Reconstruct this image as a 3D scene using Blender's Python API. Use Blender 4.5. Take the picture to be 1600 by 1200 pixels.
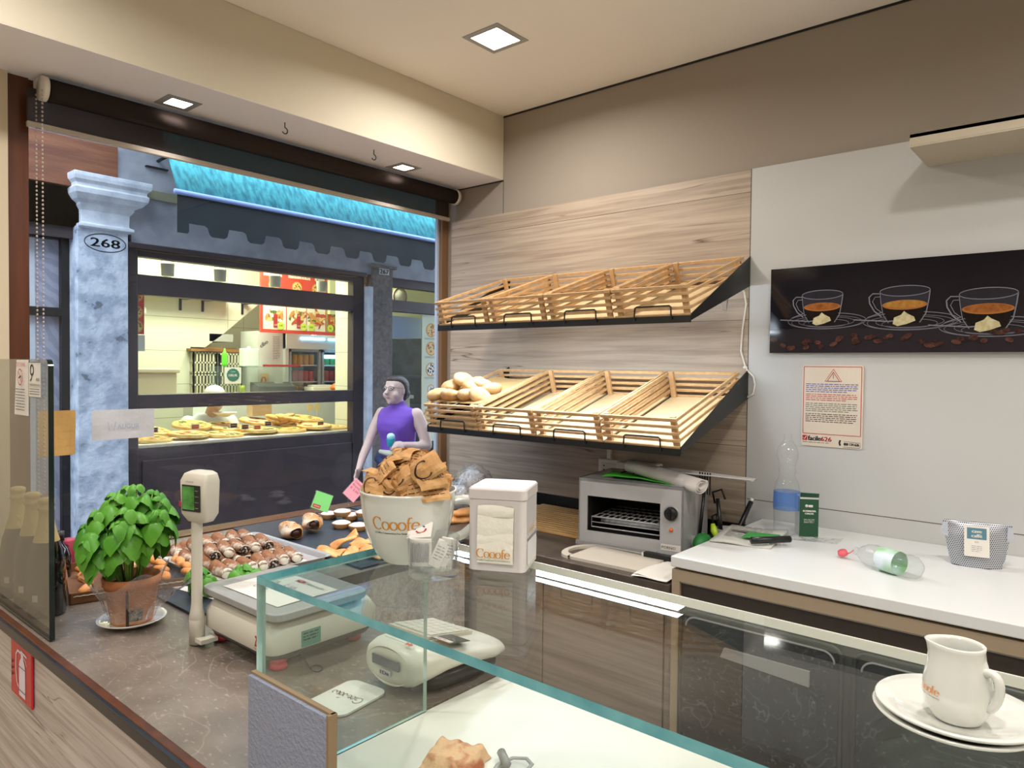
import bpy, math, random
from mathutils import Vector, Matrix, Euler, noise

for o in list(bpy.data.objects):
    bpy.data.objects.remove(o)
S = bpy.context.scene
COL = S.collection
PI = math.pi
rnd = random.Random(11)
def RAD(a): return math.radians(a)

# ------------------------------------------------------------------ camera
yaw, pitch, roll = RAD(40.45), RAD(-1.4), RAD(0.6)
_F = Vector((-math.sin(yaw)*math.cos(pitch), math.cos(yaw)*math.cos(pitch), math.sin(pitch)))
_r = Vector((math.cos(yaw), math.sin(yaw), 0)); _u = _r.cross(_F)
_R = _r*math.cos(roll) + _u*math.sin(roll); _U = _u*math.cos(roll) - _r*math.sin(roll)
cd = bpy.data.cameras.new('camera'); cam = bpy.data.objects.new('camera', cd); COL.objects.link(cam)
mw = Matrix.Identity(4)
for i in range(3):
    mw[i][0] = _R[i]; mw[i][1] = _U[i]; mw[i][2] = -_F[i]
mw[0][3], mw[1][3], mw[2][3] = 0, 0, 1.55
cam.matrix_world = mw
cd.sensor_width = 36; cd.lens = 1115/1600*36; cd.clip_start = .02; cd.clip_end = 200
S.camera = cam

# ------------------------------------------------------------------ world, exposure
w = bpy.data.worlds.new('sky'); S.world = w; w.use_nodes = True
bgn = w.node_tree.nodes['Background']
bgn.inputs[0].default_value = (.70, .82, 1.0, 1); bgn.inputs[1].default_value = 6.2
S.view_settings.view_transform = 'Standard'; S.view_settings.look = 'None'
S.view_settings.gamma = 1; S.view_settings.use_curve_mapping = False
S.view_settings.exposure = 0.0

def area_light(name, loc, size, power, col=(1, 1, 1), rot=(0, 0, 0), sizey=None, spread=180):
    l = bpy.data.lights.new(name, 'AREA'); l.energy = power; l.color = col; l.size = size
    if sizey: l.shape = 'RECTANGLE'; l.size_y = sizey
    l.spread = RAD(spread)
    o = bpy.data.objects.new(name, l); COL.objects.link(o); o.location = loc; o.rotation_euler = rot
    return o
WARM = (1.0, .955, .90)
# (x, y): seen ceiling spot first, then unseen lamps added to brighten the room
SPOTS_AND_FILLS = [(-1.84, 2.04), (-.05, 1.35), (1.15, 1.75), (-1.84, .35), (-.05, -.1), (1.4, -.1), (-1.84, -1.3), (-.15, -1.5), (1.4, -1.5)]
for x, y in SPOTS_AND_FILLS:
    area_light('spot_or_fill_lamp', (x, y, 2.785), .13, 15, WARM, spread=165)
SOFFIT = [(-2.59, 1.18), (-2.59, 2.235), (-2.59, .12)]
for x, y in SOFFIT:
    area_light('soffit_lamp', (x, y, 2.472), .07, 1.2, WARM, spread=95)
# lights of the takeaway across the street
for x, y in ((-6.4, 2.9), (-6.4, 3.7), (-7.3, 2.6), (-7.3, 3.6), (-6.6, 5.2), (-6.0, 3.3)):
    area_light('takeaway_lamp', (x, y, 2.86), .35, 26, (.93, 1.0, .74))

# ------------------------------------------------------------------ helpers
def srgb(c):
    if isinstance(c, str):
        c = tuple(int(c[i:i+2], 16)/255 for i in (0, 2, 4))
    elif max(c) > 1: c = tuple(v/255 for v in c)
    return tuple((v/12.92 if v <= .04045 else ((v+.055)/1.055)**2.4) for v in c) + (1,)

def newmat(name):
    m = bpy.data.materials.new(name); m.use_nodes = True
    nt = m.node_tree; return m, nt, nt.nodes['Principled BSDF']

def mat(name, col, rough=.5, col3=None, metal=0, bump=0, bscale=60, spec=None, emit=0, emitcol=None, coat=0, trans=0, sss=0, ior=None, col2=None, nscale=8, stretch=(1, 1, 1), lo=.35, hi=.65, detail=4):
    m, nt, b = newmat(name)
    b.inputs['Base Color'].default_value = srgb(col)
    b.inputs['Roughness'].default_value = rough; b.inputs['Metallic'].default_value = metal
    if spec is not None: b.inputs['Specular IOR Level'].default_value = spec
    if coat: b.inputs['Coat Weight'].default_value = coat; b.inputs['Coat Roughness'].default_value = .05
    if trans: b.inputs['Transmission Weight'].default_value = trans
    if ior: b.inputs['IOR'].default_value = ior
    if sss: b.inputs['Subsurface Weight'].default_value = sss; b.inputs['Subsurface Radius'].default_value = (.01, .006, .003)
    if emit:
        b.inputs['Emission Color'].default_value = srgb(emitcol or col); b.inputs['Emission Strength'].default_value = emit
    if bump or col2:
        tc = nt.nodes.new('ShaderNodeTexCoord'); mp = nt.nodes.new('ShaderNodeMapping')
        mp.inputs['Scale'].default_value = stretch
        nt.links.new(tc.outputs['Object'], mp.inputs[0])
    if col2:
        n = nt.nodes.new('ShaderNodeTexNoise'); n.inputs['Scale'].default_value = nscale; n.inputs['Detail'].default_value = detail
        nt.links.new(mp.outputs[0], n.inputs['Vector'])
        r = nt.nodes.new('ShaderNodeValToRGB'); r.color_ramp.elements[0].color = srgb(col); r.color_ramp.elements[1].color = srgb(col2)
        r.color_ramp.elements[0].position = lo; r.color_ramp.elements[1].position = hi
        if col3: e3 = r.color_ramp.elements.new(max(lo-.09, .01)); e3.color = srgb(col3); r.color_ramp.elements.new(lo-.04).color = srgb(col)
        nt.links.new(n.outputs[0], r.inputs[0]); nt.links.new(r.outputs[0], b.inputs['Base Color'])
    if bump:
        n2 = nt.nodes.new('ShaderNodeTexNoise'); n2.inputs['Scale'].default_value = bscale; n2.inputs['Detail'].default_value = 5
        nt.links.new(mp.outputs[0], n2.inputs['Vector'])
        bp = nt.nodes.new('ShaderNodeBump'); bp.inputs['Strength'].default_value = bump; bp.inputs['Distance'].default_value = .01
        nt.links.new(n2.outputs[0], bp.inputs['Height']); nt.links.new(bp.outputs[0], b.inputs['Normal'])
    return m

def mat_glass(name, tint=(1, 1, 1), f0=.04, rough=0.0, bump=0, bscale=20, haze=0, hazecol=(1, 1, 1), gain=1.0):
    """thin sheet glass: clear, mirror-like by Schlick's law"""
    m, nt, b = newmat(name); nt.nodes.remove(b)
    out = [n for n in nt.nodes if n.type == 'OUTPUT_MATERIAL'][0]
    lw = nt.nodes.new('ShaderNodeLayerWeight'); lw.inputs['Blend'].default_value = .5
    pw = nt.nodes.new('ShaderNodeMath'); pw.operation = 'POWER'; pw.inputs[1].default_value = 5
    ma = nt.nodes.new('ShaderNodeMath'); ma.operation = 'MULTIPLY_ADD'; ma.inputs[1].default_value = (1-f0)*gain; ma.inputs[2].default_value = f0
    nt.links.new(lw.outputs['Facing'], pw.inputs[0]); nt.links.new(pw.outputs[0], ma.inputs[0])
    tr = nt.nodes.new('ShaderNodeBsdfTransparent'); tr.inputs[0].default_value = (*tint, 1)
    gl = nt.nodes.new('ShaderNodeBsdfGlossy'); gl.inputs['Roughness'].default_value = rough
    mx = nt.nodes.new('ShaderNodeMixShader')
    nt.links.new(ma.outputs[0], mx.inputs[0]); nt.links.new(tr.outputs[0], mx.inputs[1]); nt.links.new(gl.outputs[0], mx.inputs[2])
    last = mx
    if bump:
        tc = nt.nodes.new('ShaderNodeTexCoord')
        n2 = nt.nodes.new('ShaderNodeTexNoise'); n2.inputs['Scale'].default_value = bscale; n2.inputs['Detail'].default_value = 3
        nt.links.new(tc.outputs['Object'], n2.inputs['Vector'])
        bp = nt.nodes.new('ShaderNodeBump'); bp.inputs['Strength'].default_value = bump; bp.inputs['Distance'].default_value = .02
        nt.links.new(n2.outputs[0], bp.inputs['Height']); nt.links.new(bp.outputs[0], gl.inputs['Normal']); nt.links.new(bp.outputs[0], lw.inputs['Normal'])
    if haze:
        d = nt.nodes.new('ShaderNodeBsdfDiffuse'); d.inputs[0].default_value = (*hazecol, 1)
        m2 = nt.nodes.new('ShaderNodeMixShader'); m2.inputs[0].default_value = haze
        nt.links.new(mx.outputs[0], m2.inputs[1]); nt.links.new(d.outputs[0], m2.inputs[2]); last = m2
    nt.links.new(last.outputs[0], out.inputs[0])
    return m

def mat_wood(name, base, dark, light, axis='X', s=1.0, crack=.9, rough=.45, plank=None, planklen=1.6):
    """wood laminate: stretched noise along the grain axis, fine lines, dark cracks, optional plank joints across z (or y)"""
    m, nt, b = newmat(name); b.inputs['Roughness'].default_value = rough
    N = nt.nodes.new; L = nt.links.new
    tc = N('ShaderNodeTexCoord')
    def noise_(sc, detail, dist=0, k=1.0):
        mp = N('ShaderNodeMapping'); mp.inputs['Scale'].default_value = sc
        L(tc.outputs['Object'], mp.inputs[0])
        n = N('ShaderNodeTexNoise'); n.inputs['Scale'].default_value = k; n.inputs['Detail'].default_value = detail; n.inputs['Distortion'].default_value = dist
        L(mp.outputs[0], n.inputs['Vector']); return n
    def sc(a, c):
        return tuple((a if ax == axis else c)*s for ax in 'XYZ')
    n1 = noise_(sc(.8, 13), 7, 1.2); n2 = noise_(sc(2.0, 62), 7, .6); n3 = noise_(sc(.36, 13), 3, .9)
    r1 = N('ShaderNodeValToRGB'); e = r1.color_ramp.elements
    e[0].position = .32; e[0].color = srgb(base); e[1].position = .68; e[1].color = srgb(light)
    L(n1.outputs[0], r1.inputs[0])
    mx = N('ShaderNodeMixRGB'); mx.blend_type = 'MULTIPLY'; mx.inputs[0].default_value = .42
    r2 = N('ShaderNodeValToRGB'); r2.color_ramp.elements[0].position = .35; r2.color_ramp.elements[1].position = .6
    r2.color_ramp.elements[0].color = (.35, .3, .27, 1)
    L(n2.outputs[0], r2.inputs[0]); L(r1.outputs[0], mx.inputs[1]); L(r2.outputs[0], mx.inputs[2])
    # cracks: a thin band of the third noise
    cr = N('ShaderNodeValToRGB'); ce = cr.color_ramp.elements
    ce[0].position = .4925; ce[0].color = (0, 0, 0, 1); ce[1].position = .5; ce[1].color = (1, 1, 1, 1)
    x = ce.new(.5075); x.color = (0, 0, 0, 1)
    L(n3.outputs[0], cr.inputs[0])
    n4 = noise_(sc(1.6, 3), 2); g = N('ShaderNodeValToRGB'); g.color_ramp.elements[0].position = .44; g.color_ramp.elements[1].position = .56
    L(n4.outputs[0], g.inputs[0])
    ml = N('ShaderNodeMath'); ml.operation = 'MULTIPLY'; L(cr.outputs[0], ml.inputs[0]); L(g.outputs[0], ml.inputs[1])
    m3 = N('ShaderNodeMath'); m3.operation = 'MULTIPLY'; m3.inputs[1].default_value = crack; L(ml.outputs[0], m3.inputs[0])
    mc = N('ShaderNodeMixRGB'); mc.inputs[2].default_value = srgb(dark)
    L(m3.outputs[0], mc.inputs[0]); L(mx.outputs[0], mc.inputs[1])
    last = mc
    if plank:
        sp = N('ShaderNodeSeparateXYZ'); L(tc.outputs['Object'], sp.inputs[0])
        md = N('ShaderNodeMath'); md.operation = 'PINGPONG'; md.inputs[1].default_value = plank/2; sb_ = N('ShaderNodeMath'); sb_.operation = 'SUBTRACT'; sb_.inputs[1].default_value = .27; L(sp.outputs['Z'], sb_.inputs[0]); L(sb_.outputs[0], md.inputs[0])
        lt = N('ShaderNodeMath'); lt.operation = 'LESS_THAN'; lt.inputs[1].default_value = .0011; L(md.outputs[0], lt.inputs[0])
        mp2 = N('ShaderNodeMixRGB'); mp2.inputs[2].default_value = srgb(dark); L(lt.outputs[0], mp2.inputs[0]); L(mc.outputs[0], mp2.inputs[1])
        last = mp2
    L(last.outputs[0], b.inputs['Base Color'])
    return m

class MB:
    """collects shapes; build() links them as ONE mesh object"""
    def __init__(s, X=None): s.v = []; s.f = []; s.m = []; s.s = []; s.X = X or Matrix()
    def add(s, vs, fs, m=0, sm=False, M=None):
        n = len(s.v); X = s.X @ M if M is not None else s.X
        s.v += [X @ Vector(p) for p in vs]; s.f += [[i+n for i in f] for f in fs]
        s.m += [m]*len(fs); s.s += [sm]*len(fs); return s
    def bx(s, a, b, m=0, M=None):
        x0, x1 = sorted((a[0], b[0])); y0, y1 = sorted((a[1], b[1])); z0, z1 = sorted((a[2], b[2]))
        v = [(x, y, z) for z in (z0, z1) for y in (y0, y1) for x in (x0, x1)]
        f = [(0, 2, 3, 1), (4, 5, 7, 6), (0, 1, 5, 4), (2, 6, 7, 3), (0, 4, 6, 2), (1, 3, 7, 5)]
        return s.add(v, f, m, M=M)
    def box(s, c, d, m=0, M=None):
        return s.bx([c[i]-d[i]/2 for i in range(3)], [c[i]+d[i]/2 for i in range(3)], m, M)
    def lathe(s, prof, seg=32, m=0, M=None, sm=True, capb=True, capt=False, fn=None):
        vs = []; fs = []; n = len(prof)
        for i, (r, z) in enumerate(prof):
            for k in range(seg):
                a = 2*PI*k/seg; rr = r*(fn(a, z) if fn else 1)
                vs.append((rr*math.cos(a), rr*math.sin(a), z))
        for i in range(n-1):
            for k in range(seg):
                k2 = (k+1) % seg
                fs.append((i*seg+k, i*seg+k2, (i+1)*seg+k2, (i+1)*seg+k))
        if capb: fs.append(tuple(range(seg-1, -1, -1)))
        if capt: fs.append(tuple((n-1)*seg+k for k in range(seg)))
        return s.add(vs, fs, m, sm, M)
    def tube(s, pts, r, seg=8, m=0, closed=False, M=None, sm=True, flat=None):
        pts = [Vector(p) for p in pts]; n = len(pts); vs = []; fs = []
        rs = r if isinstance(r, (list, tuple)) else [r]*n
        up = Vector((0, 0, 1)); prev = None
        for i, p in enumerate(pts):
            a = pts[(i-1) % n] if (closed or i > 0) else p
            b = pts[(i+1) % n] if (closed or i < n-1) else p
            t = (b-a)
            t = t.normalized() if t.length > 1e-9 else Vector((0, 0, 1))
            if prev is None:
                q = up if abs(t.dot(up)) < .9 else Vector((1, 0, 0))
                nx = t.cross(q).normalized()
            else:
                nx = (prev - t*prev.dot(t)).normalized()
            prev = nx; ny = t.cross(nx)
            for k in range(seg):
                ang = 2*PI*k/seg
                vs.append(p + nx*math.cos(ang)*rs[i] + ny*math.sin(ang)*rs[i]*(flat or 1))
        for i in range(n if closed else n-1):
            j = (i+1) % n
            for k in range(seg):
                k2 = (k+1) % seg
                fs.append((i*seg+k, i*seg+k2, j*seg+k2, j*seg+k))
        if not closed:
            fs.append(tuple(range(seg-1, -1, -1))); fs.append(tuple((n-1)*seg+k for k in range(seg)))
        return s.add(vs, fs, m, sm, M)
    def prism(s, poly, z0, z1, m=0, M=None, sides=True, sm=False):
        n = len(poly); area = sum(poly[i][0]*poly[(i+1) % n][1]-poly[(i+1) % n][0]*poly[i][1] for i in range(n))
        if area < 0: poly = poly[::-1]
        vs = [(x, y, z0) for x, y in poly]+[(x, y, z1) for x, y in poly]
        fs = [tuple(range(n-1, -1, -1)), tuple(range(n, 2*n))]
        s.add(vs, fs, m, False, M)
        if sides: s.add(vs, [(i, (i+1) % n, n+(i+1) % n, n+i) for i in range(n)], m, sm, M)
        return s
    def flat(s, poly, z, m=0, M=None):
        n = len(poly); area = sum(poly[i][0]*poly[(i+1) % n][1]-poly[(i+1) % n][0]*poly[i][1] for i in range(n))
        if area < 0: poly = poly[::-1]
        return s.add([(x, y, z) for x, y in poly], [tuple(range(n))], m, False, M)
    def ell(s, c, r, m=0, seg=16, rings=10, fn=None, M=None):
        vs = []; fs = []
        for i in range(rings+1):
            th = PI*i/rings
            for k in range(seg):
                a = 2*PI*k/seg; d = Vector((math.sin(th)*math.cos(a), math.sin(th)*math.sin(a), math.cos(th)))
                q = fn(d) if fn else 1
                vs.append((c[0]+d.x*r[0]*q, c[1]+d.y*r[1]*q, c[2]+d.z*r[2]*q))
        for i in range(rings):
            for k in range(seg):
                k2 = (k+1) % seg
                fs.append((i*seg+k, (i+1)*seg+k, (i+1)*seg+k2, i*seg+k2))
        return s.add(vs, fs, m, True, M)
    def grid(s, nu, nv, fn, m=0, sm=True, M=None):
        vs = [fn(i/nu, j/nv) for j in range(nv+1) for i in range(nu+1)]
        fs = [(j*(nu+1)+i, j*(nu+1)+i+1, (j+1)*(nu+1)+i+1, (j+1)*(nu+1)+i) for j in range(nv) for i in range(nu)]
        return s.add(vs, fs, m, sm, M)
    def loft(s, rings, m=0, sm=True, M=None, cap=True):
        n = len(rings[0]); vs = [p for r in rings for p in r]; fs = []
        for i in range(len(rings)-1):
            for k in range(n):
                k2 = (k+1) % n; fs.append((i*n+k, i*n+k2, (i+1)*n+k2, (i+1)*n+k))
        if cap: fs += [tuple(range(n-1, -1, -1)), tuple((len(rings)-1)*n+k for k in range(n))]
        return s.add(vs, fs, m, sm, M)
    def build(s, name, mats, parent=None, bev=0, sub=0, solid=0, seg=2, weld=0):
        me = bpy.data.meshes.new(name)
        me.from_pydata([tuple(v) for v in s.v], [], s.f)
        if not isinstance(mats, (list, tuple)): mats = [mats]
        for mm in mats: me.materials.append(mm)
        me.polygons.foreach_set('material_index', s.m); me.polygons.foreach_set('use_smooth', s.s)
        me.update()
        o = bpy.data.objects.new(name, me); COL.objects.link(o)
        if parent is not None: o.parent = parent
        if weld: md = o.modifiers.new('weld', 'WELD'); md.merge_threshold = weld
        if solid: md = o.modifiers.new('solid', 'SOLIDIFY'); md.thickness = solid; md.offset = 0
        if bev: md = o.modifiers.new('bevel', 'BEVEL'); md.width = bev; md.segments = seg; md.limit_method = 'ANGLE'; md.angle_limit = RAD(40)
        if sub: md = o.modifiers.new('sub', 'SUBSURF'); md.levels = sub; md.render_levels = sub
        return o

def tag(o, label, cat, group=None, kind=None):
    o['label'] = label; o['category'] = cat
    if group: o['group'] = group
    if kind: o['kind'] = kind
    return o
def thing(name, label, cat, loc=(0, 0, 0), rz=0, group=None, rx=0, ry=0, X=None):
    o = bpy.data.objects.new(name, None); COL.objects.link(o); o.empty_display_size = .05
    o.location = loc; o.rotation_euler = (rx, ry, rz)
    if X is not None: o.matrix_world = X
    return tag(o, label, cat, group)
def struct(o): o['kind'] = 'structure'; return o
KIDS = {}
def kids(o): return [c for c in o.children]
def dup(o, loc=None, rz=None, label=None, parent=None, rot=None, scale=None):
    """a copy of a thing together with copies of its parts and sub-parts"""
    c = o.copy(); COL.objects.link(c)
    if parent is not None: c.parent = parent
    if loc is not None: c.location = loc
    if rz is not None: c.rotation_euler = (0, 0, rz)
    if rot is not None: c.rotation_euler = rot
    if scale is not None: c.scale = (scale,)*3
    if label: c['label'] = label
    for ch in list(o.children): dup(ch, parent=c)
    return c
def frame(o, xd, yd):
    x = Vector(xd).normalized(); y = Vector(yd); y = (y-x*y.dot(x)).normalized(); z = x.cross(y)
    M = Matrix.Identity(4)
    for i in range(3): M[i][0] = x[i]; M[i][1] = y[i]; M[i][2] = z[i]; M[i][3] = o[i]
    return M
def T(x, y, z): return Matrix.Translation((x, y, z))
def Rz(a): return Matrix.Rotation(a, 4, 'Z')
def Rx(a): return Matrix.Rotation(a, 4, 'X')
def Ry(a): return Matrix.Rotation(a, 4, 'Y')
def Sc(x, y, z): return Matrix.Diagonal((x, y, z, 1))

_tc = {}
def text_geo(st):
    if st in _tc: return _tc[st]
    c = bpy.data.curves.new('t', 'FONT'); c.body = st; c.size = 1; c.resolution_u = 2
    o = bpy.data.objects.new('t', c); COL.objects.link(o)
    dg = bpy.context.evaluated_depsgraph_get(); dg.update()
    me = bpy.data.meshes.new_from_object(o.evaluated_get(dg))
    vs = [tuple(v.co) for v in me.vertices]; fs = [tuple(p.vertices) for p in me.polygons]
    bpy.data.objects.remove(o); bpy.data.curves.remove(c); bpy.data.meshes.remove(me)
    x0 = min(v[0] for v in vs); x1 = max(v[0] for v in vs)
    _tc[st] = ([(v[0]-x0, v[1], 0) for v in vs], fs, x1-x0); return _tc[st]
def put_text(mb, st, x, y, h, m=0, M=None, z=.0006, width=None, center=False, rot=0, bold=0):
    """text lying in the plane of M: baseline start (x,y), cap height h, optional fitted width"""
    vs, fs, wd = text_geo(st)
    sy = h/.72; sx = (width/wd) if width else sy
    ox = x-(wd*sx/2 if center else 0)
    c, s_ = math.cos(rot), math.sin(rot)
    for b in ([0] if not bold else [-bold, 0, bold]):
        mb.add([(ox+(v[0]*sx+b)*c-v[1]*sy*s_, y+(v[0]*sx+b)*s_+v[1]*sy*c, z+abs(b)*.01) for v in vs], fs, m, False, M)
def lines(mb, x0, x1, y0, n, dy, h, m=0, M=None, z=.0006, seed=0, word=.012):
    """rows of print too small to read: short dashes of uneven length"""
    r = random.Random(seed)
    for i in range(n):
        x = x0; xe = x1-(r.random()*.25*(x1-x0) if i == n-1 else r.random()*.04*(x1-x0))
        while x < xe:
            w_ = min(word*(.4+r.random()*1.2), xe-x); mb.flat([(x, y0-i*dy), (x+w_, y0-i*dy), (x+w_, y0-i*dy+h), (x, y0-i*dy+h)], z, m, M); x += w_+word*.25
def stroke(mb, pts, thick, thin, m=0, M=None, z=.0006, ang=0.0):
    """pen stroke whose width depends on its direction: thick where it runs up and down"""
    L_ = []; R_ = []; n = len(pts)
    for i, p in enumerate(pts):
        a = pts[max(i-1, 0)]; b = pts[min(i+1, n-1)]
        if pts[0] == pts[-1] and i in (0, n-1): a = pts[-2]; b = pts[1]
        dx, dy = b[0]-a[0], b[1]-a[1]; l = math.hypot(dx, dy) or 1; dx /= l; dy /= l
        w_ = thin+(thick-thin)*abs(dy*math.cos(ang)-dx*math.sin(ang))
        L_.append((p[0]-dy*w_/2, p[1]+dx*w_/2, z)); R_.append((p[0]+dy*w_/2, p[1]-dx*w_/2, z))
    fs = [(i, n+i, n+i+1, i+1) for i in range(n-1)]
    mb.add(L_+R_, [f[::-1] for f in fs] if False else fs, m, False, M)
def arc(cx, cy, rx, ry, a0, a1, n=16):
    return [(cx+rx*math.cos(RAD(a0+(a1-a0)*i/n)), cy+ry*math.sin(RAD(a0+(a1-a0)*i/n))) for i in range(n+1)]
def logo(mb, x, y, w_, m=0, M=None, wrap=None, m2=None, sub=True):
    """the round serif word 'Cooofe' with its small bracketed line under it; wrap maps (x, y, z) onto a curved wall"""
    t = MB(); u = w_/5.05; hk = .17*u; tn = .05*u
    stroke(t, arc(.62*u, .62*u, .55*u, .62*u, 48, 312, 26), hk*1.1, tn)
    stroke(t, [(1.0*u, 1.22*u), (1.02*u, .9*u)], tn*1.6, tn)
    for k in range(3): stroke(t, arc((1.52+k*.84)*u, .42*u, .36*u, .40*u, 90, 450, 26), hk, tn)
    stroke(t, [(3.80*u, .02*u), (3.80*u, .95*u)]+arc(4.02*u, .98*u, .21*u, .30*u, 178, 55, 10), hk, tn)
    stroke(t, [(3.66*u, .78*u), (4.08*u, .78*u)], tn, tn*1.2); stroke(t, [(3.66*u, .02*u), (3.97*u, .02*u)], tn, tn)
    stroke(t, arc(4.52*u, .42*u, .36*u, .40*u, 10, 318, 26), hk, tn); stroke(t, [(4.18*u, .47*u), (4.86*u, .47*u)], tn, tn)
    n = len(t.m)
    if sub:
        put_text(t, '[ Coffee Cooperation For Entertainment ]', .15*u, -.42*u, .17*u, 1, width=4.75*u, bold=.008*u)
    vs = [(x+v.x, y+v.y, v.z) for v in t.v]
    if wrap: vs = [wrap(*v) for v in vs]
    for f, mi in zip(t.f, t.m): mb.add([vs[i] for i in f], [tuple(range(len(f)))], m if mi == 0 else (m2 if m2 is not None else m), False, M)
# ------------------------------------------------------------------ materials
M_ceil = mat('ceiling_paint', 'F0EAE2', .9)
M_soff = mat('soffit_paint', 'CFC6B2', .9)
M_taupe = mat('taupe_paint', '9C9184', .85)
M_left = mat('beige_paint', 'CDBFA6', .85)
M_white = mat('white_laminate', 'C0C0BE', .35)
M_cream = mat('cream_laminate', 'B9AD98', .5)
M_oak = mat_wood('oak_laminate', 'B09E8B', '57432F', 'BDAD9A', 'X', 1.0, plank=.49)
M_oak2 = mat_wood('counter_laminate', 'BFB3AC', '6A5B50', 'DDD4CE', 'X', 1.6, crack=.8)
M_cab = mat_wood('cabinet_laminate', '7F7268', '4A3F37', '9C8F84', 'X', 1.0, crack=.4)
M_line = mat('seam', '5A5046', .8)
M_floor = mat('floor_tile', 'A39B90', .35, col2='B5ADA2', nscale=3)
M_brown = mat('brown_wood_frame', '4A2413', .35, col2='5E3018', nscale=3, stretch=(9, 9, .6))
M_brownl = mat('light_brown_frame', '7A5A3C', .4)
M_metal = mat('anodised_metal', 'A9B4C4', .3, 1)
M_steel = mat('stainless_steel', 'AFAFB0', .08, 1)
M_dsteel = mat('brushed_steel', '9B9A98', .32, 1)
M_black = mat('black_metal', '161616', .4)
M_blackp = mat('black_plastic', '0E0E0F', .35)
M_whitep = mat('white_plastic', 'E4E0D6', .35)
M_cer = mat('glazed_ceramic', 'D6D7D0', .08, coat=.6)
M_tin = mat('white_tin', 'CFC9C8', .25, coat=.3)
M_orange = mat('gold_print', 'D0861B', .4)
M_dkprint = mat('brown_print', '33211A', .6)
M_blk = mat('black_print', '1B1B1D', .6)
M_grey = mat('grey_print', '77777A', .6)
M_red = mat('red_print', 'B8242A', .5)
M_blue = mat('blue_print', '2E3FA0', .5)
M_paper = mat('white_paper', 'DEDAD2', .8)
M_glass = mat_glass('window_glass', (.93, .96, .97))
M_case = mat_glass('case_glass', (.93, .965, .955), gain=.85)
M_edge = mat('teal_glass_edge', '79BABF', .12, col2='5A9FAA', nscale=20)
M_edge2 = mat('dark_glass_edge', '0C211D', .1)
M_scr = mat_glass('screen_glass', (.84, .86, .83), haze=.075, hazecol=(.46, .45, .42))
M_clear = mat_glass('clear_plastic', (.96, .97, .97), f0=.06, bump=.3, bscale=40, haze=.05, hazecol=(.8, .85, .88))
M_film = mat_glass('crinkled_film', (.97, .97, .97), f0=.16, bump=1.0, bscale=28, haze=.07, hazecol=(.9, .9, .9))
M_slatew = mat('worktop_laminate', '4A413A', .35, col2='5C5148', nscale=14, bump=.1)
M_led = mat('led_tube', 'EAF4FF', .5, emit=46, emitcol='E4F2FF')
M_lampglow = mat('lamp_glow', 'FFFFFF', .5, emit=9, emitcol='FFF3E2')
M_board = mat('white_display_board', 'DEDBD0', .3)
M_frost = mat('metal_plate', '8F98AE', .2, .75, bump=.35, bscale=170)

# stone laminate with pale scratches
def stone(name, a, b_, vein, rough=.33, s=1):
    m, nt, b = newmat(name); b.inputs['Roughness'].default_value = rough
    N = nt.nodes.new; L = nt.links.new
    tc = N('ShaderNodeTexCoord')
    n = N('ShaderNodeTexNoise'); n.inputs['Scale'].default_value = 4*s; n.inputs['Detail'].default_value = 8; n.inputs['Roughness'].default_value = .65
    L(tc.outputs['Object'], n.inputs['Vector'])
    r = N('ShaderNodeValToRGB'); r.color_ramp.elements[0].position = .3; r.color_ramp.elements[1].position = .7
    r.color_ramp.elements[0].color = srgb(a); r.color_ramp.elements[1].color = srgb(b_); L(n.outputs[0], r.inputs[0])
    n2 = N('ShaderNodeTexNoise'); n2.inputs['Scale'].default_value = 2.2*s; n2.inputs['Detail'].default_value = 3; n2.inputs['Distortion'].default_value = 2.5
    L(tc.outputs['Object'], n2.inputs['Vector'])
    v = N('ShaderNodeValToRGB'); e = v.color_ramp.elements; e[0].position = .494; e[0].color = (0,)*3+(1,); e[1].position = .5; e[1].color = (1,)*4; x = e.new(.506); x.color = (0, 0, 0, 1)
    L(n2.outputs[0], v.inputs[0])
    n3 = N('ShaderNodeTexNoise'); n3.inputs['Scale'].default_value = 60*s; n3.inputs['Detail'].default_value = 6
    mp = N('ShaderNodeMapping'); mp.inputs['Scale'].default_value = (1, 2.2, 1); mp.inputs['Rotation'].default_value = (0, 0, .6)
    L(tc.outputs['Object'], mp.inputs[0]); L(mp.outputs[0], n3.inputs['Vector'])
    v3 = N('ShaderNodeValToRGB'); v3.color_ramp.elements[0].position = .6; v3.color_ramp.elements[1].position = .75; L(n3.outputs[0], v3.inputs[0])
    ad = N('ShaderNodeMath'); ad.operation = 'MULTIPLY_ADD'; ad.inputs[1].default_value = .5; L(v3.outputs[0], ad.inputs[0])
    ms = N('ShaderNodeMath'); ms.operation = 'MULTIPLY'; ms.inputs[1].default_value = .28; L(v.outputs[0], ms.inputs[0]); L(ms.outputs[0], ad.inputs[2])
    mx = N('ShaderNodeMixRGB'); mx.inputs[2].default_value = srgb(vein); L(ad.outputs[0], mx.inputs[0]); L(r.outputs[0], mx.inputs[1])
    L(mx.outputs[0], b.inputs['Base Color']); return m
M_stone = stone('stone_counter_top', '5E544B', '8A7E74', 'C4BAAC')
M_veined = stone('dark_veined_door', '2B2E2F', '44484A', '8C9294', .12, 1.3)  # dark glossy door colour with pale stone-like veins
M_slate = stone('slate_tray', '20252E', '333A45', '5A6472', .45, 2)
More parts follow.
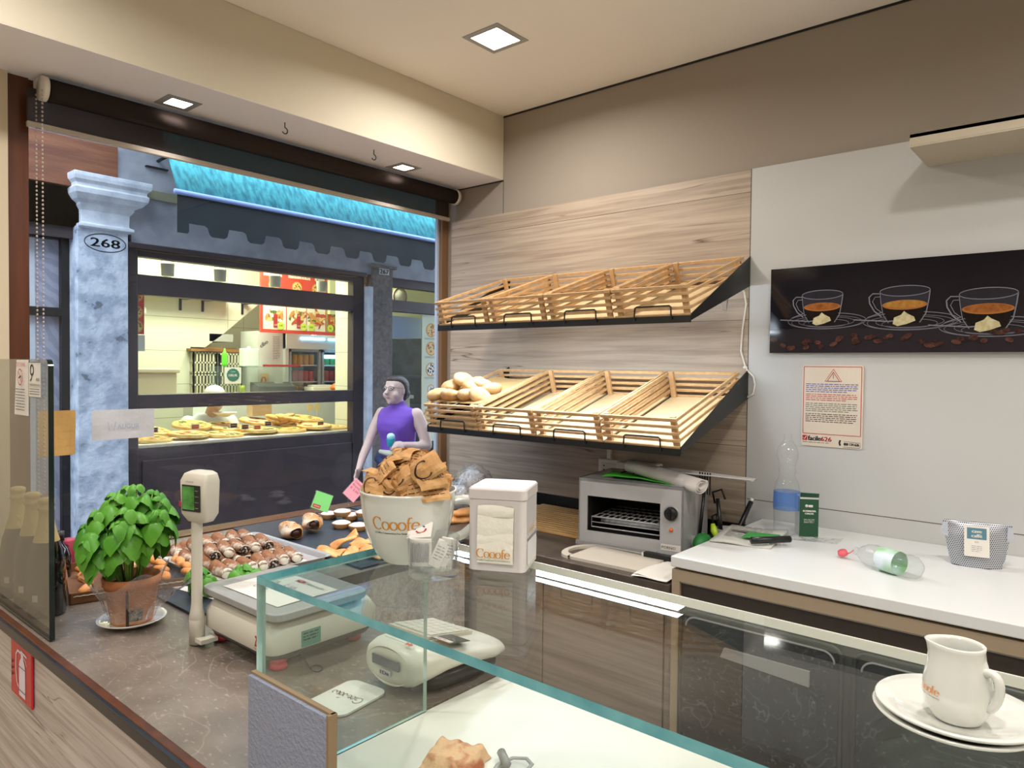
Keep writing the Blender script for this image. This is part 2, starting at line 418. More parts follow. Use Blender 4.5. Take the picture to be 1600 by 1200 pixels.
# outside
M_plast = mat('grey_plaster', '96959A', .9, col2='AEADB2', nscale=5)
M_plastd = mat('brown_grey_plaster', '6E6560', .9, col2='857B73', nscale=30, bump=.3)
M_istria = mat('white_stone', 'A9B2BE', .8, col2='D2D8DF', nscale=9, bump=.9, bscale=24, lo=.40, hi=.58, col3='737B84', detail=7)
M_istriac = mat('carved_white_stone', 'C2C7CE', .75, col2='DEE1E4', nscale=10, bump=.35, bscale=40)
M_dwood = mat('dark_painted_wood', '3C3130', .45, col2='473839', nscale=4)
M_lint = mat('red_brown_beam', '6A3A22', .6, col2='8A5434', nscale=2, stretch=(1, 1, 9), bump=.2, bscale=20)
M_strip = mat('beige_cable_strip', '8D8A70', .7)
M_awn = mat('teal_awning_cloth', '2F7F86', .8, col2='4FB0B4', nscale=9, stretch=(2.5, 4, .8), bump=.2, lo=.35, hi=.62)
M_val = mat('dark_green_valance', '10171A', .8, col2='182326', nscale=6)
M_bar = mat('pale_blue_bar', '8FA6D8', .35)
M_tile = mat('pale_wall_tile', 'D6D8C2', .35)
M_pave = mat('street_paving', '55565A', .7, col2='6C6D70', nscale=3)
M_mred = mat('menu_red', 'D6442E', .5)
M_pwhite = mat('cabinet_white', 'E0E2DA', .5)

# ------------------------------------------------------------------ room shell
ZC = 2.797; YA = 2.70; XW = -2.77
def sbox(name, a, b, m, kind=True, parent=None, bev=0):
    o = MB().bx(a, b).build(name, m, parent, bev); 
    if parent is None: struct(o)
    return o
sbox('floor', (-2.85, -2.3, -.1), (2.3, 2.8, 0), M_floor)
sbox('ceiling', (-2.95, -2.3, ZC), (2.3, 2.8, ZC+.12), M_ceil)
sbox('wall_right', (-2.79, YA, 0), (2.3, YA+.15, ZC), M_taupe)
sbox('wall_rear', (2.2, -2.3, 0), (2.35, YA, ZC), M_left)
sbox('wall_front', (-2.95, -2.4, 0), (2.35, -2.3, ZC), mat('taupe_dark_for_reflection', '7E7265', .85))  # unseen wall, coloured dark to deepen its reflection in the steel
o = MB()
o.bx((-2.95, -2.3, 0), (XW+.03, .703, ZC)); o.bx((-2.95, .703, 0), (XW, YA, .84)); o.bx((-2.95, .703, 2.493), (XW, YA, ZC))
struct(o.build('wall_left', M_left))
sbox('trim_9', (XW+.0, -2.3, 2.4815), (-2.372, YA-.004, 2.4825), mat('soffit_lit_underside', 'F2ECEA', .9))  # pale sheet under the soffit, bounced light painted into its colour
o = MB(); o.bx((-2.95, -2.3, -.2), (-2.90, 2.85, 0)); 
# the outside face of this house, plain plaster above the shop window
o.bx((-3.0, -6, 2.6), (-2.95, 9, 4.2)); o.bx((-3.0, -6, -.12), (-2.95, .70, 2.6)); o.bx((-3.0, 3.0, -.12), (-2.95, 9, 2.6)); o.bx((-2.95, 2.95, -.12), (-2.7, 3.05, 2.6)); o.bx((-2.95, 2.8, 2.55), (-2.7, 3.05, 2.9)); o.bx((-3.0, .70, -.12), (-2.95, 3.0, .80))
struct(o.build('wall_outside', M_plast))
sbox('trim_1', (-2.95, -2.3, 2.482), (-2.372, YA, ZC), M_soff, bev=.003)   # soffit over the window
# laminate panels on the right wall
tr = MB(); tr.bx((-2.726, YA-.012, 0), (-1.096, YA, 2.313)); o = struct(tr.build('trim_2', M_oak))
tr = MB(); tr.bx((-1.094, YA-.013, 0), (2.2, YA, 2.317)); o = struct(tr.build('trim_3', M_white))
q = MB(); q.bx((-1.0965, YA-.0135, .8), (-1.0935, YA-.0115, 2.317)); q.bx((-1.09, YA-.0136, 1.047), (2.2, YA-.012, 1.0495)); q.bx((-2.372, YA-.002, 2.313), (-2.370, YA+.001, 2.482)); struct(q.build('trim_4', M_line))
q = MB(); q.bx((-2.372, YA-.004, ZC-.008), (2.2, YA, ZC)); q.bx((-2.726, YA-.003, 2.476), (-2.372, YA, 2.482)); struct(q.build('trim_5', M_blackp))
q = MB(); q.bx((-2.13, YA-.02, .89), (-1.03, YA-.0125, .947)); q.bx((-2.76, YA-.02, .87), (-2.13, YA-.0125, .947)); struct(q.build('trim_6', M_blackp))  # black upstand along the worktop

# window: brown timber frame, one big pane
wf = MB()
wf.bx((XW-.10, .703, .84), (XW+.012, .765, 2.493)); wf.bx((XW-.10, .765, 2.455), (XW-.0, 2.70, 2.493)); wf.bx((XW-.1, .765, .84), (XW, 2.70, .875))
win = struct(wf.build('window_1', M_brown))
wr = MB(); wr.bx((XW-.022, 2.653, .875), (XW+.01, 2.697, 2.455)); wr.build('window_jamb', M_brownl, win)
wm = MB(); wm.bx((XW-.03, 2.640, .875), (XW-.012, 2.653, 2.455)); wm.build('window_jamb', M_metal, win)
wg = MB(); wg.add([(XW-.03, .765, .875), (XW-.03, 2.64, .875), (XW-.03, 2.64, 2.455), (XW-.03, .765, 2.455)], [(0, 1, 2, 3)]); wg.build('window_pane', M_glass, win)
# wall pillar edge in front of the window frame, far left
# ------------------------------------------------------------------ roller blind
M_blind = mat_glass('dark_blind_fabric', (.26, .24, .23), f0=.0, gain=0, haze=.5, hazecol=(.10, .08, .072))
M_roll = mat('dark_blind_roll', '3A3230', 1.0, spec=0)
bl = thing('roller_blind', 'dark rolled-up roller blind with beige bottom bar hanging inside the shop window', 'roller blind', (-2.70, 1.7, 2.44))
bl.location = (0, 0, 0)
q = MB(); q.tube([(-2.68, .80, 2.435), (-2.68, 2.665, 2.435)], .036, 20); q.build('roll', M_roll, bl)
q = MB(); q.bx((-2.7165, .748, 2.33), (-2.7155, 2.655, 2.44)); q.build('fabric', M_blind, bl)
q = MB(); q.bx((-2.724, .748, 2.312), (-2.708, 2.66, 2.331)); q.build('bottom_bar', mat('beige_bar', 'B9AFA4', .4), bl, bev=.003)
for y in (.785, 2.667):
    q = MB(); q.tube([(-2.68, y-.009, 2.435), (-2.68, y+.009, 2.435)], .04, 20); q.bx((-2.75, y-.008, 2.43), (-2.68, y+.008, 2.475)); q.build('bracket', M_whitep, bl)
q = MB()
for x in (-2.715, -2.655):
    for k in range(96):
        q.ell((x, .775, 2.42-k*.0135), (.0032, .0032, .0045), seg=6, rings=4)
for k in range(9):
    a = PI*k/8; q.ell((-2.685+.03*math.cos(a), .775, 2.42-96*.0135-.012*math.sin(a)), (.0032, .0032, .004), seg=6, rings=4)
q.build('bead_chain', mat('bead_chain', 'B8A89A', .4), bl)

# ------------------------------------------------------------------ recessed spots and hooks
def downlight(x, y, z, s, label, group):
    t = thing('recessed_spotlight', label, 'ceiling light', (x, y, z), group=group)
    q = MB(); o_ = s*.5+.022; i_ = s*.5
    q.add([(-o_, -o_, -.003), (o_, -o_, -.003), (o_, o_, -.003), (-o_, o_, -.003), (-i_, -i_, -.004), (i_, -i_, -.004), (i_, i_, -.004), (-i_, i_, -.004)], [(0, 1, 5, 4), (1, 2, 6, 5), (2, 3, 7, 6), (3, 0, 4, 7)])
    for a, b in (((-o_, -o_), (o_, -o_)), ((o_, -o_), (o_, o_)), ((o_, o_), (-o_, o_)), ((-o_, o_), (-o_, -o_))):
        q.add([(a[0], a[1], 0), (b[0], b[1], 0), (b[0], b[1], -.003), (a[0], a[1], -.003)], [(0, 1, 2, 3)])
    q.build('trim_ring', M_dsteel, t)
    q = MB(); q.add([(-i_, -i_, -.002), (i_, -i_, -.002), (i_, i_, -.002), (-i_, i_, -.002)], [(3, 2, 1, 0)]); q.build('diffuser', M_lampglow, t)
    return t
downlight(-1.84, 2.04, ZC, .135, 'large square recessed spotlight in the main ceiling', None)
downlight(SOFFIT[0][0], SOFFIT[0][1], 2.482, .075, 'small square spotlight in the soffit near the blind chain', 'soffit spotlights')
downlight(SOFFIT[1][0], SOFFIT[1][1], 2.482, .075, 'small square spotlight in the soffit near the bread wall', 'soffit spotlights')
for (x, y), lb in (((-2.474, 1.536), 'small dark hook screwed in the soffit nearer the blind chain'), ((-2.483, 1.974), 'small dark hook screwed in the soffit nearer the bread wall')):
    q = MB(); q.tube([(x, y, 2.482), (x, y, 2.462)]+[(x, y+.012*math.sin(a), 2.45+.012*math.cos(a)) for a in [0, .6, 1.2, 1.8, 2.4, 3.0, 3.6, 4.2]], .0022, 6)
    tag(q.build('ceiling_hook', M_black), lb, 'hook', 'hooks in the soffit')

# ------------------------------------------------------------------ street and the houses across
XF = -5.5
sbox('ground', (-9.5, -8, -.22), (-2.9, 12, -.12), M_pave)
o = MB()
o.bx((XF-.25, -6, -.12), (XF, 1.30, 5)); o.bx((XF-.25, 1.30, 2.48), (XF, 2.066, 2.75)); 
o.bx((XF-.25, 1.30, 2.48), (XF, 2.164, 2.75)); o.bx((XF-.25, 2.164, 2.42), (XF, 9, 5)); o.bx((XF-.25, 1.30, 3.08), (XF, 2.164, 5)); o.bx((XF-.25, 2.066, 2.75), (XF, 2.164, 3.08))
o.bx((XF-.25, 5.9, -.12), (XF, 12, 2.42))
struct(o.build('wall_opposite', M_plast))
o = MB(); o.bx((XF, 2.20, 2.76), (XF+.02, 5.9, 2.825)); struct(o.build('trim_7', M_strip))
o = MB(); o.bx((XF-.2, .2, 2.78), (XF+.03, 2.064, 3.08)); o.bx((XF-.1, .2, 2.745), (XF+.045, 1.79, 2.79)); 
tag(o.build('timber_beam', M_lint), 'red-brown timber beam over the doorway left of the white stone column', 'beam')
# column 268
col = thing('stone_column', 'white stone column with carved capital and painted house number 268', 'column', (0, 0, 0))
def rect_ring(y0, y1, x, z): return [(XF-.05, y0, z), (x, y0, z), (x, y1, z), (XF-.05, y1, z)]
q = MB(); q.bx((XF-.2, 1.80, -.12), (XF+.03, 2.132, 2.49)); q.bx((XF-.2, 1.795, -.12), (XF+.012, 1.835, 2.49)); q.build('shaft', M_istria, col, bev=.006)
prof = [(.015, 2.478), (.035, 2.485), (.035, 2.505), (.01, 2.515), (.012, 2.60), (.035, 2.63), (.035, 2.645), (.075, 2.665), (.105, 2.70), (.112, 2.735), (.098, 2.745), (.098, 2.765), (.12, 2.785), (.125, 2.81), (.125, 2.835)]
q = MB(); q.loft([rect_ring(1.83-d*.7, 2.125+d, XF+.035+d, z) for d, z in prof], sm=False); q.build('capital', M_istriac, col, bev=.004)
Mc = frame((XF+.0305, 1.825, 2.33), (0, 1, 0), (0, 0, 1))
q = MB(); stroke(q, arc(.155, .06, .135, .062, 0, 360, 40), .006, .006, M=Mc, z=.001); put_text(q, '268', .155, .030, .062, M=Mc, z=.001, center=True, width=.19, bold=.003); q.build('house_number', M_blk, col)
# column 267
col2 = thing('stone_column', 'grey-brown plastered pillar with a small plate numbered 267', 'column', (0, 0, 0))
q = MB(); q.bx((XF-.2, 4.352, -.12), (XF+.02, 4.60, 2.50)); q.bx((XF-.2, 4.32, 2.49), (XF+.05, 4.63, 2.52)); q.build('shaft', M_plastd, col2, bev=.004)
q = MB(); q.bx((XF-.2, 4.292, -.12), (XF+.03, 4.350, 2.30)); q.build('corner_strip', M_istriac, col2)
q = MB(); q.bx((XF+.02, 4.43, 2.43), (XF+.024, 4.55, 2.49)); pl = q.build('number_plate', M_paper, col2)
q = MB(); put_text(q, '267', .0, .0, .045, M=frame((XF+.0245, 4.437, 2.438), (0, 1, 0), (0, 0, 1)), width=.105, bold=.002); q.build('house_number', M_blk, pl)

# dark wooden shopfront of the takeaway
sf = thing('shop_front', 'dark wooden shopfront of the lit takeaway between the two columns', 'shopfront', (0, 0, 0))
Y0, Y1 = 2.136, 4.29
q = MB(); xa, xb = XF-.12, XF-.03
q.bx((xa, Y0, -.12), (xb, 2.225, 2.42)); q.bx((xa, 4.165, -.12), (xb, Y1, 2.42)); q.bx((xa, 2.225, 2.335), (xb, 4.165, 2.42))
q.bx((xa, 2.225, 2.055), (xb, 4.165, 2.205)); q.bx((xa, 2.225, 1.205), (xb, 4.165, 1.312)); q.build('frame', M_dwood, sf, bev=.006)
q = MB(); q.bx((xa, Y0, -.12), (xb-.01, Y1, .915)); q.bx((xb-.01, 2.25, -.02), (xb+.005, 4.15, .82)); q.build('panel', M_dwood, sf, bev=.01)
q = MB(); q.bx((xb, Y0, 2.385), (xb+.05, Y1, 2.425)); q.build('cornice', M_dwood, sf, bev=.01)
q = MB(); q.tube([(xb+.012, 2.2+.1*k, 2.382-.004*math.sin(k*.8)) for k in range(21)], .0035, 6); q.build('cable', mat('bronze_cable', '8A7350', .5), sf)
M_glass2 = mat_glass('shop_window_glass', (.97, .98, .97))
for za, zb in ((2.205, 2.335), (1.312, 2.055), (.915, 1.205)):
    q = MB(); q.add([(xa+.03, 2.225, za), (xa+.03, 4.165, za), (xa+.03, 4.165, zb), (xa+.03, 2.225, zb)], [(0, 1, 2, 3)]); q.build('window_pane', M_glass2, sf)

# takeaway interior: shell
o = MB(); o.bx((-8.6, 1.0, -.1), (XF-.25, 6.4, 0)); struct(o.build('floor_opposite', M_tile))
o = MB(); o.bx((-8.6, 1.0, 2.95), (XF-.25, 6.4, 3.05)); struct(o.build('ceiling_opposite', M_ceil))
def tiles(name, base, line, wy, wz, z0=0):
    m, nt, b = newmat(name); b.inputs['Roughness'].default_value = .3
    N = nt.nodes.new; L = nt.links.new
    tc = N('ShaderNodeTexCoord'); sp = N('ShaderNodeSeparateXYZ'); L(tc.outputs['Object'], sp.inputs[0]); outs = []
    for ax, wd in (('Y', wy), ('Z', wz)):
        pp = N('ShaderNodeMath'); pp.operation = 'PINGPONG'; pp.inputs[1].default_value = wd/2; L(sp.outputs[ax], pp.inputs[0])
        lt = N('ShaderNodeMath'); lt.operation = 'LESS_THAN'; lt.inputs[1].default_value = .003; L(pp.outputs[0], lt.inputs[0]); outs.append(lt)
    mx = N('ShaderNodeMath'); mx.operation = 'MAXIMUM'; L(outs[0].outputs[0], mx.inputs[0]); L(outs[1].outputs[0], mx.inputs[1])
    mc = N('ShaderNodeMixRGB'); mc.inputs[1].default_value = srgb(base); mc.inputs[2].default_value = srgb(line); L(mx.outputs[0], mc.inputs[0]); L(mc.outputs[0], b.inputs['Base Color']); return m
M_tilew = tiles('cream_tiles', 'D5D3BE', '9B9A88', .95, .335)
XB = -7.2
o = MB(); o.bx((-8.7, 1.0, 0), (-8.6, 6.4, 3)); o.bx((-8.6, .95, 0), (XF-.25, 1.0, 3)); o.bx((-8.6, 6.4, 0), (XF-.25, 6.45, 3)); struct(o.build('wall_opposite_back', M_tilew))
# tiled side of the staircase
pts = [(2.8029, 2.2281), (4.1843, 2.2290), (3.7229, 1.8388), (3.4636, 1.6520), (3.4634, 1.0750), (2.8001, 1.1010)]
pts = [(pts[0][0]-.6, 2.9), (pts[1][0]+.25, 2.9), pts[1], pts[2], pts[3], (pts[3][0], 0), (pts[0][0]-.6, 0)]
o = MB(); o.prism(pts, -7.35, -7.2, M=Matrix(((0, 0, 1, 0), (1, 0, 0, 0), (0, 1, 0, 0), (0, 0, 0, 1)))); struct(o.build('wall_stair', M_tilew))
# ------------------------------------------------------------------ awning
aw = thing('awning', 'teal cloth awning with a dark scalloped valance over the takeaway', 'awning', (0, 0, 0))
ya, yb = 2.089, 5.95
q = MB()
def awf(u, v):
    y = ya+(yb-ya)*u; return (-4.60-.85*v, y, 2.655+1.65*v-.05*math.sin(PI*v)+.006*math.sin(y*9))
q.grid(40, 6, awf); q.build('cloth', M_awn, aw, solid=.004)
q = MB(); q.tube([(-4.595, ya-.02, 2.642), (-4.595, yb, 2.642)], .017, 12); q.build('front_bar', M_bar, aw)
q = MB(); poly = [(ya, 2.64), (ya, 2.385)]; y = ya+.075
poly.append((y-.01, 2.385)); poly.append((y, 2.40))
pitch_ = .272
while y < yb-.4:
    g = y+.125
    poly += [(y, 2.452), (g-.02, 2.452), (g, 2.44), (g+.012, 2.40), (g+.03, 2.385), (g+.115, 2.385), (g+.135, 2.40)]
    y = g+.147
poly += [(y, 2.45), (yb, 2.45), (yb, 2.64)]
q.prism(poly, -4.602, -4.598, M=Matrix(((0, 0, 1, 0), (1, 0, 0, 0), (0, 1, 0, 0), (0, 0, 0, 1)))); q.build('valance', M_val, aw)
q = MB(); q.tube([(-5.49, 2.35, 3.05), (-5.3, 2.35, 3.06)], .012, 8); q.bx((-5.5, 2.26, 2.99), (-5.47, 2.42, 3.0)); q.build('wall_bracket', M_black, aw)

# ------------------------------------------------------------------ doorway with patterned paper behind glass, left of the column
dr = thing('glazed_door', 'black-framed glazed door papered over inside, left of the white column', 'door', (0, 0, 0))
q = MB(); x0, x1 = XF-.2, XF-.10
q.bx((x0, 1.745, -.12), (x1, 1.795, 2.48)); q.bx((x0, 1.20, 2.395), (x1, 1.745, 2.48)); q.bx((x0, 1.20, 1.865), (x1, 1.745, 1.925)); q.bx((x0, 1.20, -.12), (x1, 1.25, 2.395)); q.bx((x0, 1.2, -.12), (x1, 1.745, .10)); q.build('frame', M_black, dr, bev=.004)
q = MB(); q.bx((XF-.06, 1.25, 2.40), (XF-.03, 1.80, 2.745)); q.build('top_panel', M_dwood, dr)
def motif_mat():
    m, nt, b = newmat('patterned_paper'); N = nt.nodes.new; L = nt.links.new; b.inputs['Roughness'].default_value = .8
    tc = N('ShaderNodeTexCoord'); w_ = N('ShaderNodeTexWave'); w_.wave_type = 'RINGS'; w_.inputs['Scale'].default_value = 4; w_.inputs['Distortion'].default_value = 9; w_.inputs['Detail'].default_value = 3
    L(tc.outputs['Object'], w_.inputs['Vector']); r = N('ShaderNodeValToRGB'); r.color_ramp.elements[0].position = .42; r.color_ramp.elements[1].position = .5
    r.color_ramp.elements[0].color = srgb('A3A2B2'); r.color_ramp.elements[1].color = srgb('B4B3C2'); L(w_.outputs[0], r.inputs[0]); L(r.outputs[0], b.inputs['Base Color']); return m
M_motif = motif_mat()
M_lightpaper = mat('white_door_paper', 'E2E3E6', .7)
for za, zb in ((1.925, 2.395), (.10, 1.865)):
    q = MB(); q.bx((XF-.16, 1.22, za), (XF-.155, 1.745, zb)); pp = q.build('paper', M_motif, dr)
    q = MB(); q.bx((XF-.155, 1.22, za), (XF-.152, 1.60, zb)); q.build('white_strip', M_lightpaper, pp)
    q = MB(); q.add([(XF-.13, 1.25, za), (XF-.13, 1.745, za), (XF-.13, 1.745, zb), (XF-.13, 1.25, zb)], [(0, 1, 2, 3)]); q.build('window_pane', M_glass2, dr)

# ------------------------------------------------------------------ inside the takeaway
MY = Matrix(((0, 0, 1, 0), (1, 0, 0, 0), (0, 1, 0, 0), (0, 0, 0, 1)))   # local (x, y, z) -> world (z into X, x into Y, y into Z)
def MX(x): return T(x, 0, 0) @ MY
sh = thing('wall_shelf', 'pale board shelf on three black brackets above the tiled stair wall', 'shelf', (0, 0, 0))
q = MB(); q.bx((-7.2, 1.9, 2.20), (-6.98, 3.78, 2.225)); q.build('board', mat('pale_pine', 'E6D79C', .5), sh)
for y in [(3.2969), (3.5262), (3.9610)]:
    y = y[0] if isinstance(y, tuple) else y
    q = MB(); q.bx((-7.2, y-.012, 2.08), (-7.19, y+.012, 2.20)); q.bx((-7.2, y-.012, 2.188), (-7.0, y+.06, 2.20)); q.build('bracket', M_black, sh)
q = MB(); q.bx((-7.2, 2.25, 2.02), (-7.14, 2.95, 2.085)); tag(q.build('wall_lamp', M_pwhite, bev=.01), 'slim white box lamp on the tiled stair wall of the takeaway', 'lamp')
def pizza_pic(mb, x, y, r, ms, M, z=.001, seed=1):
    rr = random.Random(seed)
    mb.flat([(x+r*math.cos(2*PI*k/24), y+r*math.sin(2*PI*k/24)) for k in range(24)], z, ms[0], M)
    mb.flat([(x+r*.82*math.cos(2*PI*k/24), y+r*.82*math.sin(2*PI*k/24)) for k in range(24)], z+.0006, ms[1], M)
    for k in range(16):
        a = rr.random()*7; d = r*.7*math.sqrt(rr.random()); s_ = r*(.08+.1*rr.random())
        mb.flat([(x+d*math.cos(a)+s_*math.cos(2*PI*j/7), y+d*math.sin(a)+s_*math.sin(2*PI*j/7)) for j in range(7)], z+.0012+k*.00005, ms[2+k % 3], M)
M_crustp = mat('printed_crust', 'D9974A', .5); M_cheesep = mat('printed_cheese', 'EBC479', .5); M_sal = mat('printed_salami', 'C4502E', .5); M_lime = mat('lime_print', 'D3E84A', .5)
M_herb = mat('printed_herb', '5E7A34', .5); M_cola = mat('cola_red', 'B62A2A', .4); M_cream2 = mat('printed_white', 'F1EAD6', .5)
# red poster by the left frame
po = thing('pizza_poster', 'red poster strip with round pizza pictures at the left edge of the takeaway window', 'poster', (0, 0, 0))
q = MB(); q.bx((-5.80, 2.18, 1.77), (-5.795, 2.375, 2.12)); q.build('sheet', M_mred, po)
q = MB()
for k, z in enumerate((2.07, 1.94, 1.83)): pizza_pic(q, 2.315, z, .052, (0, 1, 2, 3, 2), MX(-5.794), seed=k)
q.build('pizza_picture', [M_crustp, M_cheesep, M_sal, M_herb], po)
q = MB(); q.bx((-5.80, 2.2, 1.64), (-5.795, 2.38, 1.765)); q.build('price_sheet', M_paper, po)
# menu board
mb_ = thing('menu_board', 'large red hanging menu board with photos of dishes and yellow price circles', 'menu board', (0, 0, 0))
MM = MX(-6.59)
q = MB(); q.bx((-6.62, 3.83, 1.87), (-6.59, 5.2, 2.72)); q.build('panel', M_mred, mb_)
X_ = [3.85, 4.12, 4.36, 4.60]
for i, (xx, ww) in enumerate(zip(X_, (.26, .23, .23, .24))):
    q = MB(); rr = random.Random(40+i)
    q.flat([(xx, 1.905), (xx+ww, 1.905), (xx+ww, 2.15), (xx, 2.15)], .001, 0 if i != 3 else 4, MM)
    n = 0
    for k in range(26):
        a = rr.random()*7; d = .09*math.sqrt(rr.random()); s_ = .015+.022*rr.random()
        st_ = 1+2.2*rr.random() if i in (2, 3) else 1+.5*rr.random(); an = rr.random()*3
        q.flat([(xx+ww*.5+d*math.cos(a)+s_*st_*math.cos(an)*math.cos(2*PI*j/8)-s_*.5*math.sin(an)*math.sin(2*PI*j/8), 2.035+d*.8*math.sin(a)+s_*st_*math.sin(an)*math.cos(2*PI*j/8)+s_*.5*math.cos(an)*math.sin(2*PI*j/8)) for j in range(8)], .0015+k*.0001, [1, 2, 1, 3, 2, 5][k % 6], MM)
    q.build('dish_photo', [M_cream2, M_sal, M_crustp, M_herb, mat('printed_olive', 'A9A35A', .5), M_cheesep], mb_)
    q = MB(); cx = xx+(.2 if i < 2 else .055); q.flat([(cx+.04*math.cos(2*PI*k/20), 1.945+.04*math.sin(2*PI*k/20)) for k in range(20)], .0045, 0, MM)
    put_text(q, ['10€', '11€', '10€', '8€'][i], cx, 1.935, .022, 1, M=MM, z=.005, center=True); q.build('price_circle', [M_lime, M_blk], mb_)
    if i < 2:
        q = MB(); q.bx((-6.5855, xx+.115, 1.925), (-6.585, xx+.16, 2.055)); put_text(q, 'cola', xx+.124, 1.945, .02, 1, M=MX(-6.5848) @ T(0, 0, 0), rot=0); q.build('drink_picture', [M_cola, M_cream2], mb_)
q = MB()
put_text(q, 'MENU', 3.93, 2.17, .032, M=MM, bold=.002); put_text(q, 'MENU', 4.19, 2.18, .032, M=MM, bold=.002); put_text(q, 'AI FRUTTI DI MARE', 4.61, 2.18, .028, M=MM, width=.22, bold=.002)
put_text(q, 'PANINO KEBAB', 3.86, 2.445, .034, M=MM, width=.2, bold=.003); put_text(q, 'MAXI KEBAB BURGER', 4.14, 2.445, .034, M=MM, width=.26, bold=.003); put_text(q, 'KEBAB BOX', 4.46, 2.445, .034, M=MM, width=.12, bold=.003); put_text(q, 'HAMBURGER MENU', 4.62, 2.43, .034, M=MM, width=.24, bold=.003)
lines(q, 4.0, 4.8, 2.52, 1, .04, .035, M=MM, word=.07, seed=5)
q.build('lettering', M_cream2, mb_)
q = MB()
for i, xx in enumerate(X_): pizza_pic(q, xx+.12, 2.355, .06, (0, 1, 2, 3, 2), MM, seed=60+i)
q.build('dish_photo', [M_crustp, M_cheesep, M_sal, M_herb], mb_)
# tiled strip right of the menu
o = MB(); o.bx((-6.0, 4.30, 0), (-5.80, 4.60, 2.95)); struct(o.build('wall_opposite_end', M_tilew))
# drinks fridge
fr = thing('drinks_fridge', 'tall white drinks fridge with two glass doors and blue-lit header', 'fridge', (0, 0, 0))
q = MB(); q.bx((-7.6, 4.30, 0), (-7.55, 5.7, 1.92)); q.bx((-7.6, 4.30, 0), (-6.90, 4.34, 1.92)); q.bx((-7.6, 5.66, 0), (-6.9, 5.7, 1.92)); q.bx((-7.6, 4.30, 1.72), (-6.88, 5.7, 1.92)); q.bx((-7.55, 4.34, 0), (-6.92, 5.66, .5)); q.build('cabinet', M_pwhite, fr)
M_blueled = mat('blue_white_tube', 'BFE4FF', .5, emit=5, emitcol='8FD4FF')
for a, b_ in ((4.47, 4.78), (4.83, 5.15)):
    q = MB(); q.tube([(-6.87, a, 1.835), (-6.87, b_, 1.835)], .012, 8); q.build('light_tube', M_blueled, fr)
for a, b_ in ((4.35, 4.75), (4.77, 5.17), (5.19, 5.59)):
    q = MB(); q.bx((-6.93, a, .5), (-6.90, a+.025, 1.72)); q.bx((-6.93, b_-.025, .5), (-6.90, b_, 1.72)); q.bx((-6.93, a, 1.69), (-6.90, b_, 1.72)); q.bx((-6.93, a, .5), (-6.9, b_, .53)); d = q.build('door', M_dsteel, fr)
    q = MB(); q.add([(-6.915, a, .53), (-6.915, b_, .53), (-6.915, b_, 1.7), (-6.915, a, 1.7)], [(0, 1, 2, 3)]); q.build('door_pane', M_glass2, d)
for z in (1.545, 1.36, 1.18, .98):
    q = MB(); q.bx((-7.5, 4.34, z-.012), (-6.95, 5.66, z)); q.build('shelf', M_pwhite, fr)
cans = {}
cc = [('DBA23A', 'amber'), ('B02A26', 'red'), ('3E8A50', 'green'), ('7A2422', 'dark red')]
def can_proto(c, nm):
    q = MB(); q.lathe([(.028, 0), (.033, .006), (.033, .108), (.026, .12)], 14, capt=True)
    return tag(q.build('drink_can', mat('can_'+nm.replace(' ', '_'), c, .3, .3)), 'drink can', 'can')
for row, z in enumerate((1.545, 1.36, 1.18)):
    for dd, (a, b_) in enumerate(((4.40, 4.73), (4.82, 5.14))):
        nm = [[0, 2], [1, 1], [3, 0]][row][dd]
        c, cn = cc[nm]
        if c not in cans: cans[c] = can_proto(c, cn); first = True
        else: first = False
        y = a
        while y < b_:
            o_ = cans[c] if first else dup(cans[c]); first = False
            o_.location = (-7.0, y, z)
            o_['label'] = '%s drink can on the %s shelf behind the %s fridge door' % (cn, ['top', 'second', 'third'][row], ['left', 'right'][dd])
            o_['group'] = '%s cans on the %s shelf, %s door' % (cn, ['top', 'second', 'third'][row], ['left', 'right'][dd]); y += .072
q = MB(); q.bx((-7.3, 4.00, 0), (-6.95, 4.30, 1.90)); sc_ = tag(q.build('side_cabinet', M_pwhite), 'white narrow cabinet with stuck-on papers left of the drinks fridge', 'cabinet')
q = MB(); q.flat([(4.17, 1.58), (4.27, 1.58), (4.27, 1.86), (4.17, 1.86)], .001, 0, MX(-6.95)); lines(q, 4.18, 4.26, 1.84, 14, .018, .006, 1, MX(-6.949), word=.02); q.build('paper', [M_paper, M_grey], sc_)
q = MB(); q.flat([(4.03, 1.28), (4.13, 1.28), (4.13, 1.45), (4.03, 1.45)], .001, 0, MX(-6.95)); stroke(q, arc(4.07, 1.36, .025, .05, 0, 300), .02, .01, 1, MX(-6.949)); q.build('sticker', [M_cheesep, M_sal], sc_)
q = MB(); put_text(q, 'cibo', 4.04, 1.72, .045, M=MX(-6.949), rot=.6, bold=.003); q.build('lettering', M_grey, sc_)
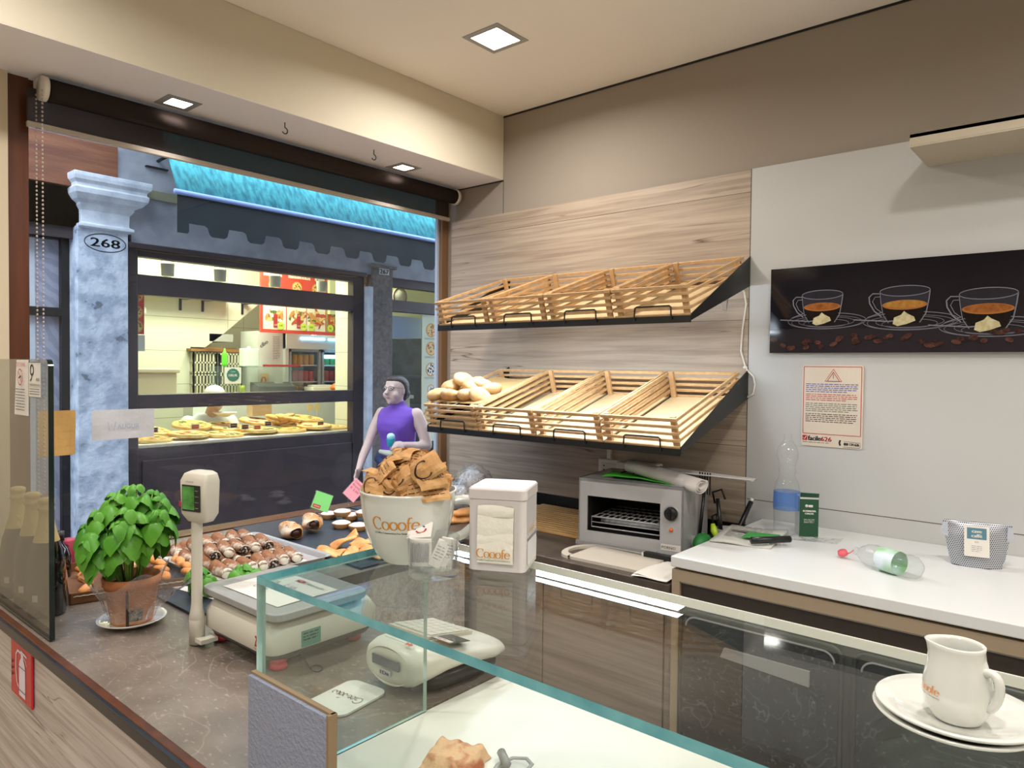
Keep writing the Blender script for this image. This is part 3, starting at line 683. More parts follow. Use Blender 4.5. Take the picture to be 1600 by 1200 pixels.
# under the stairs
o = MB(); o.bx((-8.3, 3.3, 0), (-8.25, 4.1, 2.2)); struct(o.build('wall_opposite_niche', mat('niche_brown', '8A7A5C', .8, col2='A89670')))
q = MB(); q.bx((-7.9, 3.36, 1.672), (-7.1, 3.95, 1.70)); q.bx((-7.9, 3.40, 1.70), (-7.2, 3.9, 1.715)); tag(q.build('wooden_board', mat('worn_board', '9A6B35', .6, col2='6E4A22', nscale=6)), 'stained wooden board lying on the crates under the stairs', 'board')
q = MB(); q.bx((-7.6, 3.6, 1.78), (-7.2, 3.86, 1.86), M=None); o_ = tag(q.build('cardboard_box', mat('grey_card', 'A7A6A0', .6)), 'tilted pale grey box on the pile under the stairs', 'box')
q = MB()
def crate_mb(w_, d, h):
    q = MB()
    for a, b_ in (((0, 0), (w_, 0)), ((w_, 0), (w_, d)), ((w_, d), (0, d)), ((0, d), (0, 0))):
        dx, dy = b_[0]-a[0], b_[1]-a[1]; n = 7; ln = math.hypot(dx, dy)
        for k in range(n+1):
            t = k/n; q.box((a[0]+dx*t, a[1]+dy*t, h/2), (.014, .014, h))
        for z in (.008, h*.5, h-.008): q.box(((a[0]+b_[0])/2, (a[1]+b_[1])/2, z), (abs(dx)+.014, abs(dy)+.014, .016))
    q.bx((0, 0, 0), (w_, d, .008)); return q
M_crate = mat('beige_crate_plastic', 'CFC9AE', .5)
for i, (x, y, z) in enumerate(((-7.12, 3.40, 1.0), (-7.12, 3.40, 1.225), (-7.12, 3.40, 1.45), (-7.10, 3.66, 1.22), (-7.10, 3.66, 1.44))):
    q = crate_mb(.24, .24, .215); q.X = Matrix(); o_ = q.build('plastic_crate', M_crate); o_.location = (x-.25, y, z)
    tag(o_, 'beige lattice plastic crate under the stairs, '+['lowest of the left stack', 'middle of the left stack', 'top of the left stack', 'lower of the right stack', 'top of the right stack'][i], 'crate', 'plastic crates under the stairs')
q = MB(); q.bx((-6.9, 2.0, 1.18), (-6.5, 2.95, 1.46)); q.bx((-6.92, 1.98, 1.46), (-6.48, 2.97, 1.50)); tag(q.build('storage_tub', M_crate, bev=.01), 'cream lidded plastic tub low behind the left pane of the takeaway', 'tub')
# counter with glass showcase inside
ct = thing('glass_showcase', 'glass-topped counter showcase inside the takeaway', 'showcase', (0, 0, 0))
q = MB(); q.bx((-6.86, 3.17, 0), (-6.66, 4.9, 1.26)); q.build('body', M_pwhite, ct)
q = MB(); q.bx((-6.86, 3.33, 1.516), (-6.665, 4.37, 1.524)); q.add([(-6.665, 3.33, 1.26), (-6.665, 4.37, 1.26), (-6.665, 4.37, 1.52), (-6.665, 3.33, 1.52)], [(0, 1, 2, 3)]); q.build('glass', mat_glass('showcase_glass', (.86, .93, .9), f0=.06, haze=.08, hazecol=(.5, .6, .55)), ct)
q = MB(); q.lathe([(.024, 0), (.027, .02), (.027, .12), (.02, .135), (.010, .15), (.006, .175)], 14, capt=True); o_ = q.build('squeeze_bottle', mat('lime_plastic', '67D82E', .3)); o_.location = (-6.76, 3.535, 1.5245); tag(o_, 'bright green squeeze bottle standing on the showcase', 'bottle')
q = MB(); q.bx((-6.86, 3.74, 1.5245), (-6.76, 3.91, 1.706)); q.lathe([(.018, 0), (.018, .02)], 12, capt=True, M=T(-6.81, 3.82, 1.706)); tag(q.build('white_container', M_pwhite, bev=.008), 'white square plastic container with small lid on the showcase', 'container')
q = MB(); q.bx((-6.85, 4.0, 1.5245), (-6.70, 4.36, 1.545)); tag(q.build('tray', M_cola, bev=.004), 'flat red tray lying on the showcase', 'tray')
hs = thing('halal_sign', 'white card with round dark green halal seal in the showcase', 'sign', (0, 0, 0)); MM = MX(-6.64)
q = MB(); q.bx((-6.65, 3.475, 1.3525), (-6.64, 3.645, 1.5135)); q.build('card', M_paper, hs)
q = MB(); n = 32; q.flat([(3.56+.064*(1+.07*(k % 2))*math.cos(2*PI*k/n), 1.438+.062*(1+.07*(k % 2))*math.sin(2*PI*k/n)) for k in range(n)], .0006, 0, MM); put_text(q, 'HALAL', 3.56, 1.424, .026, 1, MM, z=.0012, width=.09, center=True, bold=.0015); put_text(q, 'Carne', 3.56, 1.465, .014, 1, MM, z=.0012, center=True); q.build('seal', [mat('dark_green_seal', '1F6B62', .5), M_paper], hs)
q = MB(); q.lathe([(.024, 0), (.03, .07)], 14, capt=True, M=T(-6.72, 3.70, 1.2605)); tag(q.build('cup', mat('yellow_cup', 'C6D24A', .4)), 'small yellow-green cup beside the halal card', 'cup')
rg = thing('cash_register', 'dark grey cash register with flat keypad inside the takeaway', 'cash register', (0, 0, 0))
q = MB(); q.prism([(0, 0), (.35, 0), (.35, .06), (.1, .1), (0, .1)], 0, .42, M=Matrix(((.5, 0, 0, -6.855), (0, 0, 1, 3.86), (0, 1, 0, 1.2605), (0, 0, 0, 1)))); q.build('body', mat('dark_grey_plastic', '4A4C52', .4), rg, bev=.008)
q = MB(); q.bx((-6.80, 4.10, 1.33), (-6.76, 4.18, 1.37)); q.build('receipt', M_paper, rg)
q = MB(); q.bx((-6.86, 4.50, 1.2605), (-6.68, 4.80, 1.305)); q.bx((-6.84, 4.53, 1.305), (-6.71, 4.77, 1.325)); tag(q.build('food_box', M_cream2, bev=.01), 'low white box with red base beside the orange bag', 'box')
q = MB(); q.ell((-6.56, 4.78, 1.30), (.08, .13, .05), fn=lambda d: 1+.12*math.sin(9*d.x+5*d.y)); tag(q.build('orange_bag', mat('orange_plastic', 'F07A22', .4)), 'crumpled orange plastic bag at the right of the takeaway counter', 'bag')
# hanging buckets
M_zinc = mat('pale_bucket', 'DADED2', .6)
bk = thing('hanging_bucket', '', 'bucket', (-5.72, 2.522, 2.23), group='little buckets hanging over the takeaway window')
q = MB(); q.lathe([(.041, 0), (.046, .004), (.050, .092), (.052, .095), (.047, .094), (.043, .006)], 20, capb=True); q.build('pail', M_zinc, bk)
q = MB(); q.tube([(0, .05*math.cos(a), .088+.07*math.sin(a)) for a in [PI*k/10 for k in range(11)]], .002, 6); q.tube([(0, 0, .155), (0, 0, .21)], .0015, 6); q.build('wire_handle', M_black, bk)
bl_ = ['leftmost of the four little grey buckets hanging above the takeaway pane', 'second from the left of the four little hanging buckets', 'third from the left of the hanging buckets, over the red menu board', 'rightmost of the four little hanging buckets, over the red menu board']
for i, y in enumerate((2.522, 2.952, 3.46, 3.946)):
    o_ = bk if i == 0 else dup(bk); o_.location = (-5.72, y, 2.232); o_['label'] = bl_[i]

# ------------------------------------------------------------------ pizzas in the takeaway window
q = MB(); q.bx((-6.30, 2.16, .90), (-5.63, 4.26, .925)); q.bx((-6.26, 2.16, -.1), (-6.22, 4.26, .9)); tag(q.build('display_counter', M_cream2), 'pale display ledge under the pizzas in the takeaway window', 'counter')
M_dough = mat('baked_dough', 'D8A24E', .7, col2='F0D089', nscale=18, bump=.5, bscale=30)
M_top = [mat('cheese_topping', 'EBC878', .6, col2='D98B3E', nscale=30, bump=.4), mat('potato_topping', 'F1DC98', .6, col2='C99A4A', nscale=35, bump=.4), mat('tomato_topping', 'D9703A', .5, col2='F0D9A0', nscale=22, bump=.4), mat('ham_topping', 'E4A98A', .6, col2='F0DCA0', nscale=22, bump=.4)]
rp = random.Random(5)
def pizza(x, y, z, r, k, tilt, label):
    t = thing('pizza', label, 'pizza', (x, y, z), rz=rp.random()*6, group='pizzas in the takeaway window'); t.rotation_euler = (0, tilt, rp.random()*.6)
    sd = rp.random()*9
    f = lambda a, zz: 1+.035*math.sin(3*a+sd)+.02*math.sin(7*a+sd*2)
    q = MB(); q.lathe([(r*.93, 0), (r, .008), (r*1.0, .022), (r*.95, .030), (r*.88, .026), (r*.82, .018), (0.001, .018)], 36, fn=f); q.build('crust', M_dough, t)
    q = MB(); rr = random.Random(k*7+3)
    q.lathe([(r*.86, .017), (r*.8, .024), (r*.4, .026), (.001, .026)], 30, capb=False, fn=f)
    for j in range(14):
        a = rr.random()*7; d = r*.72*math.sqrt(rr.random()); q.ell((d*math.cos(a), d*math.sin(a), .026), (.02+.015*rr.random(), .016, .006), m=1 if j % 3 == 0 else 0, seg=8, rings=6)
    q.build('topping', [M_top[k % 4], [mat('basil_bits', '4E7A2E', .6), mat('tomato_bits', 'C4482A', .5)][k % 2]], t)
pz = [(2.43, 0), (2.74, 1), (3.05, 2), (3.36, 2), (3.66, 0), (3.95, 3), (4.12, 1)]
names = ['leftmost', 'second from left', 'third from left', 'fourth from left', 'third from right', 'second from right', 'rightmost']
for i, (y, k) in enumerate(pz): pizza(-5.83, y, .928+(i % 2)*.022, .16, k, 0.05, 'round pizza in the front row of the takeaway window, '+names[i])
for i, (y, k) in enumerate(((2.55, 1), (2.9, 0), (3.2, 2), (3.52, 3), (3.82, 1), (4.05, 0))): pizza(-6.12, y, .968+(i % 2)*.030, .16, k, .16, 'round pizza in the rear row of the takeaway window, '+['leftmost', 'second from left', 'third from left', 'third from right', 'second from right', 'rightmost'][i])
def pile(x, y, label, n, s):
    rr = random.Random(int(y*100))
    for j in range(n):
        q = MB(); q.ell((0, 0, 0), (.07*s, .055*s, .022), seg=14, rings=8, fn=lambda d: 1+.1*noise.noise(d*2.3+Vector((j, 0, 0)))); q.ell((0, 0, .012), (.045*s, .035*s, .016), m=1, seg=10, rings=6)
        o_ = q.build('focaccia', [M_dough, M_top[j % 3]]); o_.location = (x+rr.uniform(-.06, .06), y+(j % 3-1)*.085*s, .995+.028*(j//3)); o_.rotation_euler = (rr.uniform(-.3, .3), .25, rr.random()*6)
        tag(o_, label, 'pastry', 'small filled focaccias heaped among the pizzas')
pile(-6.02, 3.72, 'small round filled focaccia in the heap right of centre in the takeaway window', 9, 1.1)
cards = [(235, 666), (302, 665), (357, 668), (382, 666), (403, 668), (421, 662), (499, 663)]
cl = ['leftmost small price card among the pizzas', 'second price card from the left among the pizzas', 'third price card from the left, reddish, among the pizzas', 'fourth price card from the left among the pizzas', 'fifth price card from the left, dark print, among the pizzas', 'third price card from the right with black frame', 'rightmost dark price card stuck in a pizza']
for i, (y, z) in enumerate([(2.4378, 1.0207), (2.7696, 1.0268), (3.1036, 1.0186), (3.2095, 1.0015), (3.3244, 0.9892), (3.4298, 1.0174), (3.9793, 0.9876)]):
    t = thing('price_card', cl[i], 'price card', (-5.78, y, z), group='price cards among the pizzas')
    q = MB(); q.bx((-.001, -.036, -.022), (.001, .036, .022)); q.tube([(0, 0, -.022), (0, 0, -.075)], .0012, 5); q.build('card', M_paper, t)
    q = MB(); q.bx((.001, -.028, -.016), (.0015, .028, .016)); q.bx((.0016, -.022, -.002), (.0019, .022, .006), 1); q.build('print', [[M_dkprint, M_sal, M_blk][i % 3], M_orange], t)
for i, y in enumerate((4.02, 4.10)):
    q = MB(); q.bx((-6.02, y-.028, 1.10), (-6.018, y+.028, 1.16)); q.tube([(-6.019, y, 1.10), (-6.019, y, 1.0)], .0015, 5)
    tag(q.build('blank_card', mat('yellow_card', 'F0DC96', .7)), ['blank yellowish price card on a stick, left of the pair', 'blank yellowish price card on a stick, right of the pair'][i], 'price card')
q = MB(); q.bx((-6.28, 3.50, 1.06), (-6.17, 3.70, 1.17)); tag(q.build('carton', mat('kraft_box', 'C9B48C', .7), bev=.003), 'open kraft carton behind the pizzas beside the worker', 'box')
q = MB(); q.lathe([(.03, 0), (.10, .035), (.105, .04), (.095, .038), (.0, .03)], 24, M=T(-6.15, 3.22, 1.07)); tag(q.build('bowl', M_pwhite), 'wide white bowl behind the pizzas', 'bowl')

# ------------------------------------------------------------------ window right of pillar 267
rw = thing('shop_window', 'dark-framed side window of the takeaway right of the pillar 267', 'window', (0, 0, 0))
q = MB(); q.bx((XF-.14, 4.60, 2.335), (XF-.04, 6.0, 2.42)); q.bx((XF-.14, 4.60, 2.09), (XF-.04, 6.0, 2.205)); q.bx((XF-.14, 4.60, .1), (XF-.04, 4.615, 2.4)); q.bx((XF-.14, 4.6, -.12), (XF-.04, 6.0, .55)); q.build('frame', M_dwood, rw, bev=.004)
for za, zb in ((2.205, 2.335), (.55, 2.09)):
    q = MB(); q.add([(XF-.09, 4.615, za), (XF-.09, 6.0, za), (XF-.09, 6.0, zb), (XF-.09, 4.615, zb)], [(0, 1, 2, 3)]); q.build('window_pane', M_glass2, rw)
M_ylw = mat('pale_yellow_wall', 'D5D6A4', .6)
o = MB(); o.bx((-6.6, 4.62, 2.10), (-6.55, 6.3, 2.9)); struct(o.build('wall_opposite_upper', M_ylw))
o = MB(); o.bx((-6.7, 5.0, 0), (-6.66, 6.3, 2.10)); o.bx((-6.66, 5.0, 1.05), (-6.5, 6.2, 1.08)); o.bx((-6.66, 5.0, 1.40), (-6.5, 6.2, 1.43)); o.bx((-6.66, 5.4, .6), (-6.5, 5.43, 1.8)); struct(o.build('wall_opposite_inner', mat('slate_blue_wall', '76808F', .5, col2='5A626E', nscale=5)))
q = MB(); q.lathe([(.10, 0), (.10, .02)], 24, capt=True, M=T(-6.5, 5.55, 2.36) @ Ry(PI/2)); o_ = q.build('clock_face', M_cream2)
cl_ = thing('wall_clock', 'round pale wall clock high behind the transom of the side window', 'clock', (0, 0, 0)); o_.parent = cl_
q = MB(); q.tube([(-6.475, 5.55+.10*math.cos(a), 2.36+.10*math.sin(a)) for a in [2*PI*k/24 for k in range(24)]], .008, 8, closed=True); q.build('rim', M_brownl, cl_)
# poster strip with pizzas
ps = thing('menu_poster', 'tall cream poster strip with round pizzas named one under another in the side window', 'poster', (0, 0, 0)); MM = MX(-5.57)
q = MB(); q.bx((-5.58, 5.075, .75), (-5.57, 5.36, 2.085)); q.build('sheet', mat('cream_poster', 'D6D8B8', .5), ps)
for i, (z, tx) in enumerate(((2.09, ''), (1.925, 'MARGHERITA'), (1.73, 'CAPRICCIOSA'), (1.51, 'VEGETARIANA'), (1.30, 'DIAVOLA'), (1.16, 'TONNO'))):
    q = MB(); r_ = .075 if i < 4 else .05
    if i > 0: pizza_pic(q, 5.205, z, r_, (0, 1, 2, 3, 2), MM, seed=i)
    if i > 0: q.build('pizza_picture', [M_crustp, M_cheesep if i < 3 else M_cream2, M_sal if i < 3 else M_dkprint, M_herb], ps)
    if tx:
        q = MB(); put_text(q, tx, 5.205, z-.10, .02, M=MM, width=.19 if len(tx) > 8 else .1, center=True); q.build('lettering', M_grey, ps)
q = MB(); pizza_pic(q, 5.20, .98, .12, (0, 1, 0, 1, 0), MM, seed=9); q.build('pizza_picture', [M_crustp, M_cheesep], ps)
# inside the side window: a pale counter with loaves, blue-white lamp
q = MB(); q.bx((-6.3, 4.62, 0), (-5.75, 5.07, 1.20)); q.bx((-6.32, 4.62, 1.20), (-5.72, 5.10, 1.235)); tag(q.build('side_counter', M_cream2), 'cream counter end behind the side window', 'counter')
for i, (y, s_) in enumerate(((4.80, 1.0), (4.98, .8))):
    q = MB(); q.ell((0, 0, 0), (.1*s_, .09*s_, .06*s_), fn=lambda d: 1+.1*noise.noise(d*2)); o_ = q.build('loaf', M_dough); o_.location = (-5.9, y, 1.285); tag(o_, ['larger golden loaf on the cream counter behind the woman', 'smaller golden loaf on the cream counter near the poster'][i], 'bread')
o = MB(); o.bx((-7.0, 4.76, 1.85), (-5.85, 5.1, 1.88)); struct(o.build('trim_8', M_pwhite))
q = MB(); q.bx((-6.95, 4.8, 1.62), (-6.85, 5.15, 1.66)); o_ = thing('hood_lamp', 'blue-white lamp glowing under the hood behind the side window', 'lamp', (0, 0, 0)); o_2 = q.build('tube', M_blueled, o_)
q = MB(); q.prism([(0, 0), (.35, 0), (.35, .05), (.0, .22)], 4.70, 5.2, M=Matrix(((-1, 0, 0, -5.72), (0, 0, 1, 0), (0, 1, 0, 1.84), (0, 0, 0, 1)))); tag(q.build('awning_reflection', mat('blue_white_reflection', 'B9CCE4', .6)), 'pale blue-white canopy shape standing in for the awning mirrored in the side window', 'canopy')  # solid shape stands in for the awning reflected in the pane
# easel stand
es = thing('folding_stand', 'black folding stand on the street beside the poster strip', 'stand', (0, 0, 0))
for k, (a, b_) in enumerate((((-5.2, 5.12, .98), (-5.25, 4.92, -.12)), ((-5.2, 5.14, .98), (-5.25, 5.36, -.12)), ((-5.22, 5.13, .98), (-5.42, 5.13, -.12)))):
    q = MB(); q.tube([a, b_], .011, 8); q.build('leg', M_black, es)
q = MB(); q.bx((-5.3, 5.0, .98), (-5.12, 5.28, 1.0)); q.build('top_plate', M_black, es)

# ------------------------------------------------------------------ people
def remesh(o, vs, it=4):
    m_ = o.modifiers.new('remesh', 'REMESH'); m_.mode = 'VOXEL'; m_.voxel_size = vs; m_.use_smooth_shade = True
    s_ = o.modifiers.new('smooth', 'SMOOTH'); s_.iterations = it; s_.factor = .5
def oval(c, rx, ry, n=20, rot=0, tilt=(0, 0)):
    out = []
    for k in range(n):
        a = 2*PI*k/n; x = rx*math.cos(a); y = ry*math.sin(a)
        X = x*math.cos(rot)-y*math.sin(rot); Y = x*math.sin(rot)+y*math.cos(rot)
        out.append((c[0]+X, c[1]+Y, c[2]+tilt[0]*X+tilt[1]*Y))
    return out
def limb(q, pts, rs, m=0):
    q.tube(pts, rs, 12, m)
    for p, r in zip(pts, rs): q.ell(p, (r, r, r), m, 10, 8)
def hand(q, wrist, d, palm_n, s=1.0, curl=.9):
    """palm, four unequal curled fingers and a thumb leaving the side of the palm"""
    d = Vector(d).normalized(); n = Vector(palm_n).normalized(); n = (n-d*n.dot(d)).normalized(); sd = d.cross(n)
    w_ = Vector(wrist); c = w_+d*.045*s
    M = Matrix.Identity(4)
    for i in range(3): M[i][0] = sd[i]; M[i][1] = d[i]; M[i][2] = n[i]; M[i][3] = c[i]
    q.ell((0, 0, 0), (.040*s, .052*s, .016*s), M=M, seg=14, rings=10)
    for k, ln in enumerate((.066, .075, .070, .055)):
        b = c+d*.04*s+sd*(.027-.018*k)*s
        p = [b]; ang = 0
        for j, f_ in enumerate((.42, .33, .25)):
            ang += curl*(.75 if j == 0 else .6); dr_ = d*math.cos(ang)+n*math.sin(ang); p.append(p[-1]+dr_*ln*f_*s)
        limb(q, p, [.009*s, .0088*s, .008*s, .007*s])
    b = c-d*.02*s+sd*.034*s; t1 = (sd*.7+d*.5+n*.35*curl).normalized(); t2 = (sd*.15+d*.8+n*.5*curl).normalized()
    limb(q, [b, b+t1*.034*s, b+t1*.034*s+t2*.03*s], [.012*s, .010*s, .008*s])
M_skin = mat('pale_skin', 'D9B7A8', .55, sss=.05)
M_skinw = mat('warm_skin', 'C99B7C', .55)
M_hair = mat('dark_brown_hair', '2C201C', .45, col2='453530', nscale=6, stretch=(8, 1, 8), bump=.3)
M_purple = mat('violet_knit', '7A4BB4', .75, bump=.15, bscale=120)
M_denim = mat('dark_blue_jacket', '2C3B63', .75, col2='1F2A48', nscale=8, bump=.3)
M_cuff = mat('pale_lining', 'C9C7AE', .8)
# local frame: x = forward, y = left, z = up; she walks to the left of the photograph
woman = thing('person', 'woman in sleeveless violet top walking past outside, jacket tied at her waist', 'person', (-4.35, 3.72, -.12), rz=RAD(-78))
HZ = 1.585
q = MB()
# head: profile-shaped rings
def headrings(cx, cz, s):
    R_ = []
    for z, fx, bx_, wy in ((-.115, .015, -.02, .03), (-.105, .055, -.045, .045), (-.085, .078, -.06, .058), (-.06, .082, -.072, .066), (-.03, .086, -.09, .070), (0, .085, -.105, .073), (.03, .082, -.112, .076), (.06, .072, -.108, .073), (.085, .05, -.085, .060), (.10, .015, -.05, .035)):
        c = (fx+bx_)/2; r = (fx-bx_)/2
        R_.append([(cx+s*(c+r*math.cos(2*PI*k/20)), s*wy*math.sin(2*PI*k/20), cz+s*z) for k in range(20)])
    return R_
hx, hz = .05, HZ-.105
q.loft(headrings(hx, hz, 1.0))
q.loft([oval((hx+.083, 0, hz+.016), .010, .010, 8), oval((hx+.098, 0, hz-.006), .013, .013, 8), oval((hx+.113, 0, hz-.028), .015, .019, 8), oval((hx+.088, 0, hz-.040), .014, .016, 8)])  # nose
q.ell((hx+.080, 0, hz-.055), (.014, .024, .007)); q.ell((hx+.078, 0, hz-.067), (.014, .021, .007)); q.ell((hx+.066, 0, hz-.097), (.020, .024, .016))
for s_ in (-1, 1):
    q.ell((hx-.015, s_*.073, hz-.012), (.016, .010, .030)); q.ell((hx+.078, s_*.032, hz+.022), (.010, .022, .008)); q.ell((hx+.055, s_*.05, hz-.04), (.025, .018, .028))
limb(q, [(.0, 0, HZ-.34), (.012, 0, HZ-.26), (.02, 0, HZ-.19)], [.062, .052, .052])
tor = [(.72, .01, .11, .155), (.82, .0, .12, .175), (.92, .0, .118, .17), (1.00, .0, .10, .145), (1.08, .005, .102, .142), (1.16, .02, .122, .152), (1.22, .022, .122, .162), (1.28, .008, .10, .172), (1.325, 0, .07, .15), (1.345, 0, .05, .08)]
q.loft([oval((cx, 0, z), rx, ry) for z, cx, rx, ry in tor])
for s_ in (-1, 1):
    limb(q, [(0, s_*.085, .80), (.02, s_*.085, .46), (-.01, s_*.085, .09)], [.092, .06, .04]); q.ell((.05, s_*.085, .04), (.11, .04, .038))
    q.ell((.085, s_*.07, 1.19), (.05, .06, .055))
# near (left) arm: upper arm down and back a little, forearm forward
shl = (-.01, .165, 1.285); ell_ = (-.055, .235, 1.045); wrl = (.13, .16, 1.06)
limb(q, [shl, (-.035, .21, 1.17), ell_], [.055, .052, .043]); limb(q, [ell_, (.04, .21, 1.045), wrl], [.043, .036, .026])
hand(q, wrl, (.9, -.45, .08), (-.2, -.6, -.5), .95, 1.1)
shr = (.0, -.165, 1.285); elr = (.10, -.215, 1.06); wrr = (.25, -.19, .86)
limb(q, [shr, (.05, -.20, 1.17), elr], [.05, .045, .038]); limb(q, [elr, (.18, -.21, .95), wrr], [.038, .033, .025])
hand(q, wrr, (.6, .1, -.8), (-.3, .9, 0), .95, .7)
bd = q.build('body', M_skin, woman); remesh(bd, .0085, 3)
q = MB()   # top
e_ = .010
q.loft([oval((cx, 0, z), rx+e_, ry+e_) for z, cx, rx, ry in tor[2:9]]+[oval((.012, 0, 1.35), .062, .066), oval((.017, 0, 1.39), .060, .060)])
for s_ in (-1, 1): q.ell((.085, s_*.07, 1.19), (.058, .068, .064)); q.ell((-.005, s_*.14, 1.265), (.062, .05, .062))
tp = q.build('top', M_purple, woman); remesh(tp, .010, 5)
q = MB()   # hair, combed back into a low bun
q.loft([[(hx-.022+s*(.0+r*math.cos(2*PI*k/20)), w__*math.sin(2*PI*k/20), hz+z) for k in range(20)] for z, s, r, w__ in ((-.06, -1, .035, .05), (-.03, -.5, .075, .074), (0, -.0, .0, .0))][:0] or [oval((hx-.075, 0, hz-.07), .028, .045), oval((hx-.065, 0, hz-.04), .052, .072), oval((hx-.058, 0, hz-.005), .066, .082), oval((hx-.050, 0, hz+.03), .080, .084), oval((hx-.036, 0, hz+.055), .092, .083), oval((hx-.022, 0, hz+.078), .092, .074), oval((hx-.018, 0, hz+.098), .07, .058), oval((hx-.018, 0, hz+.110), .035, .032)])
q.ell((hx-.135, 0, hz-.035), (.038, .042, .045), fn=lambda d: 1+.1*noise.noise(d*4)); q.ell((hx-.105, 0, hz-.05), (.04, .04, .045))
hr = q.build('hair', M_hair, woman); remesh(hr, .008, 2)
q = MB()
for s_ in (-1, 1):
    q.tube([(hx+.094, s_*.033+.022*math.cos(a), hz+.012+.018*math.sin(a)) for a in [2*PI*k/16 for k in range(16)]], .0015, 6, closed=True); q.tube([(hx+.094, s_*.055, hz+.018), (hx+.06, s_*.076, hz+.016), (hx-.02, s_*.081, hz+.008)], .0015, 6)
q.tube([(hx+.095, -.011, hz+.016), (hx+.102, 0, hz+.018), (hx+.095, .011, hz+.016)], .0015, 6); q.build('glasses', M_dkprint, woman)
q = MB()
for s_ in (-1, 1): q.ell((hx+.083, s_*.032, hz+.012), (.006, .012, .006)); q.ell((hx+.0885, s_*.032, hz+.012), (.002, .005, .005), m=1)
q.build('eye', [mat('eye_white', 'E8E4E0', .3), M_blk], woman)
q = MB(); q.ell((hx+.090, 0, hz-.061), (.006, .019, .006)); q.build('lips', mat('lip_pink', 'B77C78', .5), woman)
q = MB()   # jeans and jacket tied round the hips
q.loft([oval((cx, 0, z), rx+.012, ry+.012) for z, cx, rx, ry in tor[:3]])
for s_ in (-1, 1): limb(q, [(0, s_*.088, .80), (.02, s_*.088, .46), (-.01, s_*.088, .12)], [.10, .068, .052])
jn = q.build('jeans', M_denim, woman); remesh(jn, .012, 3)
q = MB(); q.loft([oval((-.02, 0, z), rx, ry, 28) for z, rx, ry in ((.70, .17, .22), (.80, .165, .215), (.90, .152, .20), (.97, .135, .18), (.985, .12, .165))])
q.tube([(-.02, .19, .95), (.09, .15, .95), (.15, .04, .92), (.13, -.06, .86), (.16, -.07, .78)], [.03, .032, .034, .03, .025], 10); q.tube([(0, -.19, .95), (.11, -.12, .93), (.155, 0, .90), (.15, .07, .84), (.17, .08, .74)], [.03, .03, .032, .03, .026], 10)
jk = q.build('jacket', M_denim, woman); remesh(jk, .011, 2)
q = MB(); q.tube([(.115, .12, 1.0), (.14, .03, .985), (.13, -.08, .995)], [.018, .025, .016], 10); cf = q.build('jacket_lining', M_cuff, woman)
q = MB(); q.lathe([(.026, 0), (.033, .055), (.035, .06), (.03, .058)], 20, capt=True); q.ell((0, 0, .075), (.032, .032, .028), m=1, fn=lambda d: 1+.12*noise.noise(d*4))
o_ = q.build('ice_cream_cup', [mat('turquoise_cup', '34B6C4', .4), mat('pale_turquoise_cream', 'BFE6E4', .5)])
wm_ = Matrix.Translation((-4.35, 3.72, -.12)) @ Rz(RAD(-78)); p_ = wm_ @ Vector((.205, .085, 1.05))
o_.location = p_; tag(o_, 'turquoise cup with a pale scoop held in the hand of the woman in violet', 'cup')

worker = thing('person', 'takeaway worker in white shirt and white cap bending behind the pizzas', 'person', (-6.50, 3.24, -.33), rz=RAD(-12))
q = MB()
hx, hz = .22, 1.56
q.loft(headrings(hx, hz, 1.0)); limb(q, [(.06, 0, 1.38), (.17, 0, 1.47)], [.06, .055])
q.ell((hx+.095, 0, hz-.015), (.02, .014, .02))
for s_ in (-1, 1): q.ell((hx-.015, s_*.073, hz-.012), (.016, .010, .030))
limb(q, [(.25, .20, 1.08), (.42, .10, 1.06)], [.04, .028]); hand(q, (.42, .10, 1.06), (1, -.2, -.2), (0, 0, -1), 1, .8)
limb(q, [(.25, -.20, 1.08), (.42, -.10, 1.06)], [.04, .028]); hand(q, (.42, -.10, 1.06), (1, .2, -.2), (0, 0, -1), 1, .8)
for s_ in (-1, 1): limb(q, [(-.1, s_*.1, .85), (-.08, s_*.1, .5), (-.1, s_*.1, .28)], [.1, .065, .045])
bd = q.build('body', M_skinw, worker); remesh(bd, .011, 3)
q = MB(); q.loft([oval((-.10, 0, .85), .13, .17), oval((-.08, 0, 1.0), .13, .165), oval((-.03, 0, 1.2), .14, .185), oval((.03, 0, 1.34), .12, .195), oval((.08, 0, 1.42), .07, .12)])
for s_ in (-1, 1): limb(q, [(.03, s_*.19, 1.33), (.13, s_*.24, 1.16), (.25, s_*.20, 1.08)], [.07, .06, .05])
sh_ = q.build('shirt', mat('white_cotton', 'DDE2DC', .8, bump=.3, bscale=12), worker); remesh(sh_, .012, 4)
q = MB(); q.ell((hx-.015, 0, hz+.045), (.115, .09, .078)); q.ell((hx+.08, 0, hz+.03), (.06, .065, .012)); cp = q.build('cap', M_pwhite, worker)
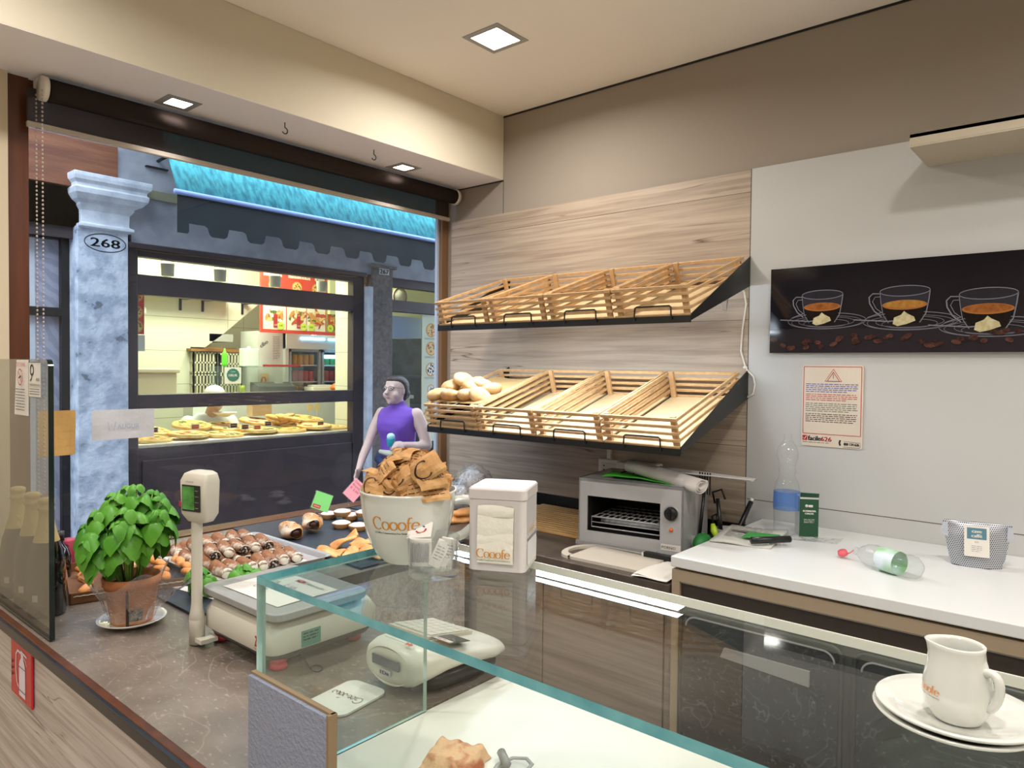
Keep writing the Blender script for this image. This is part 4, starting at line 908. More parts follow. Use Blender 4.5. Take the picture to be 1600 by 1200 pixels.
# ================================================================== counters
ZT = .87
sc = thing('stone_counter', 'long dark stone-look service counter with oak laminate front, left of the glass case', 'counter', (0, 0, 0))
q = MB(); q.prism([(-2.738, .572), (-1.032, .572), (-1.032, 1.19), (-1.88, 1.19), (-1.88, 1.95), (-2.10, 1.95), (-2.10, 2.675), (-2.766, 2.675), (-2.766, .706), (-2.738, .706)], .835, ZT); q.build('top', M_stone, sc)
q = MB(); q.bx((-2.72, .56, 0), (2.1, .575, .845)); q.build('front_panel', M_oak2, sc)
q = MB(); q.bx((-2.72, .555, .855), (2.1, .5715, .871)); q.build('wood_trim', M_brown, sc, bev=.002)
q = MB(); q.bx((-2.72, .546, .845), (2.1, .56, .869)); q.build('dark_trim', mat('dark_blue_strip', '23222C', .3), sc, bev=.002)
q = MB(); q.bx((-2.736, .60, 0), (-2.70, 2.67, .834)); q.bx((-1.9, 1.1, 0), (-1.88, 1.94, .834)); q.bx((-1.9, 1.16, 0), (2.1, 1.18, .82)); q.build('carcass', M_oak2, sc)
# white serving board of the glass case
q = MB(); q.bx((-1.028, .575, .84), (2.1, 1.19, ZT)); tag(q.build('display_board', M_board, bev=.003), 'white display surface inside and behind the glass case', 'display surface')

# ------------------------------------------------------------------ glass case
gc = thing('glass_case', 'glass display case with thick teal edges standing on the counter', 'glass case', (0, 0, 0))
def pane(name, a, b, thin, parent, edge=M_edge, glass=M_case):
    """a sheet of glass: clear faces across the thin axis, coloured edges"""
    q = MB(); q.bx(a, b); o_ = q.build(name, [glass, edge, M_whitep], parent)
    for p in o_.data.polygons:
        if abs(p.normal[thin]) < .5: p.material_index = 2 if (name == 'top_pane' and p.normal[1] > .5) else 1
    return o_
pane('top_pane', (-1.032, .593, 1.203), (1.05, .952, 1.215), 2, gc)
pane('end_pane', (-1.032, .603, ZT), (-1.022, .950, 1.203), 0, gc, mat('pale_glass_edge', 'B5D6CC', .1, trans=.3))
pane('front_pane', (-1.032, .593, ZT), (1.05, .603, 1.203), 1, gc, mat('bright_glass_edge', '9CC9C4', .1, trans=.4))
q = MB(); q.bx((-1.032, .9522, 1.2105), (1.05, .9545, 1.2158)); q.build('rear_rail', mat('pale_rail', 'D8D6CC', .2, .3), gc)
q = MB(); q.bx((-1.034, .580, .872), (-.826, .588, 1.060)); mp_ = q.build('metal_plate', M_frost, gc)
q = MB(); q.bx((-1.036, .586, 1.058), (-.822, .594, 1.064)); q.bx((-.826, .5795, .872), (-.8205, .594, 1.064)); q.build('plate_edge', mat('tan_plate_edge', '8E7658', .4), mp_)

# ------------------------------------------------------------------ glass screen at the left with its notices
gs = thing('glass_screen', 'upright glass screen with rounded corner at the left end of the counter', 'screen', (0, 0, 0))
n = 8; poly = [(-2.74, ZT+.004), (-1.957, ZT+.004)]+[(-1.957-.02+.02*math.cos(PI/2*k/n), 1.556-.02+.02*math.sin(PI/2*k/n)) for k in range(n+1)]+[(-2.74, 1.556)]
MS = Matrix(((1, 0, 0, 0), (0, 0, -1, 0), (0, 1, 0, 0), (0, 0, 0, 1)))    # local (x, y, z) -> world (x, -z, y)
q = MB(); q.prism(poly, -.592, -.580, M=MS); o_ = q.build('pane', [M_scr, M_edge2], gs)
for p in o_.data.polygons:
    if abs(p.normal[1]) < .5: p.material_index = 1
nt_ = thing('no_smoking_notice', 'narrow white no-smoking notice with red circle stuck on the left glass screen', 'notice', (0, 0, 0))
ML = frame((-2.20, .5790, 1.412), (1, 0, 0), (0, 0, 1))
q = MB(); q.add([(0, 0, .004), (.10, 0, 0), (.103, .142, 0), (.004, .142, 0)], [(0, 1, 2, 3)], M=ML); q.build('sheet', M_paper, nt_)
q = MB(); put_text(q, 'VIETATO FUMARE', .012, .125, .011, 0, ML, width=.083, z=.0055); stroke(q, arc(.052, .098, .020, .020, 0, 360, 28), .003, .003, 0, ML, z=.0055); stroke(q, [(.038, .112), (.066, .084)], .003, .003, 0, ML, z=.0055)
q.build('red_print', M_red, nt_)
q = MB(); stroke(q, [(.04, .095), (.062, .101)], .004, .004, 0, ML, z=.0055); lines(q, .015, .092, .066, 8, .0075, .0018, 0, ML, z=.0055, seed=2); q.build('print', M_blk, nt_)
nt2 = thing('camera_notice', 'small white surveillance camera notice stuck near the rounded corner of the left glass screen', 'notice', (0, 0, 0))
ML = frame((-2.082, .5790, 1.462), (1, 0, 0), (0, 0, 1))
q = MB(); q.add([(0, 0, .004), (.092, 0, .004), (.092, .086, .004), (0, .086, .004)], [(0, 1, 2, 3)], M=ML); q.build('sheet', M_paper, nt2)
q = MB()
for a, b_ in (((0, 0), (.092, 0)), ((.092, 0), (.092, .086)), ((.092, .086), (0, .086)), ((0, .086), (0, 0))): stroke(q, [a, b_], .0012, .0012, 0, ML, z=.0048)
stroke(q, arc(.026, .067, .012, .012, 0, 360, 20), .005, .005, 0, ML, z=.0048); stroke(q, [(.026, .054), (.022, .045), (.012, .040)], .004, .004, 0, ML, z=.0048)
put_text(q, 'AREA', .055, .040, .008, 0, ML, z=.0048, width=.028); q.flat([(.004, .026), (.088, .026), (.088, .035), (.004, .035)], .0045, 1, ML); put_text(q, 'VIDEOSORVEGLIATA', .007, .0275, .006, 0, ML, z=.005, width=.078)
lines(q, .008, .084, .019, 3, .006, .0016, 0, ML, z=.0048, seed=4); q.build('print', [M_blk, M_whitep], nt2)
# papers taped to the shop window
q = MB(); q.grid(6, 6, lambda u, v: (-2.765+.004*math.sin(5*u+3*v)+(.003 if u > .5 else 0), .789+.112*u, 1.228+.155*v), m=0, sm=False); kp = thing('kraft_note', 'brown kraft paper bag piece taped to the shop window behind the glass screen', 'paper', (0, 0, 0)); q.build('sheet', mat('kraft_paper', 'C39A5C', .8, bump=.3, bscale=25), kp)
q = MB(); q.grid(8, 4, lambda u, v: (-2.764+.003*math.sin(6*u+2*v), .953+.214*u, 1.272+.107*v), sm=False); wn = thing('white_note', 'white paper note with faint handwriting taped across the shop window at the stone column', 'paper', (0, 0, 0)); q.build('sheet', mat('note_paper', 'C6C8CE', .8, bump=.4, bscale=18), wn)
ML = frame((-2.7595, 1.005, 1.305), (0, 1, 0), (0, 0, 1)); q = MB(); stroke(q, [(0, .03), (.005, .0), (.012, .022), (.02, 0), (.026, .03)], .002, .002, 0, ML); put_text(q, 'AUGUR', .032, .004, .018, 0, ML, z=.001, width=.075); q.build('handwriting', mat('faint_blue_ink', '9AA6BC', .7), wn)
# extinguisher sign on the counter front
fs_ = thing('fire_extinguisher_sign', 'red plate with white fire extinguisher symbol on the oak counter front', 'sign', (0, 0, 0)); MF = frame((-2.16, .559, .700), (1, 0, 0), (0, 0, 1))
q = MB(); q.bx((0, 0, 0), (.163, .138, .006), M=MF); q.build('plate', mat('sign_red', 'C4202A', .3), fs_, bev=.003)
q = MB(); z_ = .0068
q.flat([(.07, .012), (.118, .012), (.118, .088), (.112, .10), (.104, .108), (.104, .122), (.086, .122), (.086, .108), (.076, .10), (.07, .088)], z_, 0, MF)
q.flat([(.082, .122), (.13, .118), (.13, .123), (.084, .128)], z_, 0, MF); stroke(q, [(.108, .114), (.122, .108), (.128, .098)], .003, .003, 0, MF, z_); stroke(q, [(.084, .120), (.060, .122), (.046, .110), (.044, .07), (.052, .04), (.064, .03)], .006, .006, 0, MF, z_)
q.build('symbol', mat('sign_white', 'E4DCE8', .5), fs_)
q = MB(); stroke(q, [(.07, .085), (.118, .085)], .002, .002, 0, MF, .0076); stroke(q, [(.07, .026), (.118, .026)], .002, .002, 0, MF, .0076)
for k in range(3): q.flat([(.012, .045+.016*k), (.026, .052+.016*k), (.012, .058+.016*k)], .0076, 0, MF)
q.build('symbol_lines', mat('dark_red', '5A0E14', .5), fs_)

# ================================================================== wall side: worktop, cabinets, white fridge counter
wt = thing('worktop_cabinet', 'dark brown worktop with wood-look cupboards under the bread shelves', 'cabinet', (0, 0, 0))
q = MB(); q.bx((-2.095, 1.955, .86), (-1.032, 2.675, .89)); q.build('top', M_slatew, wt, bev=.003)
q = MB(); q.bx((-2.095, 2.02, 0), (-1.032, 2.675, .86)); q.build('carcass', M_cab, wt)
for a, b_ in ((-2.09, -1.540), (-1.535, -1.064), (-1.059, -1.034)):
    q = MB(); q.bx((a, 1.985, .06), (b_, 2.018, .845)); d = q.build('door' if b_-a > .1 else 'filler_strip', M_cab, wt, bev=.001)
    if b_-a > .1:
        q = MB(); q.bx((a+.05, 1.975, .815), (b_-.05, 1.985, .825)); q.build('handle', M_dsteel, d)
fc = thing('fridge_counter', 'white-topped refrigerated counter with beige rail and dark doors, right of the cupboards', 'fridge', (0, 0, 0))
q = MB(); q.bx((-1.028, 1.958, .948), (2.1, 2.686, .98)); tp_ = q.build('top', mat('white_worktop', 'DFE1E0', .3), fc, bev=.003)
q = MB(); q.bx((-1.026, 1.985, 0), (2.1, 2.67, .948)); q.build('cabinet', mat('beige_counter', 'A3927A', .5), fc)
q = MB(); q.bx((-1.026, 1.963, .905), (2.1, 1.985, .940)); q.bx((-1.026, 1.963, 0), (-1.0, 1.985, .905)); q.build('rail', mat('beige_counter2', 'A3927A', .5), fc, bev=.001)
q = MB(); q.bx((-1.0, 1.975, .845), (2.1, 1.984, .902)); q.build('control_strip', mat('dark_strip', '3B342E', .4), fc)
q = MB(); q.bx((-1.0, 1.978, .0), (2.1, 1.9846, .846)); q.build('door_surround', mat('grey_surround', '5A5C5A', .35), fc)
q = MB(); q.bx((-1.0, 1.966, .838), (2.1, 1.975, .846)); q.bx((-1.0, 1.970, .900), (2.1, 1.975, .906)); q.build('metal_rail', M_steel, fc)
q = MB(); q.bx((-.80, 1.9575, .9478), (-.79, 1.9585, .9515)); q.build('chip_mark', mat('chip_brown', '7A5334', .7), tp_)
for a, b_ in ((-.995, -.535), (-.505, -.045), (-.015, .445), (.475, .935)):
    r_ = .03
    pl_ = [(b_-r_+r_*math.cos(t), .825-r_+r_*math.sin(t)) for t in [PI/2*k/6 for k in range(7)]]+[(a+r_+r_*math.cos(t), .825-r_+r_*math.sin(t)) for t in [PI/2+PI/2*k/6 for k in range(7)]]+[(a, .12), (b_, .12)]
    q = MB(); q.prism(pl_, -1.985, -1.966, M=MS); d = q.build('door', M_veined, fc)
    q = MB(); q.tube([(x, 1.963, z) for x, z in pl_], .006, 8, closed=True); q.build('gasket', mat('door_gasket', '3E4240', .3), d)
    q = MB(); q.tube([(x*1.0+(.018 if x < (a+b_)/2 else -.018), 1.964, z-.018) for x, z in pl_[:14]], .003, 6); q.build('bright_seam', M_steel, d)
    q = MB(); q.prism([(a+.14, .742), (b_-.08, .742), (b_-.08, .700), (a+.13, .714)], -1.966, -1.9575, M=MS); q.build('handle', M_dsteel, d)

# shelf unit on the wall top right
cs = thing('wall_ledge', 'beige box shelf fixed high on the wall at the right edge', 'shelf', (0, 0, 0))
x0 = -.50
yb = (-0.500, 2.421, 2.222); yt = (-0.500, 2.415, 2.260)
q = MB(); q.bx((x0, yb[1], yb[2]), (2.1, 2.686, yb[2]+.004)); q.bx((x0, yb[1], yb[2]+.0045), (2.1, yb[1]+.018, yt[2])); q.bx((x0, yb[1], yt[2]-.01), (2.1, 2.686, yt[2])); q.bx((x0, yb[1]+.018, yb[2]+.004), (x0+.016, 2.686, yt[2])); q.build('box', M_cream, cs)

# ================================================================== bread shelves with crates
M_crw = mat('pale_beech', 'C29B6C', .55, col2='CFAC80', nscale=40)
M_crw2 = mat('crate_ply', 'D2B789', .6, col2='DEC79C', nscale=5)
def shelf(name, label, front_z, yf, wall_z, ztop_w, tube):
    t = thing(name, label, 'shelf', (0, 0, 0)); xl, xr = -2.312, -1.094
    q = MB(); q.prism([(yf, front_z), (2.688, wall_z), (2.688, wall_z+.003), (yf, front_z+.003)], xl, xr, M=MY); q.bx((xl, yf-.002, front_z-.008), (xr, yf, front_z+.016)); q.build('plate', M_black, t)
    for x in (xl, xr):
        q = MB(); q.prism([(yf, front_z), (2.688, wall_z), (2.688, ztop_w), (yf, front_z+.022)], x-.0015, x+.0015, M=MY); q.build('bracket', M_black, t)
    for k in range(4):
        cx = xl+.152+.3045*k+.01
        q = MB(); y_ = yf-.008; q.tube([(cx-.072, yf-.001, front_z+.006), (cx-.072, y_, front_z+.008), (cx-.070, y_, front_z+.046), (cx-.064, y_, front_z+.05), (cx+.064, y_, front_z+.05), (cx+.07, y_, front_z+.046), (cx+.072, y_, front_z+.008), (cx+.072, yf-.001, front_z+.006)], .003, 6); q.build('label_holder', M_black, t)
    if tube:
        q = MB(); q.bx((xl+.06, yf+.003, front_z-.0025), (xr-.045, yf+.074, front_z+.0002)); tb = q.build('light_tube', M_led, t)
        q = MB(); q.tube([(-1.13, 2.5, wall_z-.06), (-1.13, 2.52, wall_z-.10), (-1.13, 2.56, wall_z-.10), (-1.13, 2.57, wall_z-.05)], .002, 6); q.build('wire_clip', M_steel, t)
    return t
shelf('bread_shelf', 'upper black sloping bread shelf with lamp under its front edge', 1.712, 2.202, 1.869, 1.984, True)
shelf('bread_shelf', 'lower black sloping bread shelf above the toaster oven', 1.268, 2.142, 1.436, 1.549, False)
W_, D_, H_ = .297, .508, .112
def crate():
    t = thing('bread_crate', '', 'crate', (0, 0, 0), group='slatted wooden bread crates')
    q = MB(); q.bx((.004, .004, 0), (W_-.004, D_-.004, .006)); q.build('base_panel', M_crw2, t)
    sl = [(.003, .0135), (.0275, .038), (.052, .0625), (.0765, .087), (.100, .112)]
    for nm, y0_, y1_ in (('front_side', -.001, .008), ('back_side', D_-.008, D_+.001)):
        q = MB()
        for a, b_ in sl: q.bx((0, y0_, a), (W_, y1_, b_))
        q.build(nm, M_crw, t, bev=.0012, seg=1)
    for x0_, x1_ in ((0, .008), (W_-.008, W_)):
        q = MB()
        for a, b_ in sl[1:]: q.bx((x0_, .008, a), (x1_, D_-.008, b_))
        q.build('side', M_crw, t, bev=.0012, seg=1)
    for x in (.009, W_-.029):
        for y in (.009, D_-.022):
            q = MB(); q.bx((x, y, .006), (x+.020, y+.013, .114)); q.build('corner_post', M_crw, t, bev=.001, seg=1)
    return t
cr = crate(); first = True
pos_ = ['leftmost', 'second from the left', 'third from the left', 'rightmost']
for nm, yf, fz, wz in (('upper', 2.202, 1.712, 1.869), ('lower', 2.142, 1.268, 1.436)):
    a = math.atan2(wz-fz, 2.688-yf)
    for k in range(4):
        o_ = cr if first else dup(cr); first = False
        o_.location = (-2.309+.3045*k, yf+.006, fz+.0055+.02*0+.004); o_.rotation_euler = (a, 0, 0); o_.scale = (1, .96 if nm == 'upper' else 1.03, 1)
        o_['label'] = 'empty slatted wooden bread crate on the %s shelf, %s' % (nm, pos_[k])
        if nm == 'lower' and k == 0: o_['label'] = 'slatted wooden crate holding the bread rolls, leftmost on the lower shelf'
# bread rolls
M_roll = mat('floury_roll', 'B98A52', .75, col2='D0B186', nscale=14, bump=.25, bscale=30)
q = MB(); q.grid(8, 10, lambda u, v: (-2.30+.30*u, 2.14+.40*v, 1.395+.10*v+.008*math.sin(9*u)*math.sin(7*v)), sm=True); tag(q.build('baking_paper', mat('baking_paper', 'A98856', .8)), 'sheet of brown paper under the bread rolls in the lower left crate', 'paper')
def roll_(k):
    rr = random.Random(k)
    def f(d):
        c = 0
        for j in range(5):
            v = Vector((math.cos(j*1.257+k), math.sin(j*1.257+k), .35)); c = max(c, v.normalized().dot(d))
        return .86+.18*c**3+.05*noise.noise(d*2+Vector((k, 0, 0)))
    q = MB(); q.ell((0, 0, 0), (.047, .050, .033), fn=f, seg=22, rings=14); return q.build('bread_roll', M_roll)
rp_ = [((668+18, 617), 2.15, 'at the front left corner of the heap'), ((705, 619), 2.15, 'second from left in the front'), ((731, 618), 2.16, 'third from the left in the front'), ((750, 619), 2.17, 'at the right end of the front'), ((705, 603), 2.24, 'upper left of the heap'), ((724, 593), 2.27, 'topmost of the heap'), ((738, 605), 2.24, 'in the middle behind the front ones'), ((752, 601), 2.27, 'upper right of the heap'), ((768, 609), 2.24, 'rightmost of the heap'), ((745, 600), 2.32, 'hindmost of the heap')]
RP = [(-2.288, 2.180, 1.422), (-2.208, 2.180, 1.419), (-2.117, 2.190, 1.425), (-2.056, 2.200, 1.424), (-2.296, 2.270, 1.457), (-2.239, 2.290, 1.487), (-2.164, 2.270, 1.463), (-2.135, 2.300, 1.466), (-2.059, 2.280, 1.449), (-2.234, 2.360, 1.472)]
for k, p in enumerate(RP):
    o_ = roll_(k); o_.location = p; o_.rotation_euler = (rnd.uniform(-.5, .5)+.3, rnd.uniform(-.5, .5), rnd.random()*6)
    tag(o_, 'bread roll in the lower left crate, '+rp_[k][2], 'bread roll', 'bread rolls in the lower left crate')
# cable by the shelves, socket
q = MB(); q.tube([(-1.125, 2.65, 1.855), (-1.112, 2.675, 1.850), (-1.104, 2.68, 1.80), (-1.118, 2.682, 1.70), (-1.122, 2.682, 1.62), (-1.104, 2.682, 1.56), (-1.095, 2.68, 1.545), (-1.070, 2.68, 1.52), (-1.064, 2.68, 1.49), (-1.070, 2.68, 1.455), (-1.10, 2.68, 1.438)], .0035, 8)
cb = thing('power_cable', 'thin white cable hanging down the wall between the two bread shelves', 'cable', (0, 0, 0)); q.build('cord', M_whitep, cb)
q = MB(); q.ell((-1.103, 2.68, 1.556), (.009, .007, .007)); q.build('knot', M_whitep, cb)
so = thing('wall_socket', 'white wall socket plate above the toaster oven', 'socket', (0, 0, 0)); MW = frame((-1.77, 2.687, 1.045), (1, 0, 0), (0, 0, 1))
q = MB(); q.bx((0, 0, 0), (.132, .10, .012), M=MW); q.build('plate', M_whitep, so, bev=.006)
q = MB(); q.bx((.018, .018, .012), (.048, .085, .0135), M=MW); q.bx((.050, .018, .012), (.112, .085, .0135), M=MW); q.build('module', mat('warm_white', 'D8D0C4', .3), so, bev=.001)
q = MB()
for k in range(3): q.lathe([(.0035, 0), (.0035, .001)], 10, capt=True, M=MW @ T(.033, .034+.018*k, .0134))
q.build('socket_hole', M_blk, so)
q = MB(); q.bx((-1.722, 2.672, 1.147), (-1.702, 2.687, 1.40)); tag(q.build('cable_duct', M_whitep), 'narrow white cable duct running up from the wall socket', 'cable duct')
q = MB(); q.bx((-1.63, 2.60, 1.105), (-1.45, 2.686, 1.150)); tag(q.build('wall_bracket_box', M_whitep, bev=.006), 'small white plastic box on the wall behind the paper roll', 'box')

# ================================================================== toaster corner
to = thing('toaster_oven', 'stainless steel open-fronted toaster oven with rack and black knob', 'toaster', (0, 0, 0))
MT = frame((-1.536, 2.195, .893), (.391, .062, 0), (0, 0, 1))     # x along the front, y up, z towards the room
w_, h_, d_ = .40, .245, .30
q = MB(); t_ = .012
q.bx((0, 0, -d_), (w_, .012, 0), M=MT); q.bx((0, h_-.012, -d_), (w_, h_, 0), M=MT); q.bx((0, 0, -d_), (.006, h_, 0), M=MT); q.bx((w_-.006, 0, -d_), (w_, h_, 0), M=MT); q.bx((0, 0, -d_), (w_, h_, -d_+.006), M=MT)
q.bx((0, .012, -.006), (.035, h_, 0), M=MT); q.bx((w_-.082, .012, -.006), (w_, h_, 0), M=MT); q.bx((.035, h_-.065, -.006), (w_-.082, h_, 0), M=MT); q.bx((.035, .012, -.006), (w_-.082, .05, 0), M=MT)
q.build('casing', M_steel, to)
q = MB(); q.bx((.03, .03, -d_+.01), (w_-.08, .19, -d_+.012), M=MT); q.bx((.03, .03, -d_+.01), (.032, .19, -.008), M=MT); q.bx((w_-.084, .03, -d_+.01), (w_-.082, .19, -.008), M=MT); q.bx((.03, .178, -d_+.01), (w_-.08, .18, -.008), M=MT); q.bx((.03, .04, -d_+.01), (w_-.08, .042, -.008), M=MT); q.build('cavity', mat('burnt_black', '1A1613', .6), to)
q = MB(); z_ = .004
q.tube([MT @ Vector(p) for p in ((.045, .062, -.02), (w_-.09, .062, -.02), (w_-.09, .10, -.02), (.045, .10, -.02))], .0025, 6, closed=True)
for k in range(12): x = .05+.0245*k; q.tube([MT @ Vector((x, .10, -.02)), MT @ Vector((x, .10, -.27))], .0017, 6)
for k in range(5): q.tube([MT @ Vector((.045, .10, -.03-.055*k)), MT @ Vector((w_-.09, .10, -.03-.055*k))], .002, 6)
q.tube([MT @ Vector((.045, .08, -.02)), MT @ Vector((w_-.09, .08, -.02))], .002, 6); q.build('rack', M_steel, to)
q = MB(); q.tube([MT @ Vector((.05, .07, -.10)), MT @ Vector((w_-.09, .07, -.10))], .009, 10); q.build('heating_tube', mat('quartz_tube', 'B8BCC0', .2), to)
q = MB(); q.lathe([(.024, 0), (.022, .016), (.020, .018)], 24, capt=True, M=MT @ T(w_-.041, .15, 0)); q.bx((-.004, -.02, .016), (.004, .02, .024), M=MT @ T(w_-.041, .15, 0)); q.build('knob', M_blackp, to)
q = MB(); q.lathe([(.028, 0), (.028, .0015)], 24, capt=True, M=MT @ T(w_-.041, .15, 0)); q.build('knob_dial', M_dsteel, to)
q = MB(); q.lathe([(.0075, 0), (.006, .006)], 14, capt=True, M=MT @ T(w_-.041, .092, 0)); q.build('lamp_button', mat('orange_lamp', 'E8752A', .3), to)
q = MB(); q.bx((w_-.078, .018, 0), (w_-.006, .040, .0008), M=MT); put_text(q, 'FORNO', w_-.074, .024, .010, 1, MT, z=.0014, width=.05); q.build('label_plate', [M_paper, M_blk], to)
q = MB(); q.bx((-.006, -.004, .002), (w_-.09, .012, .012), M=MT); q.build('crumb_tray', M_dsteel, to, bev=.001)
# cloth bag and rolled papers on the toaster
q = MB(); q.grid(12, 8, lambda u, v: tuple(MT @ Vector((.08+.27*u, h_+.006+.008*math.sin(4*u+5*v)+.004*noise.noise(Vector((u*4, v*4, 0))), -.03-.24*v-.0*u))), sm=True); gb = thing('green_bag', 'bright green fabric bag with dark print lying on the toaster oven', 'bag', (0, 0, 0)); q.build('cloth', mat('bright_green_cloth', '3FB02E', .8), gb, solid=.003)
q = MB()
for k in range(4): q.tube([tuple(MT @ Vector((.13+.05*k+.01*math.sin(j), h_+.019, -.09-.035*j))) for j in range(4)], .003, 6)
q.build('print', M_blk, gb)
q = MB()
p0 = MT @ Vector((.155, h_+.045, -.12)); p1 = MT @ Vector((.455, h_+.005, -.03))
def spiral(u, v):
    a = v*2*PI*2.6; r = .012+.024*v; c = p0.lerp(p1, u); ax = (p1-p0).normalized(); n1 = ax.cross(Vector((0, 0, 1))).normalized(); n2 = ax.cross(n1)
    return tuple(c+n1*r*math.cos(a)*1.1+n2*r*math.sin(a)*.8)
q.grid(6, 60, spiral); rl = thing('paper_roll', 'rolled white printed paper lying across the top of the toaster oven', 'paper roll', (0, 0, 0)); q.build('roll', mat('roll_paper', 'D6D0CC', .8, bump=.2), rl, solid=.0015)
q = MB(); q.grid(6, 6, lambda u, v: tuple(MT @ Vector((.22+.36*u, h_+.022-.018*u+.004*math.sin(8*v)+.012*v, -.30+.20*v*(1-.4*u)))), sm=True); q.build('loose_sheet', mat('roll_paper2', 'CFC9C6', .8), rl, solid=.004)
# cutting board, knife, papers, slatted board
q = MB(); bp_ = (-1.467, 1.980, 0.897)
MBd = frame((-1.50, 1.985, .8905), (1, .03, 0), (0, 1, 0))
def rr_poly(x0, y0, x1, y1, r, n=6):
    out = []
    for cx, cy, a in ((x1-r, y1-r, 0), (x0+r, y1-r, 90), (x0+r, y0+r, 180), (x1-r, y0+r, 270)):
        out += [(cx+r*math.cos(RAD(a+90*k/n)), cy+r*math.sin(RAD(a+90*k/n))) for k in range(n+1)]
    return out
cbd = thing('cutting_board', 'worn white plastic cutting board with handle slot in front of the toaster oven', 'cutting board', (0, 0, 0))
q = MB()
# outline as a ring round the handle slot plus the solid slab
q.prism(rr_poly(.065, 0, .345, .20, .02), 0, .010, M=MBd)
sl_out = [(.066, .0)]+[(.066-.066*math.sin(RAD(t)), .10-.10*math.cos(RAD(t))) for t in range(0, 181, 15)]+[(.066, .20)]
sl_in = [(.062, .035)]+[(.062-.044*math.sin(RAD(t)), .10-.065*math.cos(RAD(t))) for t in range(0, 181, 15)]+[(.062, .165)]
nn = len(sl_out)
for z0, z1 in ((0, .010),):
    vs = [(x, y, z1) for x, y in sl_out]+[(x, y, z1) for x, y in sl_in]+[(x, y, z0) for x, y in sl_out]+[(x, y, z0) for x, y in sl_in]
    fsx = []
    for i in range(nn-1): fsx += [(i, i+1, nn+i+1, nn+i), (2*nn+i, 3*nn+i, 3*nn+i+1, 2*nn+i+1), (i, 2*nn+i, 2*nn+i+1, i+1), (nn+i, nn+i+1, 3*nn+i+1, 3*nn+i)]
    q.add(vs, fsx, M=MBd)
q.build('board', mat('worn_white_board', 'D0C8BA', .45, bump=.1), cbd)
kn = thing('bread_knife', 'knife with black handle lying at the toaster oven foot on the cutting board', 'knife', (0, 0, 0))
a_ = Vector((-1.519, 2.177, 0.904)); b_ = Vector((-1.188, 2.271, 0.904)); MK = frame((-1.44, 2.16, .905), (1, .05, 0), (0, 1, 0))
q = MB(); q.prism([(0, .008), (.20, -.004), (.20, .012), (.01, .011)], 0, .0015, M=MK); q.build('blade', M_steel, kn)
q = MB(); q.prism(rr_poly(.20, -.013, .345, .014, .009), -.006, .010, M=MK); q.build('handle', M_blackp, kn, bev=.003)
q = MB(); q.bx((.194, -.008, -.004), (.203, .014, .008), M=MK); q.build('bolster', M_whitep, kn)
for k, (rz, dx, lb) in enumerate(((.12, 0, 'lower of two white sheets at the edge of the dark worktop'), (-.05, .03, 'upper of two white sheets at the edge of the dark worktop'))):
    MP_ = frame((-1.16+dx*.5, 1.948+.012*k, .8925+.0035*k), (1, rz, 0), (-rz, 1, 0))
    q = MB(); q.grid(8, 8, lambda u, v: (.118*u-.012*k, .21*v, .003*math.sin(5*u+k)+.0035*math.sin(4*v)+.003), M=MP_); tag(q.build('paper_sheet', M_paper), lb, 'paper', 'loose white sheets on the dark worktop')
sb = thing('slatted_board', 'ribbed bamboo board lying on the worktop against the black upstand', 'board', (0, 0, 0))
q = MB()
for k in range(14): q.bx((-2.07, 2.24+.031*k, .8905), (-1.545, 2.24+.031*k+.022, .902))
q.build('slats', mat('bamboo', 'B98F58', .5, col2='D0A870', nscale=5, stretch=(1, 12, 1)), sb, bev=.002)
# utensils beside the toaster
up = thing('utensil_pot', 'dark steel pot holding tongs and spatulas in the corner behind the white counter', 'pot', (-1.085, 2.50, .8905))
q = MB(); q.lathe([(.040, 0), (.043, .01), (.043, .075), (.040, .075), (.038, .01)], 24); q.build('pot', M_dsteel, up)
q = MB(); q.lathe([(.035, 0), (.038, .01), (.038, .06), (.035, .06), (.033, .01)], 24, M=T(-.075, -.10, 0)); o_ = q.build('small_pot', M_dsteel); up2 = thing('utensil_pot', 'smaller steel pot beside the toaster oven side', 'pot', (-1.085, 2.50, .8905)); o_.parent = up2
for lb, nm, a, b_, r_, m_ in (('black tube-shaped lighter with pale tip leaning from the utensil pot', 'gas_lighter', (-1.07, 2.50, .90), (-1.03, 2.58, 1.06), .011, M_blackp), ('black kitchen tongs standing in the utensil pot', 'tongs', (-1.10, 2.49, .90), (-1.125, 2.50, 1.07), .009, M_blackp), ('black spatula standing near the toaster side', 'spatula', (-1.16, 2.42, .90), (-1.15, 2.44, 1.10), .007, M_blackp)):
    q = MB(); q.tube([a, b_], [r_, r_*.8], 10)
    t = thing(nm, lb, nm.replace('_', ' '), (0, 0, 0)); q.build('shaft', m_, t)
    v = Vector(b_)
    q = MB()
    if nm == 'gas_lighter': q.tube([v, v+(v-Vector(a)).normalized()*.012], .0065, 10); q.build('tip', M_whitep, t)
    elif nm == 'tongs': q.tube([v+Vector((-.01, 0, -.02)), v+Vector((-.02, 0, .02)), v+Vector((.015, .0, .035)), v+Vector((.03, 0, .0))], .004, 8); q.build('loop', M_blackp, t)
    else:
        for k in range(5): q.bx((v.x-.02+.01*k, v.y-.002, v.z-.01), (v.x-.016+.01*k, v.y+.002, v.z+.07))
        q.build('comb_head', M_blackp, t)
pe = thing('peeler', 'tool with bright yellow-green handle standing in the utensil pot', 'peeler', (0, 0, 0))
q = MB(); q.tube([(-1.115, 2.44, .985), (-1.105, 2.43, .965), (-1.085, 2.42, .935)], [.008, .013, .006], 10); q.build('handle', mat('lime_handle', 'B9D62C', .4), pe)
